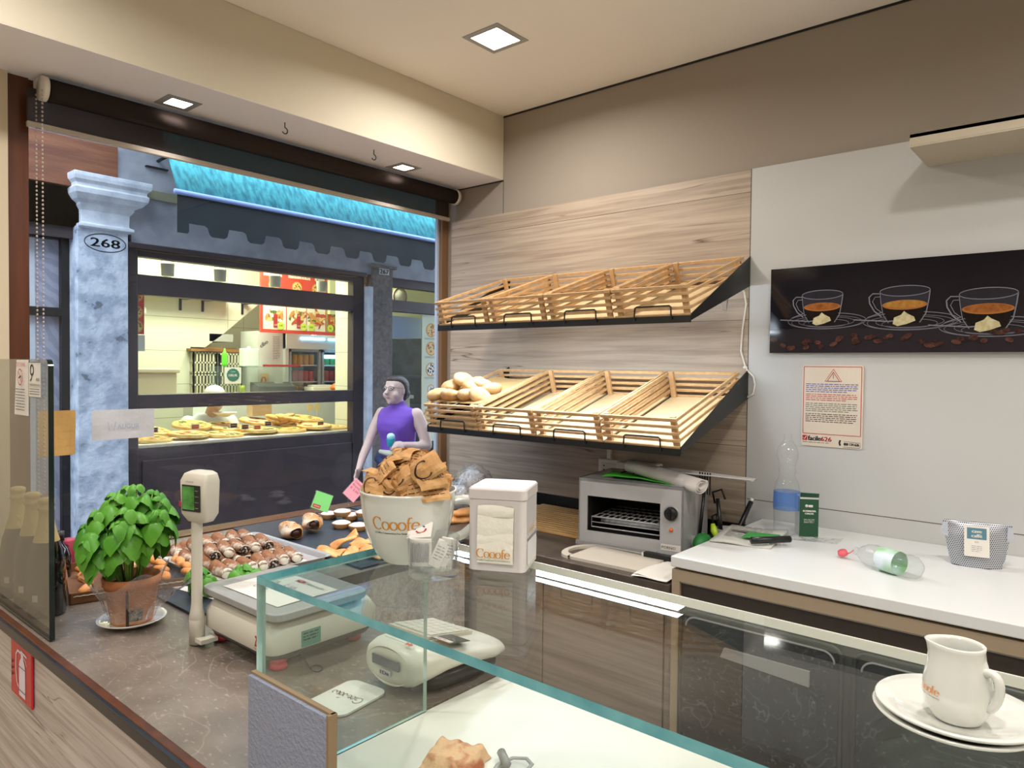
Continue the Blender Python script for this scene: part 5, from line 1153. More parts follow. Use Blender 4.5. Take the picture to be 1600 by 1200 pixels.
q = MB(); q.tube([(-1.115, 2.445, .985), (-1.125, 2.455, 1.01), (-1.11, 2.46, 1.02), (-1.10, 2.45, .995)], .004, 8); q.build('head', M_blackp, pe)
q = MB(); q.ell((-1.115, 2.36, .93), (.03, .05, .036), fn=lambda d: 1+.1*noise.noise(d*3)); tag(q.build('green_sponge_pack', mat('green_pack', '1F7A34', .5)), 'crumpled dark green packet beside the toaster oven foot', 'packet')

# ================================================================== things on the white counter
ZW = .9805
M_news = mat('newsprint', 'C9C8C0', .8)
nw = thing('newspaper', 'folded newspaper on the left corner of the white counter', 'newspaper', (0, 0, 0)); MN = frame((-1.015, 2.20, ZW), (1, .22, 0), (-.22, 1, 0))
q = MB(); q.grid(8, 10, lambda u, v: (.19*u+.02*v, .27*v, .004+.003*math.sin(6*u+2*v)), M=MN); q.build('pages', M_news, nw, solid=.006)
q = MB(); lines(q, .03, .17, .24, 14, .013, .004, 0, MN, z=.012, seed=8, word=.04); q.bx((.04, .155, .0115), (.12, .175, .0122), M=MN); q.build('print', mat('news_grey', '6E6E6C', .8), nw)
q = MB(); q.prism([(.09, .06), (.20, .075), (.20, .155), (.10, .150)], .014, .016, M=MN); q.build('green_cover', mat('cover_green', '3E9B48', .6), nw)
q = MB(); q.tube([(-.885, 2.225, ZW+.022), (-.80, 2.33, ZW+.022)], .011, 14); ub = thing('black_roll', 'short black cylindrical case lying on the newspaper edge', 'case', (0, 0, 0)); q.build('body', M_blackp, ub)
M_pet = M_clear
def bottle_prof_tall():
    return [(.0, .004), (.030, 0), (.040, .006), (.043, .02), (.043, .105), (.0425, .11), (.044, .12), (.043, .16), (.038, .19), (.030, .205), (.026, .22), (.029, .235), (.0265, .25), (.029, .265), (.035, .285), (.0355, .305), (.030, .325), (.016, .345), (.013, .35), (.0135, .372)]
wb = thing('water_bottle', 'tall empty clear plastic bottle with blue label standing by the wall', 'bottle', (-.872, 2.50, ZW))
q = MB(); q.lathe([(r, z*.93) for r, z in bottle_prof_tall()], 32, fn=lambda a, z: 1+(.02*math.sin(5*a) if z < .03 else .012*math.sin(8*a) if .18 < z < .28 else 0)); q.build('shell', M_pet, wb)
q = MB(); q.lathe([(.0437, .085), (.0447, .11), (.0437, .148)], 32, capb=False, fn=lambda a, z: 1); q.build('label', mat_glass('blue_label', (.45, .60, .90), f0=.05, rough=.2, haze=.35, hazecol=(.14, .30, .72)), wb)
gx = thing('capsule_box', 'green and white cardboard box with opened flap beside the tall bottle', 'box', (-.812, 2.53, ZW), rz=RAD(30))
q = MB(); q.bx((-.03, -.03, 0), (.03, .05, .135)); q.build('carton', mat('box_white', 'D2D3CF', .6), gx)
q = MB(); q.bx((-.031, -.0312, 0), (.030, -.030, .128)); 
g1 = q.build('front_panel', mat('bottle_green', '14492F', .5), gx)
MG = frame((-.031, -.0316, 0), (1, 0, 0), (0, 0, 1)); q = MB(); put_text(q, 'ALTERNATIVA', .031, .085, .006, 0, MG, width=.042, center=True, bold=.0006); put_text(q, 'CIALDE', .031, .076, .006, 0, MG, width=.028, center=True, bold=.0006); lines(q, .014, .048, .058, 3, .005, .0015, 0, MG, seed=3, word=.01); q.lathe([(.005, 0), (.005, .001)], 14, capt=True, M=MG @ T(.022, .105, 0)); q.flat([(.028, .101), (.042, .101), (.042, .109), (.028, .109)], .001, 0, MG); q.build('lettering', M_paper, g1)
q = MB(); q.add([(-.03, -.03, .135), (.03, -.03, .135), (.028, -.045, .150), (-.032, -.045, .152)], [(0, 1, 2, 3)]); q.build('flap', mat('bottle_green2', '1B5236', .5), gx, solid=.002)
q = MB(); q.grid(10, 6, lambda u, v: (-.85+.16*u, 2.40+.08*v+.05*u, ZW+.002+.012*max(0, u-.6)*v+.002*math.sin(20*u)*math.sin(9*v)), sm=False); tag(q.build('plastic_wrap', M_film), 'piece of clear crinkled wrap before the green and white box', 'wrap')
lb_ = thing('lying_bottle', 'empty clear plastic bottle with green label lying on its side', 'bottle', (-.50, 2.225, ZW+.033))
lb_.rotation_euler = (0, 0, RAD(-27))
MQ = Ry(-PI/2) @ T(0, 0, -.11)
q = MB(); q.lathe([(.002, .006), (.022, 0), (.030, .012), (.0325, .03), (.031, .05), (.0325, .055), (.0325, .12), (.031, .125), (.033, .14), (.031, .16), (.022, .18), (.012, .195), (.011, .21)], 28, M=MQ, fn=lambda a, z: 1+(.05*math.sin(5*a) if z < .03 else .03*math.sin(3*a+z*60))); q.build('shell', M_pet, lb_)
q = MB(); q.lathe([(.0332, .060), (.0335, .09), (.0332, .118)], 28, M=MQ, capb=False); q.build('label', [mat('apple_green', '63B52E', .4, col2='D8E4EC', nscale=14, detail=1)], lb_)
q = MB(); q.tube([(-.105, 0, 0), (-.12, .004, -.012), (-.135, 0, -.02)], .0015, 6); q.lathe([(.014, 0), (.0145, .004), (.013, .012), (.001, .012)], 20, M=T(-.142, .0, -.022) @ Rx(RAD(25))); q.build('cap', mat('pink_red_cap', 'E0606A', .4), lb_)
# coffee bag
def dots():
    m, nt, b = newmat('dotted_silver_bag'); N = nt.nodes.new; L = nt.links.new; b.inputs['Metallic'].default_value = .35; b.inputs['Roughness'].default_value = .38
    tc = N('ShaderNodeTexCoord'); mp = N('ShaderNodeMapping'); mp.inputs['Scale'].default_value = (190, 190, 190); mp.inputs['Rotation'].default_value = (0, 0, 0)
    L(tc.outputs['Object'], mp.inputs[0]); sp = N('ShaderNodeSeparateXYZ'); L(mp.outputs[0], sp.inputs[0])
    def M2(op, a, b_=None):
        n = N('ShaderNodeMath'); n.operation = op
        for i, v in enumerate((a, b_)):
            if v is None: continue
            if isinstance(v, (int, float)): n.inputs[i].default_value = v
            else: L(v, n.inputs[i])
        return n.outputs[0]
    row = M2('FLOOR', sp.outputs['Z']); off = M2('MULTIPLY', M2('MODULO', row, 2), .5)
    fx = M2('SUBTRACT', M2('FRACT', M2('ADD', sp.outputs['X'], off)), .5); fz = M2('SUBTRACT', M2('FRACT', sp.outputs['Z']), .5)
    d = M2('ADD', M2('POWER', M2('ABSOLUTE', fx), 2), M2('POWER', M2('ABSOLUTE', fz), 2)); k = M2('LESS_THAN', d, .105)
    mc = N('ShaderNodeMixRGB'); mc.inputs[1].default_value = srgb('BFC3CA'); mc.inputs[2].default_value = srgb('43424C'); L(k, mc.inputs[0]); L(mc.outputs[0], b.inputs['Base Color']); return m
M_dots = dots()
cbg = thing('coffee_bag', 'silver coffee bag with dotted pattern and white label standing on the counter', 'bag', (-.31, 2.47, ZW), rz=RAD(14))
def bagf(s_):
    def f(u, v):
        wd = .062+.018*math.sin(PI*min(v*1.05, 1)*.55)+.006*(v > .9)
        dp = .030*(1-v)**.5+.002
        x = (u*2-1)*wd; bul = (1-abs(u*2-1)**2.5)
        return (x+.002*noise.noise(Vector((u*6, v*6, s_))), s_*(dp*(.35+.65*bul)+.003*noise.noise(Vector((u*5+9, v*5, s_)))), .128*v+.004*noise.noise(Vector((u*5, v*2, 3))))
    return f
q = MB(); q.grid(24, 20, bagf(-1)); q.grid(24, 20, bagf(1))
L_ = [bagf(-1)(0, j/20) for j in range(21)]; L2 = [bagf(1)(0, j/20) for j in range(21)]; q.add(L_+L2, [(j, j+1, 22+j, 21+j) for j in range(20)], 1)
L_ = [bagf(-1)(1, j/20) for j in range(21)]; L2 = [bagf(1)(1, j/20) for j in range(21)]; q.add(L_+L2, [(j, j+1, 22+j, 21+j) for j in range(20)], 1)
q.build('body', [M_dots, mat('silver_side', 'A9AFBA', .3, .5, bump=.6, bscale=60)], cbg)
for s_ in (-1, 1):
    q = MB(); q.loft([[(s_*.072, -.012, .08), (s_*.072, .012, .08), (s_*.074, .012, .124), (s_*.074, -.012, .124)], [(s_*.092, -.004, .088), (s_*.092, .004, .088), (s_*.086, .004, .118), (s_*.086, -.004, .118)]], sm=False); q.build('corner_fold', mat('silver_fold', 'B9BEC8', .28, .5, bump=.5, bscale=60), cbg)
q = MB(); ML = frame((-.034, -.0375, .034), (1, 0, 0), (0, .20, 1)); q.bx((0, 0, 0), (.062, .088, .0015), M=ML); lbp = q.build('label', M_paper, cbg)
q = MB(); q.flat([(.007, .050), (.055, .050), (.055, .082), (.007, .082)], .002, 0, ML); put_text(q, 'cave', .031, .068, .010, 1, ML, z=.0026, width=.024, center=True, bold=.0006); put_text(q, 'caffè', .031, .055, .010, 1, ML, z=.0026, width=.026, center=True, bold=.0006); put_text(q, 'ELO', .031, .040, .004, 2, ML, z=.002, center=True); lines(q, .018, .044, .030, 4, .005, .001, 2, ML, z=.002, word=.008, seed=6)
q.build('print', [mat('petrol_print', '4F7C8E', .6), M_paper, M_grey], lbp)

# ================================================================== coffee picture
pic = thing('coffee_picture', 'long dark glossy picture of three glass espresso cups and scattered coffee beans', 'picture', (0, 0, 0))
PX0 = -1.005
q = MB(); q.bx((PX0, 2.668, 1.611), (.35, 2.6865, 1.923)); q.build('panel', mat('picture_dark', '15131A', .07, spec=.5, coat=.5), pic)
MP = frame((0, 2.6675, 0), (1, 0, 0), (0, 0, 1))
Mp = {'glass': mat('pic_glass', '5C5C66', .15), 'glass2': mat('pic_glass_light', '74747E', .15), 'cof': mat('pic_coffee', '120C0C', .15), 'crema': mat('pic_crema', '7C4420', .15, col2='9A5F2C', nscale=60), 'crema2': mat('pic_crema_pale', '94642C', .15, col2='AC7E3C', nscale=60), 'rim': mat('pic_crema_rim', '9C6434', .15), 'cream': mat('pic_cream', 'C9C09A', .2, col2='AFA57C', nscale=70), 'bean': mat('pic_bean', '3C2420', .15, col2='5C3C32', nscale=90), 'beand': mat('pic_bean_line', '170E0C', .2), 'floor': mat('pic_table', '262228', .1), 'bg': mat('pic_back', '1E1B20', .08)}
q = MB(); q.flat([(PX0, 1.611), (.35, 1.611), (.35, 1.68), (PX0, 1.70)], .0006, 0, MP); q.build('painted_table', Mp['floor'], pic)
def oct_(cx, cy, rx, ry, n=28, a0=0, a1=360): return [(cx+rx*math.cos(RAD(a0+(a1-a0)*k/n)), cy+ry*math.sin(RAD(a0+(a1-a0)*k/n))) for k in range(n)]
def piccup(x, y, s, k):
    """x, y: middle of the cup rim; s: rim width"""
    h = s/2
    q = MB()
    q.flat([(x-h*.93, y-.30*s)]+[(x-h*.98, y-.04*s)]+[(x-h, y)]+[(x+h, y+.02*s), (x+h*.97, y-.1*s), (x+h*.9, y-.34*s)], .0010, 0, MP)
    q.flat(oct_(x, y+.01*s, h, .115*s), .0014, 1, MP)
    q.build('painted_glass', [mat('pic_glass_body%d' % k, '2E2D36', .12), mat('pic_glass_in%d' % k, '26252C', .12)], pic)
    q = MB()
    yb = y-.30*s
    q.flat([(x-h*.88, yb+.02*s)]+oct_(x, y-.62*s, h*.70, .09*s, 14, 180, 360)+[(x+h*.88, yb+.02*s)], .0018, 0, MP); q.build('painted_coffee', Mp['cof'], pic)
    q = MB(); q.flat(oct_(x, yb, h*.90, .11*s), .0022, 0, MP); q.flat(oct_(x, yb+.012*s, h*.82, .085*s), .0026, 1, MP); q.build('painted_crema', [Mp['rim'], Mp['crema2' if k == 1 else 'crema']], pic)
    q = MB(); t_ = .014*s
    stroke(q, oct_(x, y+.01*s, h, .115*s, 36)+[(x+h, y+.01*s)], t_, t_*1.3, 0, MP, .0030)
    stroke(q, [(x-h, y), (x-h*.96, y-.2*s), (x-h*.86, y-.5*s), (x-h*.62, y-.70*s)], t_, t_, 0, MP, .0030); stroke(q, [(x+h, y), (x+h*.96, y-.2*s), (x+h*.86, y-.5*s), (x+h*.62, y-.70*s)], t_*1.6, t_, 0, MP, .0030)
    stroke(q, [(x-h*.96, y-.03*s), (x-h*1.30, y-.02*s), (x-h*1.45, y-.10*s), (x-h*1.42, y-.24*s), (x-h*1.22, y-.42*s), (x-h*.92, y-.55*s)], t_*2, t_*1.5, 0, MP, .0030)
    stroke(q, [(x-h*.98, y-.10*s), (x-h*1.2, y-.10*s), (x-h*1.3, y-.2*s), (x-h*1.15, y-.36*s), (x-h*.93, y-.45*s)], t_, t_, 0, MP, .0030)
    for rx, ry, dy in ((1.9, .20, -.66), (1.72, .16, -.69), (1.35, .12, -.68), (1.1, .10, -.72)): stroke(q, oct_(x+.1*s, y+dy*s, h*rx, ry*s, 40)+[(x+.1*s+h*rx, y+dy*s)], t_*.7, t_*(1.2 if rx > 1.8 else .7), 0, MP, .0008)
    stroke(q, [(x-h*2.1, y-.60*s), (x-h*.6, y-.66*s), (x+h*.3, y-.62*s)], t_*1.4, t_*2.0, 1, MP, .0034); stroke(q, [(x-h*1.5, y-.56*s), (x-h*.9, y-.45*s)], t_, t_*1.5, 1, MP, .0034)
    q.build('painted_outline', [Mp['glass2'], Mp['glass2']], pic)
    q = MB(); q.flat([(x-h*.45, y-.72*s), (x-h*.40, y-.58*s), (x-h*.12, y-.52*s), (x-h*.0, y-.44*s), (x+h*.14, y-.50*s), (x+h*.40, y-.57*s), (x+h*.46, y-.66*s), (x+h*.1, y-.73*s), (x-h*.25, y-.77*s)], .0038, 0, MP); q.build('painted_cream', Mp['cream'], pic)
piccup((-0.819, 2.668, 1.817)[0], (-0.819, 2.668, 1.817)[2], .140, 0)
piccup((-0.555, 2.668, 1.815)[0], (-0.555, 2.668, 1.815)[2], .150, 1)
piccup((-0.321, 2.668, 1.793)[0], (-0.321, 2.668, 1.793)[2], .155, 2)
piccup(.13, 1.806, .155, 3)
rb = random.Random(21); q = MB()
for k in range(64):
    x = max(PX0+.016, min(.33, PX0+.01+1.33*k/64+rb.uniform(-.02, .02))); y = 1.648+rb.uniform(-.012, .022)-.01*math.sin(k*.3)
    a = rb.uniform(-.4, .4); rx, ry = .0125*rb.uniform(.8, 1.2), .0075
    q.flat([(x+rx*math.cos(t)*math.cos(a)-ry*math.sin(t)*math.sin(a), y+rx*math.cos(t)*math.sin(a)+ry*math.sin(t)*math.cos(a)) for t in [2*PI*j/12 for j in range(12)]], .0042+k*.00004, k % 2, MP)
bn = q.build('painted_beans', [Mp['bean'], mat('pic_bean2', '2A1917', .15, col2='4A2E28', nscale=80)], pic); bn['kind'] = 'stuff'

# ------------------------------------------------------------------ notice on the wall
nb = thing('allergen_notice', 'cream notice with red frame, warning triangle and phone number on the white wall', 'notice', (0, 0, 0))
A0 = (-0.888, 2.684, 1.285); A1 = (-0.680, 2.684, 1.567)
wN, hN = A1[0]-A0[0], A1[2]-A0[2]
MNo = frame((A0[0], 2.6855, A0[2]-.012), (1, 0, 0), (0, 0, 1)); hN += .012
q = MB(); q.prism(rr_poly(0, 0, wN, hN, .008), 0, .003, M=MNo); q.build('sheet', mat('cream_sheet', 'D6C9B8', .5), nb)
q = MB(); f0, f1, g0, g1_ = .006, wN-.006, .045, hN-.006
for a, b_ in (((f0, g0), (f1, g0)), ((f1, g0), (f1, g1_)), ((f1, g1_), (f0, g1_)), ((f0, g1_), (f0, g0))): stroke(q, [a, b_], .0022, .0022, 0, MNo, .0036)
cx = wN*.52; ty = hN-.058
for s_, wd in ((.028, .003), (.021, .004)): stroke(q, [(cx-s_, ty), (cx, ty+s_*1.55), (cx+s_, ty), (cx-s_, ty)], wd, wd, 0, MNo, .0036)
q.flat([(.005, .020), (.022, .020), (.022, .038), (.005, .038)], .0036, 0, MNo); put_text(q, '626', .070, .020, .016, 0, MNo, z=.0036, width=.036, bold=.001); q.build('red_print', M_red, nb)
q = MB(); stroke(q, [(.008, .029), (.012, .024), (.019, .035)], .002, .002, 1, MNo, .0046)
put_text(q, 'facile', .025, .020, .018, 0, MNo, z=.0036, width=.044, bold=.0011); lines(q, .006, .10, .013, 1, .004, .0015, 0, MNo, z=.0036, word=.012, seed=1)
put_text(q, '800 134 626', wN-.060, .010, .010, 0, MNo, z=.0036, width=.050, bold=.0008); stroke(q, [(wN-.072, .028), (wN-.075, .018), (wN-.072, .008)], .006, .003, 0, MNo, .0036)
stroke(q, [(cx, ty+.010), (cx, ty+.026)], .0015, .0015, 0, MNo, .0036); stroke(q, [(wN-.062, .004), (wN-.008, .004), (wN-.006, .008), (wN-.006, .022), (wN-.06, .024)], .0012, .0012, 0, MNo, .0036)
q.build('black_print', [M_blk, M_paper], nb)
for (y0_, n_, m_, sd, nm) in ((hN-.070, 5, M_blue, 1, 'blue_text'), (hN-.107, 4, M_red, 2, 'red_text'), (hN-.140, 5, mat('green_grey_print', '5D6B5C', .6), 3, 'green_text'), (hN-.178, 5, M_dkprint, 4, 'dark_text')):
    q = MB(); lines(q, .014, wN-.016, y0_, n_, .0068, .0024, 0, MNo, .0036, seed=sd, word=.012); o_ = q.build(nm, m_, nb); o_['kind'] = 'stuff'
# ================================================================== things on the stone counter
ZS = .8705
# sparkling wine bottles
M_bglass = mat('black_bottle_glass', '07090A', .08, coat=.5)
M_foil = mat('gold_foil', 'CDB377', .35, .75, bump=.5, bscale=70)
wbt = thing('wine_bottle', '', 'bottle', (-2.10, .655, ZS), group='gold-foiled sparkling wine bottles')
q = MB(); q.lathe([(.0, .006), (.040, 0), (.045, .006), (.045, .11), (.044, .14), (.038, .175), (.028, .205), (.019, .235), (.016, .262)], 32); q.build('glass', M_bglass, wbt)
q = MB(); q.lathe([(.0315, .199), (.022, .232), (.0178, .262), (.0172, .278), (.0205, .283), (.0195, .290), (.0165, .294), (.0185, .300), (.0195, .306), (.019, .312), (.012, .316), (.001, .317)], 28, capb=False, fn=lambda a, z: 1+.015*math.sin(7*a+z*80)+.01*math.sin(13*a)); q.build('foil', M_foil, wbt)
q = MB(); MLb = Rz(RAD(-52))
q.grid(6, 2, lambda u, v: tuple(MLb @ Vector((.0457*math.cos((u-.5)*.9), .0457*math.sin((u-.5)*.9), .035+.040*v)))); lb0 = q.build('label', mat('brown_label', '4A3C30', .5), wbt)
q = MB(); q.grid(3, 2, lambda u, v: tuple(MLb @ Vector((.0461*math.cos((u-.5)*.32), .0461*math.sin((u-.5)*.32), .047+.018*v)))); q.build('label_mark', M_paper, lb0)
for i, (x, y, lb) in enumerate(((-2.185, .642, 'dark gold-foiled wine bottle at the edge of the glass screen, nearest the basil'), (-2.30, .642, 'middle one of the three gold-foiled dark bottles behind the glass screen'), (-2.43, .642, 'farthest left of the three gold-foiled dark bottles behind the glass screen'))):
    o_ = wbt if i == 0 else dup(wbt); o_.location = (x, y, ZS); o_['label'] = lb
ob = thing('small_bottle', 'small dark bottle with black screw cap between the wine bottles and the window', 'bottle', (-2.52, .775, ZS))
q = MB(); q.lathe([(.03, 0), (.032, .005), (.032, .07), (.024, .095), (.012, .112), (.012, .122)], 20); q.build('glass', M_bglass, ob)
q = MB(); q.lathe([(.0145, .119), (.0145, .148), (.001, .149)], 16); q.build('cap', M_blackp, ob)
cn = thing('drink_can', 'slim pinkish-red drink can by the window behind the wine bottles', 'can', (-2.66, .845, ZS))
q = MB(); q.lathe([(.018, 0), (.021, .004), (.021, .083), (.018, .09)], 24, capt=True); q.build('body', mat('pink_can', 'B8425A', .35, .3), cn)
q = MB(); stroke(q, arc(0, 0, .008, .009, 20, 340), .0025, .0025, 0, frame((-.0+.0215*math.cos(-.6), .0215*math.sin(-.6), .065), (math.sin(.6), math.cos(.6), 0), (0, 0, 1))); q.build('print', M_blk, cn)
lq = thing('liqueur_bottle', 'round clear bottle of red liqueur with wrapped cork by the window', 'bottle', (-2.60, .945, ZS))
q = MB(); q.lathe([(.0, .008), (.040, 0), (.052, .012), (.056, .035), (.050, .060), (.030, .078), (.020, .088), (.018, .10), (.018, .165), (.022, .168), (.022, .176)], 32); q.build('glass', mat_glass('clear_bottle', (.95, .93, .93), f0=.08), lq)
q = MB(); q.lathe([(.0, .010), (.046, .008), (.053, .035), (.047, .058), (.028, .076), (.017, .088), (.017, .10), (.001, .10)], 28); q.build('liquor', mat('red_liqueur', '7A0F1C', .1, trans=.35, ior=1.33), lq)
q = MB(); q.lathe([(.020, .115), (.021, .175), (.0205, .182), (.001, .183)], 20, capb=False, fn=lambda a, z: 1+.03*math.sin(9*a)); q.build('cork_wrap', mat('cork_paper', 'C29A66', .7, bump=.3), lq)

# tray of orange biscuits
ot = thing('biscuit_tray', 'low brown cardboard tray of orange finger biscuits behind the potted basil', 'tray', (0, 0, 0))
MO = frame((-2.215, .705, ZS), (.28, 1, 0), (-1, .28, 0))
LX, LY = .36, .36
q = MB(); q.bx((0, 0, 0), (LX, LY, .004), M=MO)
for a, b_ in (((0, 0, 0), (LX, .004, .032)), ((0, LY-.004, 0), (LX, LY, .032)), ((0, 0, 0), (.004, LY, .032)), ((LX-.004, 0, 0), (LX, LY, .032))): q.bx(a, b_, M=MO)
q.build('card', mat('brown_card', '7A5030', .7), ot)
q = MB(); q.tube([tuple(MO @ Vector((.01+.34*k/40, -.001, .022+.0015*(k % 2)))) for k in range(41)], .0012, 5); q.build('white_edge', M_paper, ot)
M_bis = mat('orange_biscuit', 'DF8E48', .6, col2='F0B070', nscale=16, bump=.35, bscale=30)
rr = random.Random(3); bi = 0
for r_ in range(4):
    for c_ in range(5):
        q = MB(); q.tube([(-.036, 0, 0), (-.028, .002, .003), (0, -.001, .005), (.028, .002, .003), (.036, 0, 0)], [.005, .0125, .014, .0125, .005], 12, flat=.8)
        o_ = q.build('finger_biscuit', M_bis); p_ = MO @ Vector((.045+.068*c_+rr.uniform(-.006, .006), .035+.078*r_+rr.uniform(-.006, .006), .022+.016*rr.random())); o_.location = p_; o_.rotation_euler = (rr.uniform(-.2, .2), rr.uniform(-.12, .12), 1.30+rr.uniform(-.35, .35)+1.57)
        tag(o_, 'orange finger biscuit lying in the low cardboard tray', 'biscuit', 'orange finger biscuits in the cardboard tray')

# ------------------------------------------------------------------ basil
PX_, PY_ = -1.945, .765
sd_ = thing('saucer', 'white ceramic saucer under the potted basil', 'saucer', (PX_, PY_, ZS))
q = MB(); q.lathe([(.045, 0), (.048, .004), (.075, .012), (.083, .017), (.082, .019), (.072, .014), (.045, .008), (.001, .008)], 40); q.build('dish', M_cer, sd_)
bs = thing('basil_plant', 'lush green basil in a terracotta pot wrapped in clear film', 'plant', (PX_, PY_, ZS+.009))
q = MB(); q.lathe([(.0, .003), (.048, 0), (.050, .003), (.064, .095), (.069, .098), (.070, .118), (.066, .120), (.062, .100), (.058, .095), (.001, .095)], 36); q.build('pot', mat('terracotta', 'B06A3C', .75, col2='C68A5E', nscale=14, bump=.1), bs)
q = MB(); q.lathe([(.0, .098), (.061, .097)], 24, capb=False); q.ell((.02, 0, .1), (.03, .03, .01)); q.build('soil', mat('dark_soil', '2C2019', .95, bump=.8), bs)
q = MB(); q.bx((.046, -.042, .002), (.050, -.037, .11), M=Rz(RAD(8))); q.build('plant_stake', M_dkprint, bs)
lbm = Rz(RAD(-12)); q = MB(); q.grid(6, 2, lambda u, v: tuple(lbm @ Vector(((.0522+.015*v*.3)*math.cos((u-.5)*.6), (.0522+.015*v*.3)*math.sin((u-.5)*.6), .012+.030*v)))); q.build('pot_label', mat('label_grey', '8A8276', .5, col2='3A342E', nscale=60, lo=.45, hi=.55), bs)
M_leaf = mat('basil_leaf', '40861F', .45, col2='68AA34', nscale=6, bump=.25, bscale=14, sss=.0)
M_leaf.node_tree.nodes['Principled BSDF'].inputs['Transmission Weight'].default_value = .0
M_stem = mat('basil_stem', '7FA94C', .5)
def leaf(q, base, d, up, L_, W_, cup, droop, m=0):
    d = Vector(d).normalized(); up = Vector(up); up = (up-d*up.dot(d)).normalized(); sd = d.cross(up); b = Vector(base); ph = rl_.random()*6
    nu, nv = 8, 9
    def f(u, v):
        s = u*2-1; t = v; w_ = W_*(math.sin(PI*min(1, t**.85)))**.6*(1-.18*t)+.0006
        cv = cup*(1-s*s)*math.sin(PI*t)*W_; rp2 = .0018*math.sin(t*22+ph)*abs(s)
        vein = -.0016*math.exp(-(s*5)**2)
        p = b+d*(L_*t)*math.cos(droop*t*.6)+sd*(s*w_)+up*(cv+rp2+vein-L_*droop*t*t*.55)
        return tuple(p)
    q.grid(nu, nv, f, m)
rl_ = random.Random(17)
def basil(parent, cx, cy, z0, ztop, R_, nst, nlf, seed, lean=(0, 0), LS=1.0):
    global rl_
    rl_ = random.Random(seed); st = MB(); lf = MB()
    tips = []
    for k in range(nst):
        a = rl_.random()*2*PI; r = R_*math.sqrt((k+.5)/nst); h = ztop*(.98-.30*(r/R_)**2)*rl_.uniform(.93, 1.03)
        bx_ = Vector((cx+.25*r*math.cos(a), cy+.25*r*math.sin(a), z0)); tp = Vector((cx+r*math.cos(a)+lean[0], cy+r*math.sin(a)+lean[1], h))
        mid = bx_.lerp(tp, .5)+Vector((-.1*r*math.cos(a), -.1*r*math.sin(a), .012)); st.tube([bx_, mid, tp], [.0032, .0028, .002], 7)
        for lv in range(nlf):
            t = 1-lv*.14; p = bx_.lerp(tp, t) if t > .5 else mid; ph = lv*PI/2+rl_.random()*.8
            for s_ in (0, PI):
                out = Vector((math.cos(ph+s_)+.55*math.cos(a), math.sin(ph+s_)+.55*math.sin(a), .25-.12*lv)); L_ = rl_.uniform(.042, .066)*(.6 if lv == 0 else 1.12)*LS; 
                leaf(lf, p, out, (0, 0, 1), L_, L_*rl_.uniform(.42, .54), rl_.uniform(.6, 1.1), rl_.uniform(.9, 2.0))
    st.build('stems', M_stem, parent); lf.build('leaves', M_leaf, parent)
basil(bs, 0, 0, .095, .352, .118, 24, 4, 23, lean=(.012, .010))
# crinkled film round the pot
q = MB()
def filmf(u, v):
    a = 2*PI*u; r = .055+.018*v+.030*v*v*(1+.5*math.sin(3*a+1))+.004*math.sin(11*a)+.005*noise.noise(Vector((a*2, v*3, 1))); z = .008+.115*v+.022*math.sin(4*a+2)*v
    r += .05*max(0, math.cos(a-RAD(38)))**6*v**1.5
    return (r*math.cos(a), r*math.sin(a), z)
q.grid(48, 12, filmf); q.build('clear_film', M_film, bs)
sp = thing('basil_sprig', 'small bright basil top peeking up behind the scale platter', 'plant', (-2.0, 1.115, ZS))
basil(sp, 0, 0, 0, .060, .03, 4, 3, 5, LS=.9)
sp2 = thing('basil_sprig', 'loose basil sprig hanging beside the scale display pole', 'plant', (-2.02, .985, ZS))
basil(sp2, 0, 0, 0, .085, .035, 5, 4, 9, LS=.7)

# ------------------------------------------------------------------ slates, trays, pastries
def slate(label, x0, y0, x1, y1, z, seed):
    rr = random.Random(seed); pts = []
    for (ax, ay), (bx_, by) in (((x0, y0), (x1, y0)), ((x1, y0), (x1, y1)), ((x1, y1), (x0, y1)), ((x0, y1), (x0, y0))):
        for k in range(14): t = k/14; pts.append((ax+(bx_-ax)*t+rr.uniform(-.0022, .0022), ay+(by-ay)*t+rr.uniform(-.0022, .0022)))
    q = MB(); q.prism(pts, z, z+.007); tag(q.build('slate_board', M_slate), label, 'slate board')
slate('slate board between the potted basil and the scale, with a white paper corner on it', -2.42, .895, -1.86, 1.18, ZS, 1)
slate('slate board carrying the rolled puff pastries and tartlets by the window', -2.75, 1.47, -1.90, 2.02, ZS, 2)
slate('slate board at the far corner by the bread wall', -2.75, 2.06, -2.12, 2.62, ZS, 3)
q = MB(); q.add([(-2.16, .955, ZS+.0085), (-1.95, .985, ZS+.0085), (-1.99, 1.06, ZS+.0085), (-2.06, 1.05, ZS+.0085)], [(0, 1, 2, 3)]); tag(q.build('paper_corner', M_paper, solid=.0006), 'white paper sheet corner on the slate beside the scale pole', 'paper')
ctr = thing('cannoli_tray', 'rectangular steel tray lined with white paper under the cannoli', 'tray', (0, 0, 0))
TX0, TY0, TX1, TY1 = -2.54, 1.04, -2.03, 1.455; tz = ZS+.012
def oct_ring(x0, y0, x1, y1, r, z): return [(x, y, z) for x, y in rr_poly(x0, y0, x1, y1, r, 4)]
q = MB(); q.loft([oct_ring(TX0+.02, TY0+.02, TX1-.02, TY1-.02, .02, tz), oct_ring(TX0+.012, TY0+.012, TX1-.012, TY1-.012, .025, tz+.016), oct_ring(TX0, TY0, TX1, TY1, .03, tz+.018), oct_ring(TX0, TY0, TX1, TY1, .03, tz+.0165), oct_ring(TX0+.014, TY0+.014, TX1-.014, TY1-.014, .025, tz+.014), oct_ring(TX0+.022, TY0+.022, TX1-.022, TY1-.022, .02, tz-.002)], sm=False, cap=False)
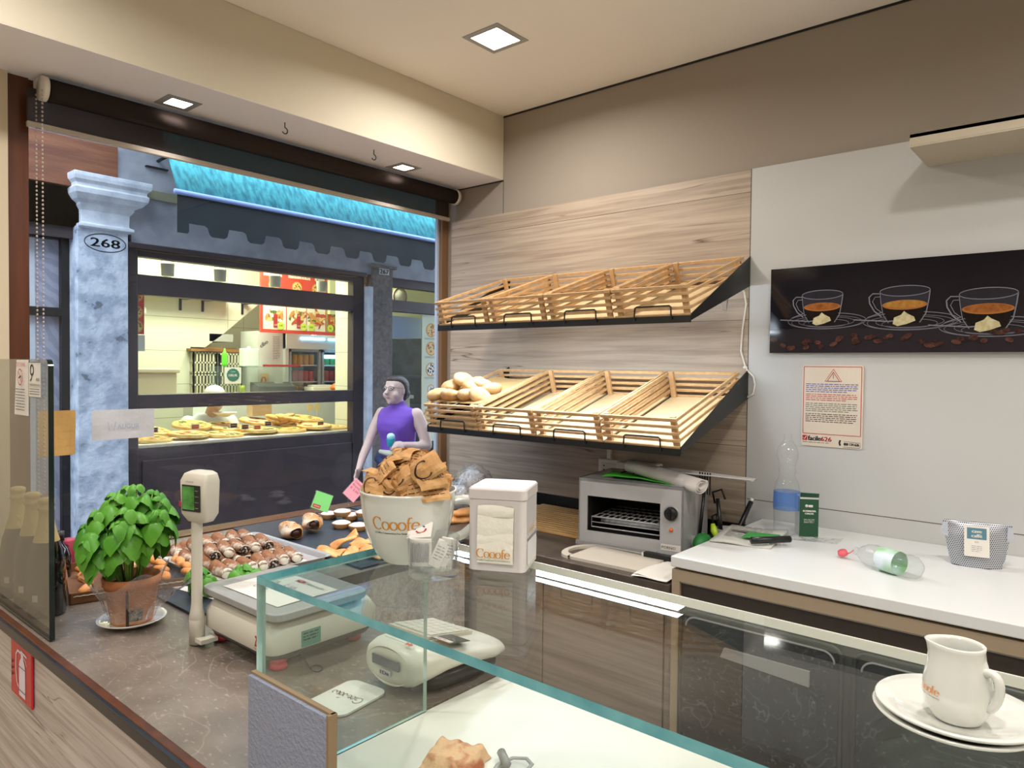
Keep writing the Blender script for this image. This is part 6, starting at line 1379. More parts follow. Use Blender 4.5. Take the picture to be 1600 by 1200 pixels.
q.prism(rr_poly(TX0+.02, TY0+.02, TX1-.02, TY1-.02, .02, 4), tz-.002, tz+.001); q.build('tray', M_steel, ctr)
q = MB(); q.grid(4, 4, lambda u, v: (TX0+.03+(TX1-TX0-.05)*u, TY0+.03+(TY1-TY0-.10)*v, tz+.003+.001*math.sin(7*u+5*v))); q.build('liner', M_paper, ctr)
q = MB(); q.bx((-2.50, 1.10, ZS), (-2.07, 1.42, ZS+.0095)); tag(q.build('serving_slab', M_blackp), 'black slab under the steel cannoli tray', 'board')
M_cann = mat('cannoli_shell', '935F38', .7, col2='E0D2C2', nscale=24, bump=.5, bscale=45, lo=.48, hi=.66)
M_ric = mat('ricotta_cream', 'EFE9DA', .5)
M_choc = mat('chocolate_chips', '2A1C18', .6, col2='D8CDC0', nscale=140, bump=.8, bscale=160, lo=.52, hi=.6)
def cannolo(end):
    t = thing('cannolo', '', 'pastry', (0, 0, 0), group='cannoli on the steel tray')
    q = MB()
    def f(u, v):
        a = 2*PI*u*.93+.3; x = -.05+.10*v; r = .0175+.0025*math.cos(v*PI)+.0008*math.sin(a*9+v*30); tw = (v-.5)*.5
        x += .010*math.sin(a+1)*(1 if v > .5 else -1)*abs(v-.5)*2
        return (x, r*math.cos(a+tw)*1.05, r*math.sin(a+tw)*.95)
    q.grid(22, 10, f); q.build('shell', M_cann, t, solid=.0025)
    q = MB()
    for s_ in (-1, 1): q.ell((s_*.040, 0, 0), (.019, .0172, .0165), fn=lambda d: 1+.06*noise.noise(d*4))
    q.tube([(-.04, 0, 0), (.04, 0, 0)], .014, 12)
    q.build('filling', M_ric if end == 0 else M_choc, t)
    return t
pr = [cannolo(0), cannolo(1)]; used = [False, False]; rr = random.Random(31)
spots = []
for r_, x in enumerate((-2.115, -2.225, -2.335, -2.44)):
    for c_ in range(7 if r_ < 3 else 6):
        y = 1.10+.0415*c_+(.01 if r_ % 2 else 0)
        if y < 1.375: spots.append((x+rr.uniform(-.008, .008), y, tz+.022, (c_+r_) % 3, r_, c_, 0))
for r_, x in enumerate((-2.24, -2.36)):
    for c_ in range(5): spots.append((x, 1.13+.046*c_, tz+.052, (c_+r_+1) % 2, r_, c_, 1))
for x, y, z, e, r_, c_, lay in spots:
    e = 0 if e != 1 else 1
    o_ = pr[e] if not used[e] else dup(pr[e]); used[e] = True
    o_.location = (x, y, z); o_.rotation_euler = (rr.uniform(-.5, .5), rr.uniform(-.06, .06), rr.uniform(-.22, .12)-.12)
    fl = 'black-speckled chocolate chip ends' if e else 'white cream ends'
    lv = 'second layer' if lay else 'bottom layer'
    rw_ = (['near', 'far'][r_] if lay else ['frontmost', 'second', 'third', 'rearmost'][r_])
    o_['label'] = 'sugar-dusted cannolo with %s, %s, %s row, %s from the left' % (fl, lv, rw_, ['first', 'second', 'third', 'fourth', 'fifth', 'sixth', 'seventh'][c_])
# rolled puff pastries
M_puff = mat('golden_puff', 'C98E52', .65, col2='EADCC8', nscale=15, bump=.5, bscale=40, lo=.46, hi=.66)
M_jam = mat('dark_filling', '3A1C16', .5)
for k, (x, y, z, rz, lb) in enumerate(((-2.44, 1.545, .905, -.2, 'front one of two sugar-dusted rolled puff pastries on the slate'), (-2.46, 1.655, .918, -.5, 'rear one of two sugar-dusted rolled puff pastries, leaning on the front one'))):
    t = thing('puff_pastry', lb, 'pastry', (x, y, z), rz=rz, group='rolled puff pastries')
    q = MB()
    def pf(u, v):
        a = 2*PI*u; x_ = -.060+.12*v; r = (.036+.004*math.sin(3*a+v*5)+.003*math.sin(v*22+a))*(1-.35*abs(v*2-1)**3)
        return (x_, r*1.05*math.cos(a), r*.86*math.sin(a)+.0)
    q.grid(24, 14, pf); q.build('dough', M_puff, t)
    for s_ in (-1, 1):
        q = MB(); q.ell((s_*.050, 0, 0), (.012, .017, .012), fn=lambda d: 1+.1*noise.noise(d*4)); q.build('filling', M_jam, t)
    q = MB(); rr2 = random.Random(k)
    for j in range(22): a = rr2.uniform(.6, 2.5); xx = rr2.uniform(-.045, .045); q.ell((xx, .037*math.cos(a), .0325*math.sin(a)), (.0024, .0016, .0016), seg=6, rings=4)
    o_ = q.build('chocolate_drops', M_choc, t); o_['kind'] = 'stuff'
# tartlets
M_tart = mat('tart_crust', 'C98D52', .7, col2='DDAA72', nscale=20, bump=.2)
M_sug = mat('powdered_sugar', 'E4DEDC', .8, col2='B9A79A', nscale=30, bump=.6, bscale=50, lo=.55, hi=.75)
tt = thing('tartlet', '', 'tartlet', (0, 0, 0), group='sugar-dusted tartlets')
q = MB(); q.lathe([(.026, 0), (.030, .002), (.038, .020), (.039, .022), (.035, .021)], 32, fn=lambda a, z: 1+.012*math.sin(16*a)); q.build('crust', M_tart, tt)
q = MB(); q.ell((0, 0, .020), (.0365, .0365, .011), fn=lambda d: 1+.04*noise.noise(d*4), seg=24); q.build('sugar_top', M_sug, tt)
for k, (x, y, z, lb) in enumerate(((-2.43, 1.775, .878, 'left front sugar-dusted tartlet on the slate, nearest the puff pastries'), (-2.345, 1.795, .878, 'right front sugar-dusted tartlet on the slate, beside the giant cup'), (-2.54, 1.86, .898, 'upper left tartlet in the rear pile behind the green price card'), (-2.46, 1.915, .898, 'rear tartlet half hidden by the giant cup'), (-2.53, 1.895, .878, 'lower tartlet of the rear pile'), (-2.62, 1.85, .878, 'farthest left tartlet near the window glass'))):
    o_ = tt if k == 0 else dup(tt); o_.location = (x, y, z); o_['label'] = lb
# twisted orange biscuits
M_fan = mat('golden_fan_biscuit', 'D9924E', .6, col2='EDB878', nscale=14, bump=.4, bscale=50)
for k, (x, y, z, rz, tl, lb) in enumerate(((-2.12, 1.50, .885, .3, 0, 'lying front left'), (-2.03, 1.525, .885, -.5, .1, 'lying front right, nearest the glass case'), (-2.15, 1.585, .905, .9, -.55, 'leaning upright with its tip up'), (-2.07, 1.62, .905, 1.2, -.25, 'behind the front ones'), (-1.98, 1.585, .892, .2, .1, 'rightmost, half hidden by the giant cup'), (-2.12, 1.64, .885, -.2, 0, 'under the others'))):
    q = MB()
    def ff(u, v, k=k):
        a = (u-.5)*2; t = v; w_ = .020+.010*math.sin(PI*t); return (-.055+.11*t, a*w_+.006*math.sin(PI*2*t), .006*math.sin(PI*t*2+a*2)+.006*(1-a*a)+.0015*math.sin(a*16))
    q.grid(16, 14, ff); o_ = q.build('twist_biscuit', M_fan, solid=.008); o_.location = (x, y, z); o_.rotation_euler = (.1, tl, rz)
    tag(o_, 'golden twisted biscuit on the slate, '+lb, 'biscuit', 'golden twisted biscuits on the slate')
for k, (px_, lb) in enumerate((((-2.137, 2.154, 0.920), 'golden biscuit seen through the cup handle, upper'), ((-2.106, 2.154, 0.900), 'golden biscuit seen through the cup handle, lower'), ((-2.126, 2.135, 0.900), 'golden biscuit seen through the cup handle, left'), ((-2.107, 2.170, 0.930), 'golden biscuit between the cup handle and the napkin tin'))):
    q = MB(); q.ell((0, 0, 0), (.06, .035, .016), fn=lambda d: 1+.1*math.sin(9*d.x+k)+.05*noise.noise(d*3)); o_ = q.build('twist_biscuit', M_fan); o_.location = px_; o_.rotation_euler = (0, 0, .8+.3*k); tag(o_, lb, 'biscuit', 'golden biscuits behind the giant cup')
for k, (p_, lb, s_) in enumerate((((-2.318, 2.447, 0.990), 'clear film bag of sugar-white biscuits in the far corner, upper', 1.0), ((-2.351, 2.386, 0.930), 'clear film bag of sugar-white biscuits in the far corner, lower left', .9))):
    t = thing('biscuit_bag', lb, 'bag', p_, group='clear bags of white biscuits')
    q = MB(); q.ell((0, 0, 0), (.085*s_, .06*s_, .065*s_), fn=lambda d: 1+.08*noise.noise(d*3)+.03*math.sin(25*d.x)*math.sin(25*d.z), seg=36, rings=24); q.build('biscuits', mat('white_biscuits%d' % k, 'F0ECEA', .8, col2='B5AAAE', nscale=60, bump=1, bscale=90, lo=.5, hi=.66), t)
    q = MB(); q.ell((0, 0, .01), (.105*s_, .07*s_, .085*s_), fn=lambda d: 1+.16*noise.noise(d*5), seg=28, rings=18); q.build('film', M_film, t)
# price cards
def pcard(label, c, right, up, w_, h_, col, txt, tcol, stem=.05, red=False):
    t = thing('price_card', label, 'price card', (0, 0, 0)); M = frame(c, right, up)
    q = MB(); q.bx((-w_/2, -h_/2, -.001), (w_/2, h_/2, .001), M=M); q.build('card', col, t)
    q = MB(); q.bx((-w_/2-.003, -h_/2-.003, -.002), (w_/2+.003, h_/2+.003, -.0012), M=M); q.build('clear_holder', M_clear, t)
    q = MB()
    if red: q.prism(rr_poly(-w_/2+.004, -h_/2+.004, -w_/2+.036, -h_/2+.018, .003), .001, .0016, 0, M); put_text(q, 'CREMA', -w_/2+.007, -h_/2+.008, .006, 1, M, z=.0022, width=.026)
    else:
        for j, tx in enumerate(txt): put_text(q, tx, -w_/2+.006, h_/2-.016-.016*j, .010, 0, M, z=.0016, width=w_*.75)
    q.build('print', [M_red if red else tcol, M_paper], t)
    lo_ = M @ Vector((0, -h_/2, -.001)); q = MB(); q.tube([lo_, (lo_.x, lo_.y, ZS+.008)], .0012, 6); q.build('stem', M_clear, t)
pcard('bright green tilted price card standing behind the rolled puff pastries', (-2.45, 1.695, .995), (.35, .72, -.33), (-.1, .38, .92), .070, .070, mat('card_green', '7FD67A', .5), None, M_red, red=True)
pcard('pink tilted price card with red writing left of the giant cup', (-2.50, 1.895, 1.01), (.3, .55, -.62), (0, .30, .9), .062, .085, mat('card_pink', 'EFA6B4', .5), ['Crostatina', 'frutta', '€ 2,00'], M_red)

# ------------------------------------------------------------------ scale with display pole
scl = thing('weighing_scale', 'white shop scale with steel platter and a display head on a pole', 'scale', (0, 0, 0))
M_sc = mat('ivory_plastic', 'CCC8BA', .4); M_scg = mat('grey_plastic', '4C4B49', .45)
SX0, SX1, SY0, SY1 = -1.70, -1.385, .83, 1.13
q = MB(); z0 = ZS+.022
q.loft([oct_ring(SX0, SY0, SX1, SY1, .03, z0+.018), oct_ring(SX0, SY0, SX1, SY1, .03, z0+.060), oct_ring(SX0+.012, SY0+.012, SX1-.012, SY1-.012, .03, z0+.082), oct_ring(SX0+.03, SY0+.03, SX1-.03, SY1-.03, .03, z0+.088)]); q.build('housing', M_sc, scl, bev=.002)
q = MB(); q.loft([oct_ring(SX0+.015, SY0+.015, SX1-.015, SY1-.015, .03, z0), oct_ring(SX0+.004, SY0+.004, SX1-.004, SY1-.004, .03, z0+.0185)]); q.build('base', M_scg, scl)
q = MB(); q.loft([oct_ring(SX0+.0, SY0+.012, SX1+.005, SY1-.05, .025, z0+.094), oct_ring(SX0-.012, SY0+.0, SX1+.012, SY1-.04, .03, z0+.097), oct_ring(SX0-.012, SY0+.0, SX1+.012, SY1-.04, .03, z0+.112), oct_ring(SX0-.004, SY0+.008, SX1+.004, SY1-.048, .028, z0+.1135)], sm=False); pt = q.build('platter', M_dsteel, scl, bev=.0015)
q = MB(); q.loft([oct_ring(SX0+.05, SY0+.05, SX1-.05, SY1-.09, .03, z0+.085), oct_ring(SX0+.05, SY0+.05, SX1-.05, SY1-.09, .03, z0+.095)]); q.build('platter_support', M_scg, scl)
for k, (x, y) in enumerate(((-1.418, .868), (-1.435, 1.085), (-1.67, .868), (-1.67, 1.085))):
    q = MB(); q.lathe([(.017, 0), (.0195, .003), (.0195, .010), (.015, .014), (.0195, .018), (.0195, .026)], 20, capt=True, M=T(x, y, ZS)); o_ = q.build('foot', mat('red_foot', 'C23A48', .4) if k < 1 else bpy.data.materials['red_foot'], scl)
q = MB(); MG2 = frame((SX1+.0005, .905, z0+.022), (0, 1, 0), (0, 0, 1)); q.bx((0, 0, 0), (.05, .036, .001), M=MG2); gl_ = q.build('green_label', mat('green_sticker', '4F8F7C', .5), scl)
q = MB(); lines(q, .004, .044, .028, 3, .007, .003, 0, MG2, z=.0016, seed=3); q.build('label_print', M_blk, gl_)
q = MB(); MR_ = frame((-1.452, SY0-.0006, z0+.030), (1, 0, 0), (0, 0, 1)); q.flat([(0, 0), (.011, 0), (.011, .004), (.006, .006), (.013, .024), (.002, .024), (.002, .020), (.007, .018)], .0004, 0, MR_); put_text(q, 'OHAUS', -.002, -.006, .003, 0, MR_, width=.016); q.build('maker_mark', M_red, scl)
# pole and head
q = MB(); px_, py_ = -1.686, .812
q.lathe([(.0205, .004), (.0205, .062), (.0200, .064), (.021, .066), (.0165, .085), (.0145, .10), (.0145, .312)], 28, M=T(px_, py_, ZS) @ Sc(1, .85, 1)); q.bx((px_, py_-.012, ZS+.012), (px_+.045, py_+.03, ZS+.022)); q.build('pole', M_sc, scl)
MH = T(px_+.008, py_+.006, ZS+.300) @ Rz(RAD(17)) @ Sc(.9, .9, .98)
q = MB()
def hr_(x0, x1, y0, y1, z, r=.010): return [(x, y, z) for x, y in rr_poly(x0, y0, x1, y1, r, 4)]
q.loft([hr_(-.030, .034, -.020, .016, 0), hr_(-.046, .046, -.028, .022, .020), hr_(-.048, .048, -.030, .024, .100), hr_(-.040, .042, -.024, .022, .118), hr_(-.026, .030, -.014, .018, .124)], M=MH); hd_ = q.build('display_head', M_sc, scl, bev=.002)
MD = MH @ frame((-.034, -.0306, .028), (1, 0, 0), (0, -.01, 1))
q = MB(); q.bx((0, 0, -.001), (.064, .064, .0006), M=MD); q.build('screen_frame', mat('dark_green_lens', '16221A', .12), hd_)
q = MB(); q.bx((.002, .004, .0006), (.044, .060, .001), M=MD); q.build('screen', mat('green_lcd', '2F6B2C', .15, col2='57A04C', nscale=30), hd_)
q = MB(); q.flat([(-.011, .010), (-.003, .010), (-.003, .014), (-.006, .016), (-.003, .022), (-.011, .022)], .0012, 0, MD); q.build('head_mark', M_red, hd_)
q = MB(); put_text(q, 'OHAUS', .014, .070, .004, 0, MD, width=.028, z=.001); lines(q, .047, .060, .05, 4, .014, .002, 0, MD, z=.001, word=.008); q.build('head_print', M_grey, hd_)
# price sheet on the platter
psh = thing('price_sheet', 'white squared paper with handwritten prices lying on the scale platter', 'paper', (0, 0, 0)); MPS = frame((-1.655, .862, z0+.1145), (1, .02, 0), (-.02, 1, 0))
q = MB(); q.grid(4, 4, lambda u, v: (.235*u, .165*v, .0012*math.sin(4*u+2*v)**2), M=MPS); q.build('sheet', M_paper, psh)
q = MB(); put_text(q, 'NON', .10, .135, .016, 1, MPS, z=.0022, width=.034, bold=.0006); put_text(q, 'Attrouki', .14, .135, .013, 0, MPS, z=.0022, width=.07); put_text(q, 'BUSTA', .035, .095, .015, 0, MPS, z=.0022, width=.05); put_text(q, '2  SiA', .11, .095, .014, 0, MPS, z=.0022, width=.045); put_text(q, 'CARTA', .055, .045, .015, 0, MPS, z=.0022, width=.055); q.build('handwriting', [M_grey, M_red], psh)
q = MB(); q.tube([(-1.385, .90, ZS+.03), (-1.37, .904, ZS+.02), (-1.352, .903, ZS+.01), (-1.338, .903, ZS+.005), (-1.330, .910, ZS+.003), (-1.330, .92, ZS+.003), (-1.338, .929, ZS+.003), (-1.352, .933, ZS+.003), (-1.362, .928, ZS+.003), (-1.364, .918, ZS+.003), (-1.358, .910, ZS+.003)], .0016, 6); tag(q.build('thin_cable', M_black), 'thin black cable loop on the counter beside the red scale foot', 'cable')

# ------------------------------------------------------------------ small till
till = thing('cash_register', 'small white curved cash register marked EDit behind the glass end pane', 'cash register', (0, 0, 0))
MTl = frame((-1.135, .965, ZS), (1, .03, 0), (-.03, 1, 0))
q = MB(); rings = []
def sec(y, w, zb, zt, p=2.6, n=28):
    out = []
    for k in range(n):
        a = 2*PI*k/n; c, s = math.cos(a), math.sin(a); out.append((w*(abs(c)**(2/p))*(1 if c >= 0 else -1), y, (zb+zt)/2+(zt-zb)/2*(abs(s)**(2/p))*(1 if s >= 0 else -1)))
    return out
for y, w, zb, zt in ((-.022, .050, .040, .080), (-.018, .070, .026, .094), (-.006, .082, .020, .102), (.02, .092, .026, .104), (.06, .100, .036, .098), (.10, .106, .040, .090), (.15, .110, .034, .080), (.20, .110, .026, .070), (.235, .104, .028, .064), (.25, .085, .034, .058)): rings.append(sec(y, w, zb, zt))
q.loft(rings, M=MTl); q.build('housing', mat('warm_white_shell', 'D6D2C4', .35), till)
q = MB(); q.loft([sec(y, w, zb, zt, 3) for y, w, zb, zt in ((.02, .05, .0, .04), (.05, .085, .0, .05), (.15, .10, .0, .05), (.22, .09, .0, .045))], M=MTl); q.build('base', M_blackp, till)
MDp = MTl @ frame((-.052, -.024, .040), (1, 0, 0), (0, -.03, 1))
q = MB(); q.lathe([(.001, 0), (.050, 0), (.054, .002)], 32, capb=False, M=MTl @ T(0, -.0175, .060) @ Rx(PI/2) @ Sc(1.18, .72, 1)); q.build('display_ring', mat('ring_white', 'CBC7B8', .3), till)
q = MB(); q.bx((.012, .020, -.001), (.092, .040, .0025), M=MDp); q.build('customer_display', mat('grey_lcd', '63666E', .15), till)
q = MB(); q.bx((.034, .002, .0015), (.068, .0145, .0025), M=MDp); st_ = q.build('name_sticker', mat('lilac_sticker', 'C4C0CC', .6), till)
q = MB(); put_text(q, 'EDit', .037, .0045, .0075, 0, MDp, z=.003, width=.027, bold=.0008); q.build('sticker_print', M_blk, st_)
def tz_(y): return .1045-.034*max(0, (y-.03))/.2
q = MB(); MK_ = MTl @ Rx(math.atan(-.17))
MK_ = MTl @ frame((-.095, .075, .1005), (1, 0, 0), (0, 1, -.19))
q.bx((0, -.01, -.012), (.125, .135, .0005), M=MK_); kb = q.build('keyboard', mat('key_bed', 'C9C2B0', .4), till)
for r_ in range(5):
    for c_ in range(6):
        q = MB(); q.bx((.004+.0198*c_, .004+.0255*r_, .0005), (.0212+.0198*c_, .026+.0255*r_, .0035), M=MK_); q.build('key', bpy.data.materials.get('key_cap') or mat('key_cap', 'DAD5C8', .4), kb, bev=.0008, seg=1)
q = MB(); q.bx((.128, -.004, .0), (.185, .06, .001), M=MK_); q.bx((.133, .012, .001), (.18, .03, .0016), M=MK_); q.build('operator_display', mat('smoke_lens', '55564F', .2), till)
q = MB(); q.bx((.132, -.001, .001), (.180, .012, .0018), M=MK_); lines(q, .136, .176, .004, 1, .004, .003, 1, MK_, z=.0022); q.build('strip_label', [M_paper, M_red], till)
q = MB(); MA_ = MTl @ frame((.0, -.004, .103), (1, 0, 0), (0, .4, .1)); stroke(q, [(-.035, .008), (.035, .008)], .0012, .0012, 0, MA_, .003); q.flat([(.030, .003), (.040, .006), (.040, .002), (.052, .008), (.040, .014), (.040, .010), (.030, .013)], .0032, 1, MA_); q.build('arrow_mark', [M_grey, mat('arrow_red', 'C45A4A', .5)], till)
q = MB(); q.tube([(-1.02, 1.12, ZS+.03), (-1.0, 1.13, ZS+.03), (-.99, 1.17, ZS+.015), (-1.01, 1.185, ZS+.004), (-1.04, 1.185, ZS+.003)], .0025, 8); q.build('cord', M_whitep, till)
# rounded label lying on the counter
rlb = thing('counter_label', 'white rounded plastic label with handwriting lying on the counter behind the metal plate', 'label', (0, 0, 0)); MRl = frame((-1.225, .805, ZS+.0008), (1, .13, 0), (-.13, 1, 0))
q = MB(); q.prism(rr_poly(0, 0, .105, .135, .022), 0, .004, M=MRl); q.build('plate', M_paper, rlb, bev=.001)
MRt = MRl @ T(.094, .078, .0045) @ Rz(PI); q = MB(); th = .0013
stroke(q, arc(.010, .012, .009, .011, 40, 330), th, th, 0, MRt); stroke(q, [(.018, .006), (.019, .012), (.012, .012)], th, th, 0, MRt)
for k, x in enumerate((.024, .034, .046, .056, .066, .076)): stroke(q, arc(x+.003, .008, .004, .006, 90*(k % 3), 90*(k % 3)+290, 12), th, th, 0, MRt)
stroke(q, [(.02, .0), (.026, .016), (.03, .002), (.036, .013)], th, th, 0, MRt); stroke(q, [(.060, .0), (.064, .014), (.07, .001)], th, th, 0, MRt); stroke(q, [(.05, .022), (.056, .026)], th, th, 0, MRt); q.build('handwriting', M_blk, rlb)
# focaccia slice with tongs
fo = thing('focaccia_slice', 'piece of baked focaccia lying on the white display surface at the lower edge', 'pastry', (-.852, .858, ZS+.0), rz=RAD(20)); fo.scale = (.82, .8, .8)
q = MB(); q.grid(26, 18, lambda u, v: (-.062+.124*u+.003*math.sin(v*14), -.05+.10*v+.003*math.sin(u*17), (.001 if u in (0, 1) or v in (0, 1) else .030*(min(u, 1-u, v, 1-v)*9 if min(u, 1-u, v, 1-v) < .11 else 1)+.004*noise.noise(Vector((u*9, v*9, 1)))+.006*noise.noise(Vector((u*4, v*4, 7)))))); q.build('crust', mat('focaccia_crust', 'E0B48A', .65, col2='B8623C', nscale=26, bump=.7, bscale=50, lo=.5, hi=.68), fo)
tg = thing('serving_tongs', 'grey serving tongs with open loop handle beside the focaccia slice', 'tongs', (0, 0, 0))
q = MB(); q.tube([(-.762, .835, ZS+.006), (-.785, .895, ZS+.007), (-.778, .925, ZS+.008), (-.758, .938, ZS+.009), (-.740, .930, ZS+.009), (-.735, .910, ZS+.008), (-.745, .880, ZS+.007)], .004, 8, flat=.5); q.tube([(-.80, .92, ZS+.012), (-.77, .90, ZS+.010)], .008, 8); q.build('loop', M_dsteel, tg)

# ================================================================== things on the glass case
ZG = 1.2155
# giant cup
CX, CY = -.932, .820
cup = thing('giant_cup', 'giant white coffee cup printed with a golden word, filled with sugar sachets', 'cup', (CX, CY, ZG))
cp_ = [(.041, 0), (.042, .002), (.053, .011), (.064, .030), (.0725, .055), (.078, .08), (.0812, .105), (.0824, .118), (.084, .1205), (.0825, .123), (.080, .1215), (.077, .105), (.069, .06), (.053, .02), (.001, .012)]
q = MB(); q.lathe(cp_, 64); q.build('bowl', M_cer, cup)
def cprof(z):
    for (r0, z0_), (r1, z1_) in zip(cp_, cp_[1:]):
        if z0_ <= z <= z1_: return r0+(r1-r0)*(z-z0_)/(z1_-z0_)
    return .08
hd = RAD(46)   # the handle points to the right of the photograph
hv = Vector((math.cos(hd), math.sin(hd), 0))
q = MB(); pts = [(.070, .100), (.100, .103), (.122, .094), (.126, .078), (.116, .058), (.094, .040), (.060, .030)]
fine = []
for i in range(len(pts)-1):
    for j in range(4): t = j/4; fine.append((pts[i][0]*(1-t)+pts[i+1][0]*t, pts[i][1]*(1-t)+pts[i+1][1]*t))
fine.append(pts[-1]); q.tube([hv*a+Vector((0, 0, b_)) for a, b_ in fine], [.011]*len(fine), 14, flat=.75); q.build('handle', M_cer, cup, sub=1)
fc_ = math.atan2(-CY, -CX) if False else math.atan2(0-CY, 0-CX)
def wrapc(x, y, z): 
    zz = y; r = cprof(zz)+.0004+z*.2; a = fc_-RAD(15)+x/.076; return (r*math.cos(a), r*math.sin(a), zz)
q = MB(); logo(q, -.043, .066, .084, 0, wrap=wrapc, m2=1); q.build('lettering', [M_orange, M_dkprint], cup)
# sachets
M_sach = mat('brown_sachet', 'B5834A', .6, col2='CBA06A', nscale=12, bump=.4, bscale=35)
def sachet(seed, mark):
    rr = random.Random(seed); w_, h_ = .052, .040
    t = thing('sugar_sachet', '', 'sachet', (0, 0, 0), group='brown sugar sachets heaped in the giant cup')
    def f(s_):
        def g(u, v):
            x, y = (u-.5)*w_, (v-.5)*h_; e = min(u, 1-u, v, 1-v); th_ = .0045*min(1, e*6)
            b_ = .010*math.sin(u*3+seed)*math.sin(v*2.5+seed*2)+.0035*noise.noise(Vector((u*4, v*4, seed)))
            return (x+.002*math.sin(v*6+seed), y, s_*th_+b_)
        return g
    q = MB(); q.grid(10, 8, f(1), sm=False); q.grid(10, 8, f(-1), sm=False); q.build('paper', M_sach, t)
    q = MB()
    def onto(x, y, z): u, v = x/w_+.5, y/h_+.5; p = f(1)(min(max(u, 0), 1), min(max(v, 0), 1)); return (p[0], p[1], p[2]+.0007)
    tmp = MB()
    if mark == 0: logo(tmp, -.020, -.004, .042, 0, sub=False)
    elif mark == 1: stroke(tmp, arc(-.008, 0, .012, .014, 45, 315, 20), .003, .0012)
    else: lines(tmp, -.022, .022, .010, 4, .0065, .0012, seed=seed, word=.008)
    for fc2 in tmp.f: q.add([onto(*tmp.v[i]) for i in fc2], [tuple(range(len(fc2)))])
    q.build('print', M_dkprint, t)
    q2 = [c for c in t.children]
    return t
SP_ = [sachet(k+1, k % 3) for k in range(6)]; us = [0]*6; rr = random.Random(77)
camv = Vector((-CX, -CY, 0)).normalized()
def place_sachet(p, nrm, spin, lab, kind=None):
    k = kind if kind is not None else rr.randrange(6); o_ = SP_[k] if not us[k] else dup(SP_[k]); us[k] = 1
    n = Vector(nrm).normalized(); xd = Vector((0, 0, 1)).cross(n); xd = xd.normalized() if xd.length > .1 else Vector((1, 0, 0)); yd = n.cross(xd)
    M = Matrix.Identity(4); c, s = math.cos(spin), math.sin(spin); X2 = xd*c+yd*s; Y2 = yd*c-xd*s
    for i in range(3): M[i][0] = X2[i]; M[i][1] = Y2[i]; M[i][2] = n[i]; M[i][3] = p[i]
    o_.matrix_world = M; o_.location = p; o_.rotation_euler = M.to_euler(); o_['label'] = lab
SL = 'crumpled brown paper sugar sachet heaped in the giant white cup'
zr = ZG+.122
for ring, (R_, z, n) in enumerate(((.056, -.006, 13), (.058, .010, 13), (.049, .028, 11), (.034, .042, 8), (.014, .052, 4))):
    for k in range(n):
        a = 2*PI*k/n+ring*.4+rr.uniform(-.15, .15); rad = Vector((math.cos(a), math.sin(a), 0)); r = R_+rr.uniform(-.004, .004)
        place_sachet((CX+r*rad.x, CY+r*rad.y, zr+z+rr.uniform(-.004, .006)), rad*(1.0 if ring < 2 else .7)+Vector((rr.uniform(-.5, .5), rr.uniform(-.5, .5), .12+.33*ring)), rr.uniform(-.9, .9), SL)
rgt = Vector((.761, .649, 0))
for (dx, dz, kd, sp_, lab) in ((.038, .030, 0, .12, 'sugar sachet with the whole printed word facing front at the upper right of the heap'), (.030, .046, 1, .5, 'sugar sachet with one large letter C at the top right of the heap'), (-.056, .010, 1, -.25, 'sugar sachet with large letter C at the left rim of the giant cup'), (.045, .010, 2, .05, 'sugar sachet with lines of small print at the front rim of the giant cup')):
    p_ = Vector((CX, CY, zr+dz))+rgt*dx+camv*(math.sqrt(max(0, .0052-dx*dx))+.004); place_sachet(p_, camv*1.0+rgt*dx*8+Vector((0, 0, .35)), sp_, lab, kd)
# clear round holder with white sachets
HX, HY = -.832, .786
ho = thing('clear_holder', 'round clear plastic holder in front of the giant cup', 'holder', (HX, HY, ZG))
M_acr = mat_glass('acrylic', (.95, .96, .96), f0=.09, haze=.04, hazecol=(.9, .9, .92))
q = MB(); q.lathe([(.0, 0), (.039, 0), (.040, .002), (.040, .010), (.0385, .011), (.0395, .012), (.0415, .060), (.042, .062), (.0400, .062), (.0378, .014), (.001, .013)], 48); q.build('tub', M_acr, ho)
M_ws = mat('white_sachet', 'DCD8D2', .6)
def wsach(name, label, p, rx, ry, rz, w_, h_, print_):
    t = thing(name, label, 'sachet', p, group='white sachets in the clear holder'); t.rotation_euler = (rx, ry, rz)
    q = MB(); q.bx((-w_/2, -.0016, 0), (w_/2, .0016, h_)); q.build('paper', M_ws, t, bev=.0012)
    q = MB(); Mq = frame((-w_/2, -.0017, 0), (1, 0, 0), (0, 0, 1)); r9 = random.Random(int(h_*1e4))
    if print_ == 0:
        for k in range(16): x = .003+(w_-.006)*k/16; q.flat([(x, .006+.004*r9.random()), (x+.0011, .006), (x+.0011, h_-.006-.006*r9.random()), (x, h_-.006)], .0005, 0, Mq)
    elif print_ == 1: stroke(q, arc(w_/2, h_*.6, .008, .006, 20, 200), .003, .001, 1, Mq, .0005); stroke(q, arc(w_/2+.002, h_*.5, .008, .006, 200, 380), .003, .001, 2, Mq, .0005); put_text(q, 'zuc', w_/2-.004, h_*.25, .004, 0, Mq, z=.0005)
    else: lines(q, .003, w_-.003, h_-.012, 5, .005, .0012, 0, Mq, .0005, seed=9, word=.007)
    q.build('print', [M_grey, M_blue, M_red], t)
wsach('white_sachet', 'upright white sachet with dense vertical print at the front of the clear holder', (HX-.012, HY-.018, ZG+.014), RAD(-4), 0, RAD(38), .036, .044, 0)
wsach('white_sachet', 'white sachet with red and blue mark lying tilted on top of the clear holder', (HX-.020, HY-.014, ZG+.057), RAD(-58), RAD(-6), RAD(36), .040, .034, 1)
wsach('white_sachet', 'white sachet leaning right inside the clear holder', (HX+.006, HY-.006, ZG+.014), RAD(-10), RAD(24), RAD(42), .020, .045, 2)
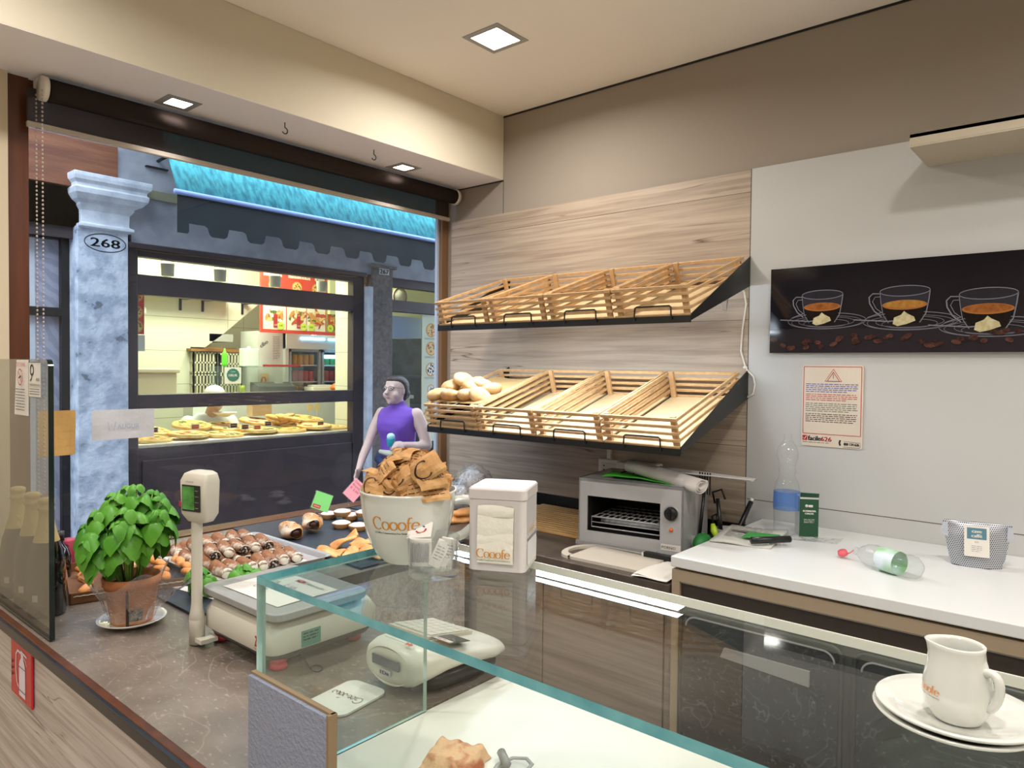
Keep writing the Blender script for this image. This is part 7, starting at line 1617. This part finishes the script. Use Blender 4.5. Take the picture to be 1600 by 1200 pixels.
wsach('white_sachet', 'narrow white sachet at the back of the clear holder, leaning right', (HX+.010, HY+.004, ZG+.014), RAD(-6), RAD(32), RAD(48), .018, .048, 2)
wsach('white_sachet', 'rear white sachet standing near the right wall of the clear holder', (HX+.012, HY+.014, ZG+.014), RAD(4), RAD(10), RAD(30), .024, .046, 2)
# napkin tin
tn = thing('napkin_tin', 'white metal napkin dispenser with lid and golden printed word', 'napkin dispenser', (0, 0, 0))
MTn = frame((-.811, .843, ZG), (.086, .044, 0), (-.049, .092, 0)); wT, dT, hT = .0965, .102, .138
q = MB(); q.loft([[(x, y, z) for x, y in rr_poly(0, 0, wT, dT, .011, 6)] for z in (.0, .117)], M=MTn, sm=False); q.build('body', M_tin, tn, bev=.0006)
q = MB(); q.loft([[(x, y, z) for x, y in rr_poly(-.0015, -.0015, wT+.0015, dT+.0015, .012, 6)] for z in (.1175, .133)]+[[(x, y, .1355) for x, y in rr_poly(.001, .001, wT-.001, dT-.001, .011, 6)]], M=MTn, sm=False); q.build('lid', M_tin, tn, bev=.0008)
MFt = MTn @ frame((0, -.0006, 0), (1, 0, 0), (0, 0, 1))
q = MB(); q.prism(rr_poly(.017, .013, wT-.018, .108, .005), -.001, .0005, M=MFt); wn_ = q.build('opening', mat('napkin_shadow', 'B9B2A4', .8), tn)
for k, (y0_, y1_) in enumerate(((.089, .107), (.052, .090), (.040, .062), (.014, .050))):
    q = MB(); q.grid(10, 5, lambda u, v, k=k: (.0175+(wT-.036)*u, y0_+(y1_-y0_)*v+.002*math.sin(4*u+k*2)*v, .0012+.0010*k+.0018*math.sin(PI*v)+.0008*math.sin(6*u+k)), M=MFt); q.build('napkin', mat('napkin_paper%d' % k, 'E6E3D6', .85, bump=.25, bscale=60), wn_)
q = MB(); logo(q, .0175, .024, .058, 0, M=MFt @ T(0, 0, .0085), m2=1); q.build('front_lettering', [M_orange, M_dkprint], tn)
MSt = MTn @ frame((wT+.0006, 0, 0), (0, 1, 0), (0, 0, 1))
q = MB(); logo(q, .020, .058, .066, 0, M=MSt, sub=False); q.build('side_lettering', mat('pale_gold_print', 'DDBE98', .5), tn)
q = MB(); q.prism(rr_poly(.016, .008, dT-.014, .048, .008), 0, .0006, M=MSt); q.bx((.016, .049, 0), (dT-.006, .052, .0008), M=MSt, m=1); q.build('side_window', [mat('pale_window', 'D9D8D8', .2), M_grey], tn)
# milk jug on saucers
JX, JY = -.110, .770
s1 = thing('saucer', 'lower of two stacked white saucers under the milk jug', 'saucer', (JX-.001, JY, ZG))
sp_prof = [(.030, 0), (.032, .002), (.055, .007), (.074, .015), (.0755, .017), (.074, .018), (.054, .011), (.032, .006), (.001, .006)]
q = MB(); q.lathe(sp_prof, 56, M=Sc(.90, .90, 1)); q.build('dish', M_cer, s1)
s2 = thing('saucer', 'upper of two stacked white saucers, directly under the milk jug', 'saucer', (JX+.001, JY, ZG+.0068))
q = MB(); q.lathe(sp_prof, 56, M=Sc(.90, .90, 1)); q.build('dish', M_cer, s2)
jg = thing('milk_jug', 'small white porcelain milk jug with spout and handle on two saucers', 'jug', (JX+.002, JY-.003, ZG+.0135)); jg.scale = (.94, .94, .97)
fj = math.atan2(-JY, -JX)
lipa = fj-RAD(95)
def jf(a, z):
    d = math.cos(a-lipa); return 1+(max(0, d)**6)*.28*max(0, (z-.045)/.027)**1.5
q = MB(); q.lathe([(.020, 0), (.0225, .002), (.0285, .012), (.0305, .024), (.0300, .036), (.0265, .050), (.0235, .060), (.0228, .068), (.0232, .0715), (.0215, .0722), (.0205, .068), (.021, .060), (.026, .045), (.027, .025), (.018, .008), (.001, .006)], 48, fn=jf, M=Sc(1, 1, 1)); q.build('body', M_cer, jg)
ha = fj+RAD(62); hv = Vector((math.cos(ha), math.sin(ha), 0))
q = MB(); q.tube([hv*a+Vector((0, 0, b_)) for a, b_ in ((.022, .050), (.029, .0545), (.035, .053), (.0385, .045), (.038, .034), (.034, .024), (.027, .017))], .0052, 12, flat=.85); q.build('handle', M_cer, jg, sub=1)
def wrapj(x, y, z): a = fj-RAD(58)+x/.030; r = .0305+.0006-.0009*abs(y-.026)*10; return (r*math.cos(a), r*math.sin(a), y)
q = MB(); logo(q, -.016, .026, .032, 0, wrap=wrapj, m2=1); q.build('lettering', [mat('orange_print', 'E0862E', .4), M_dkprint], jg)
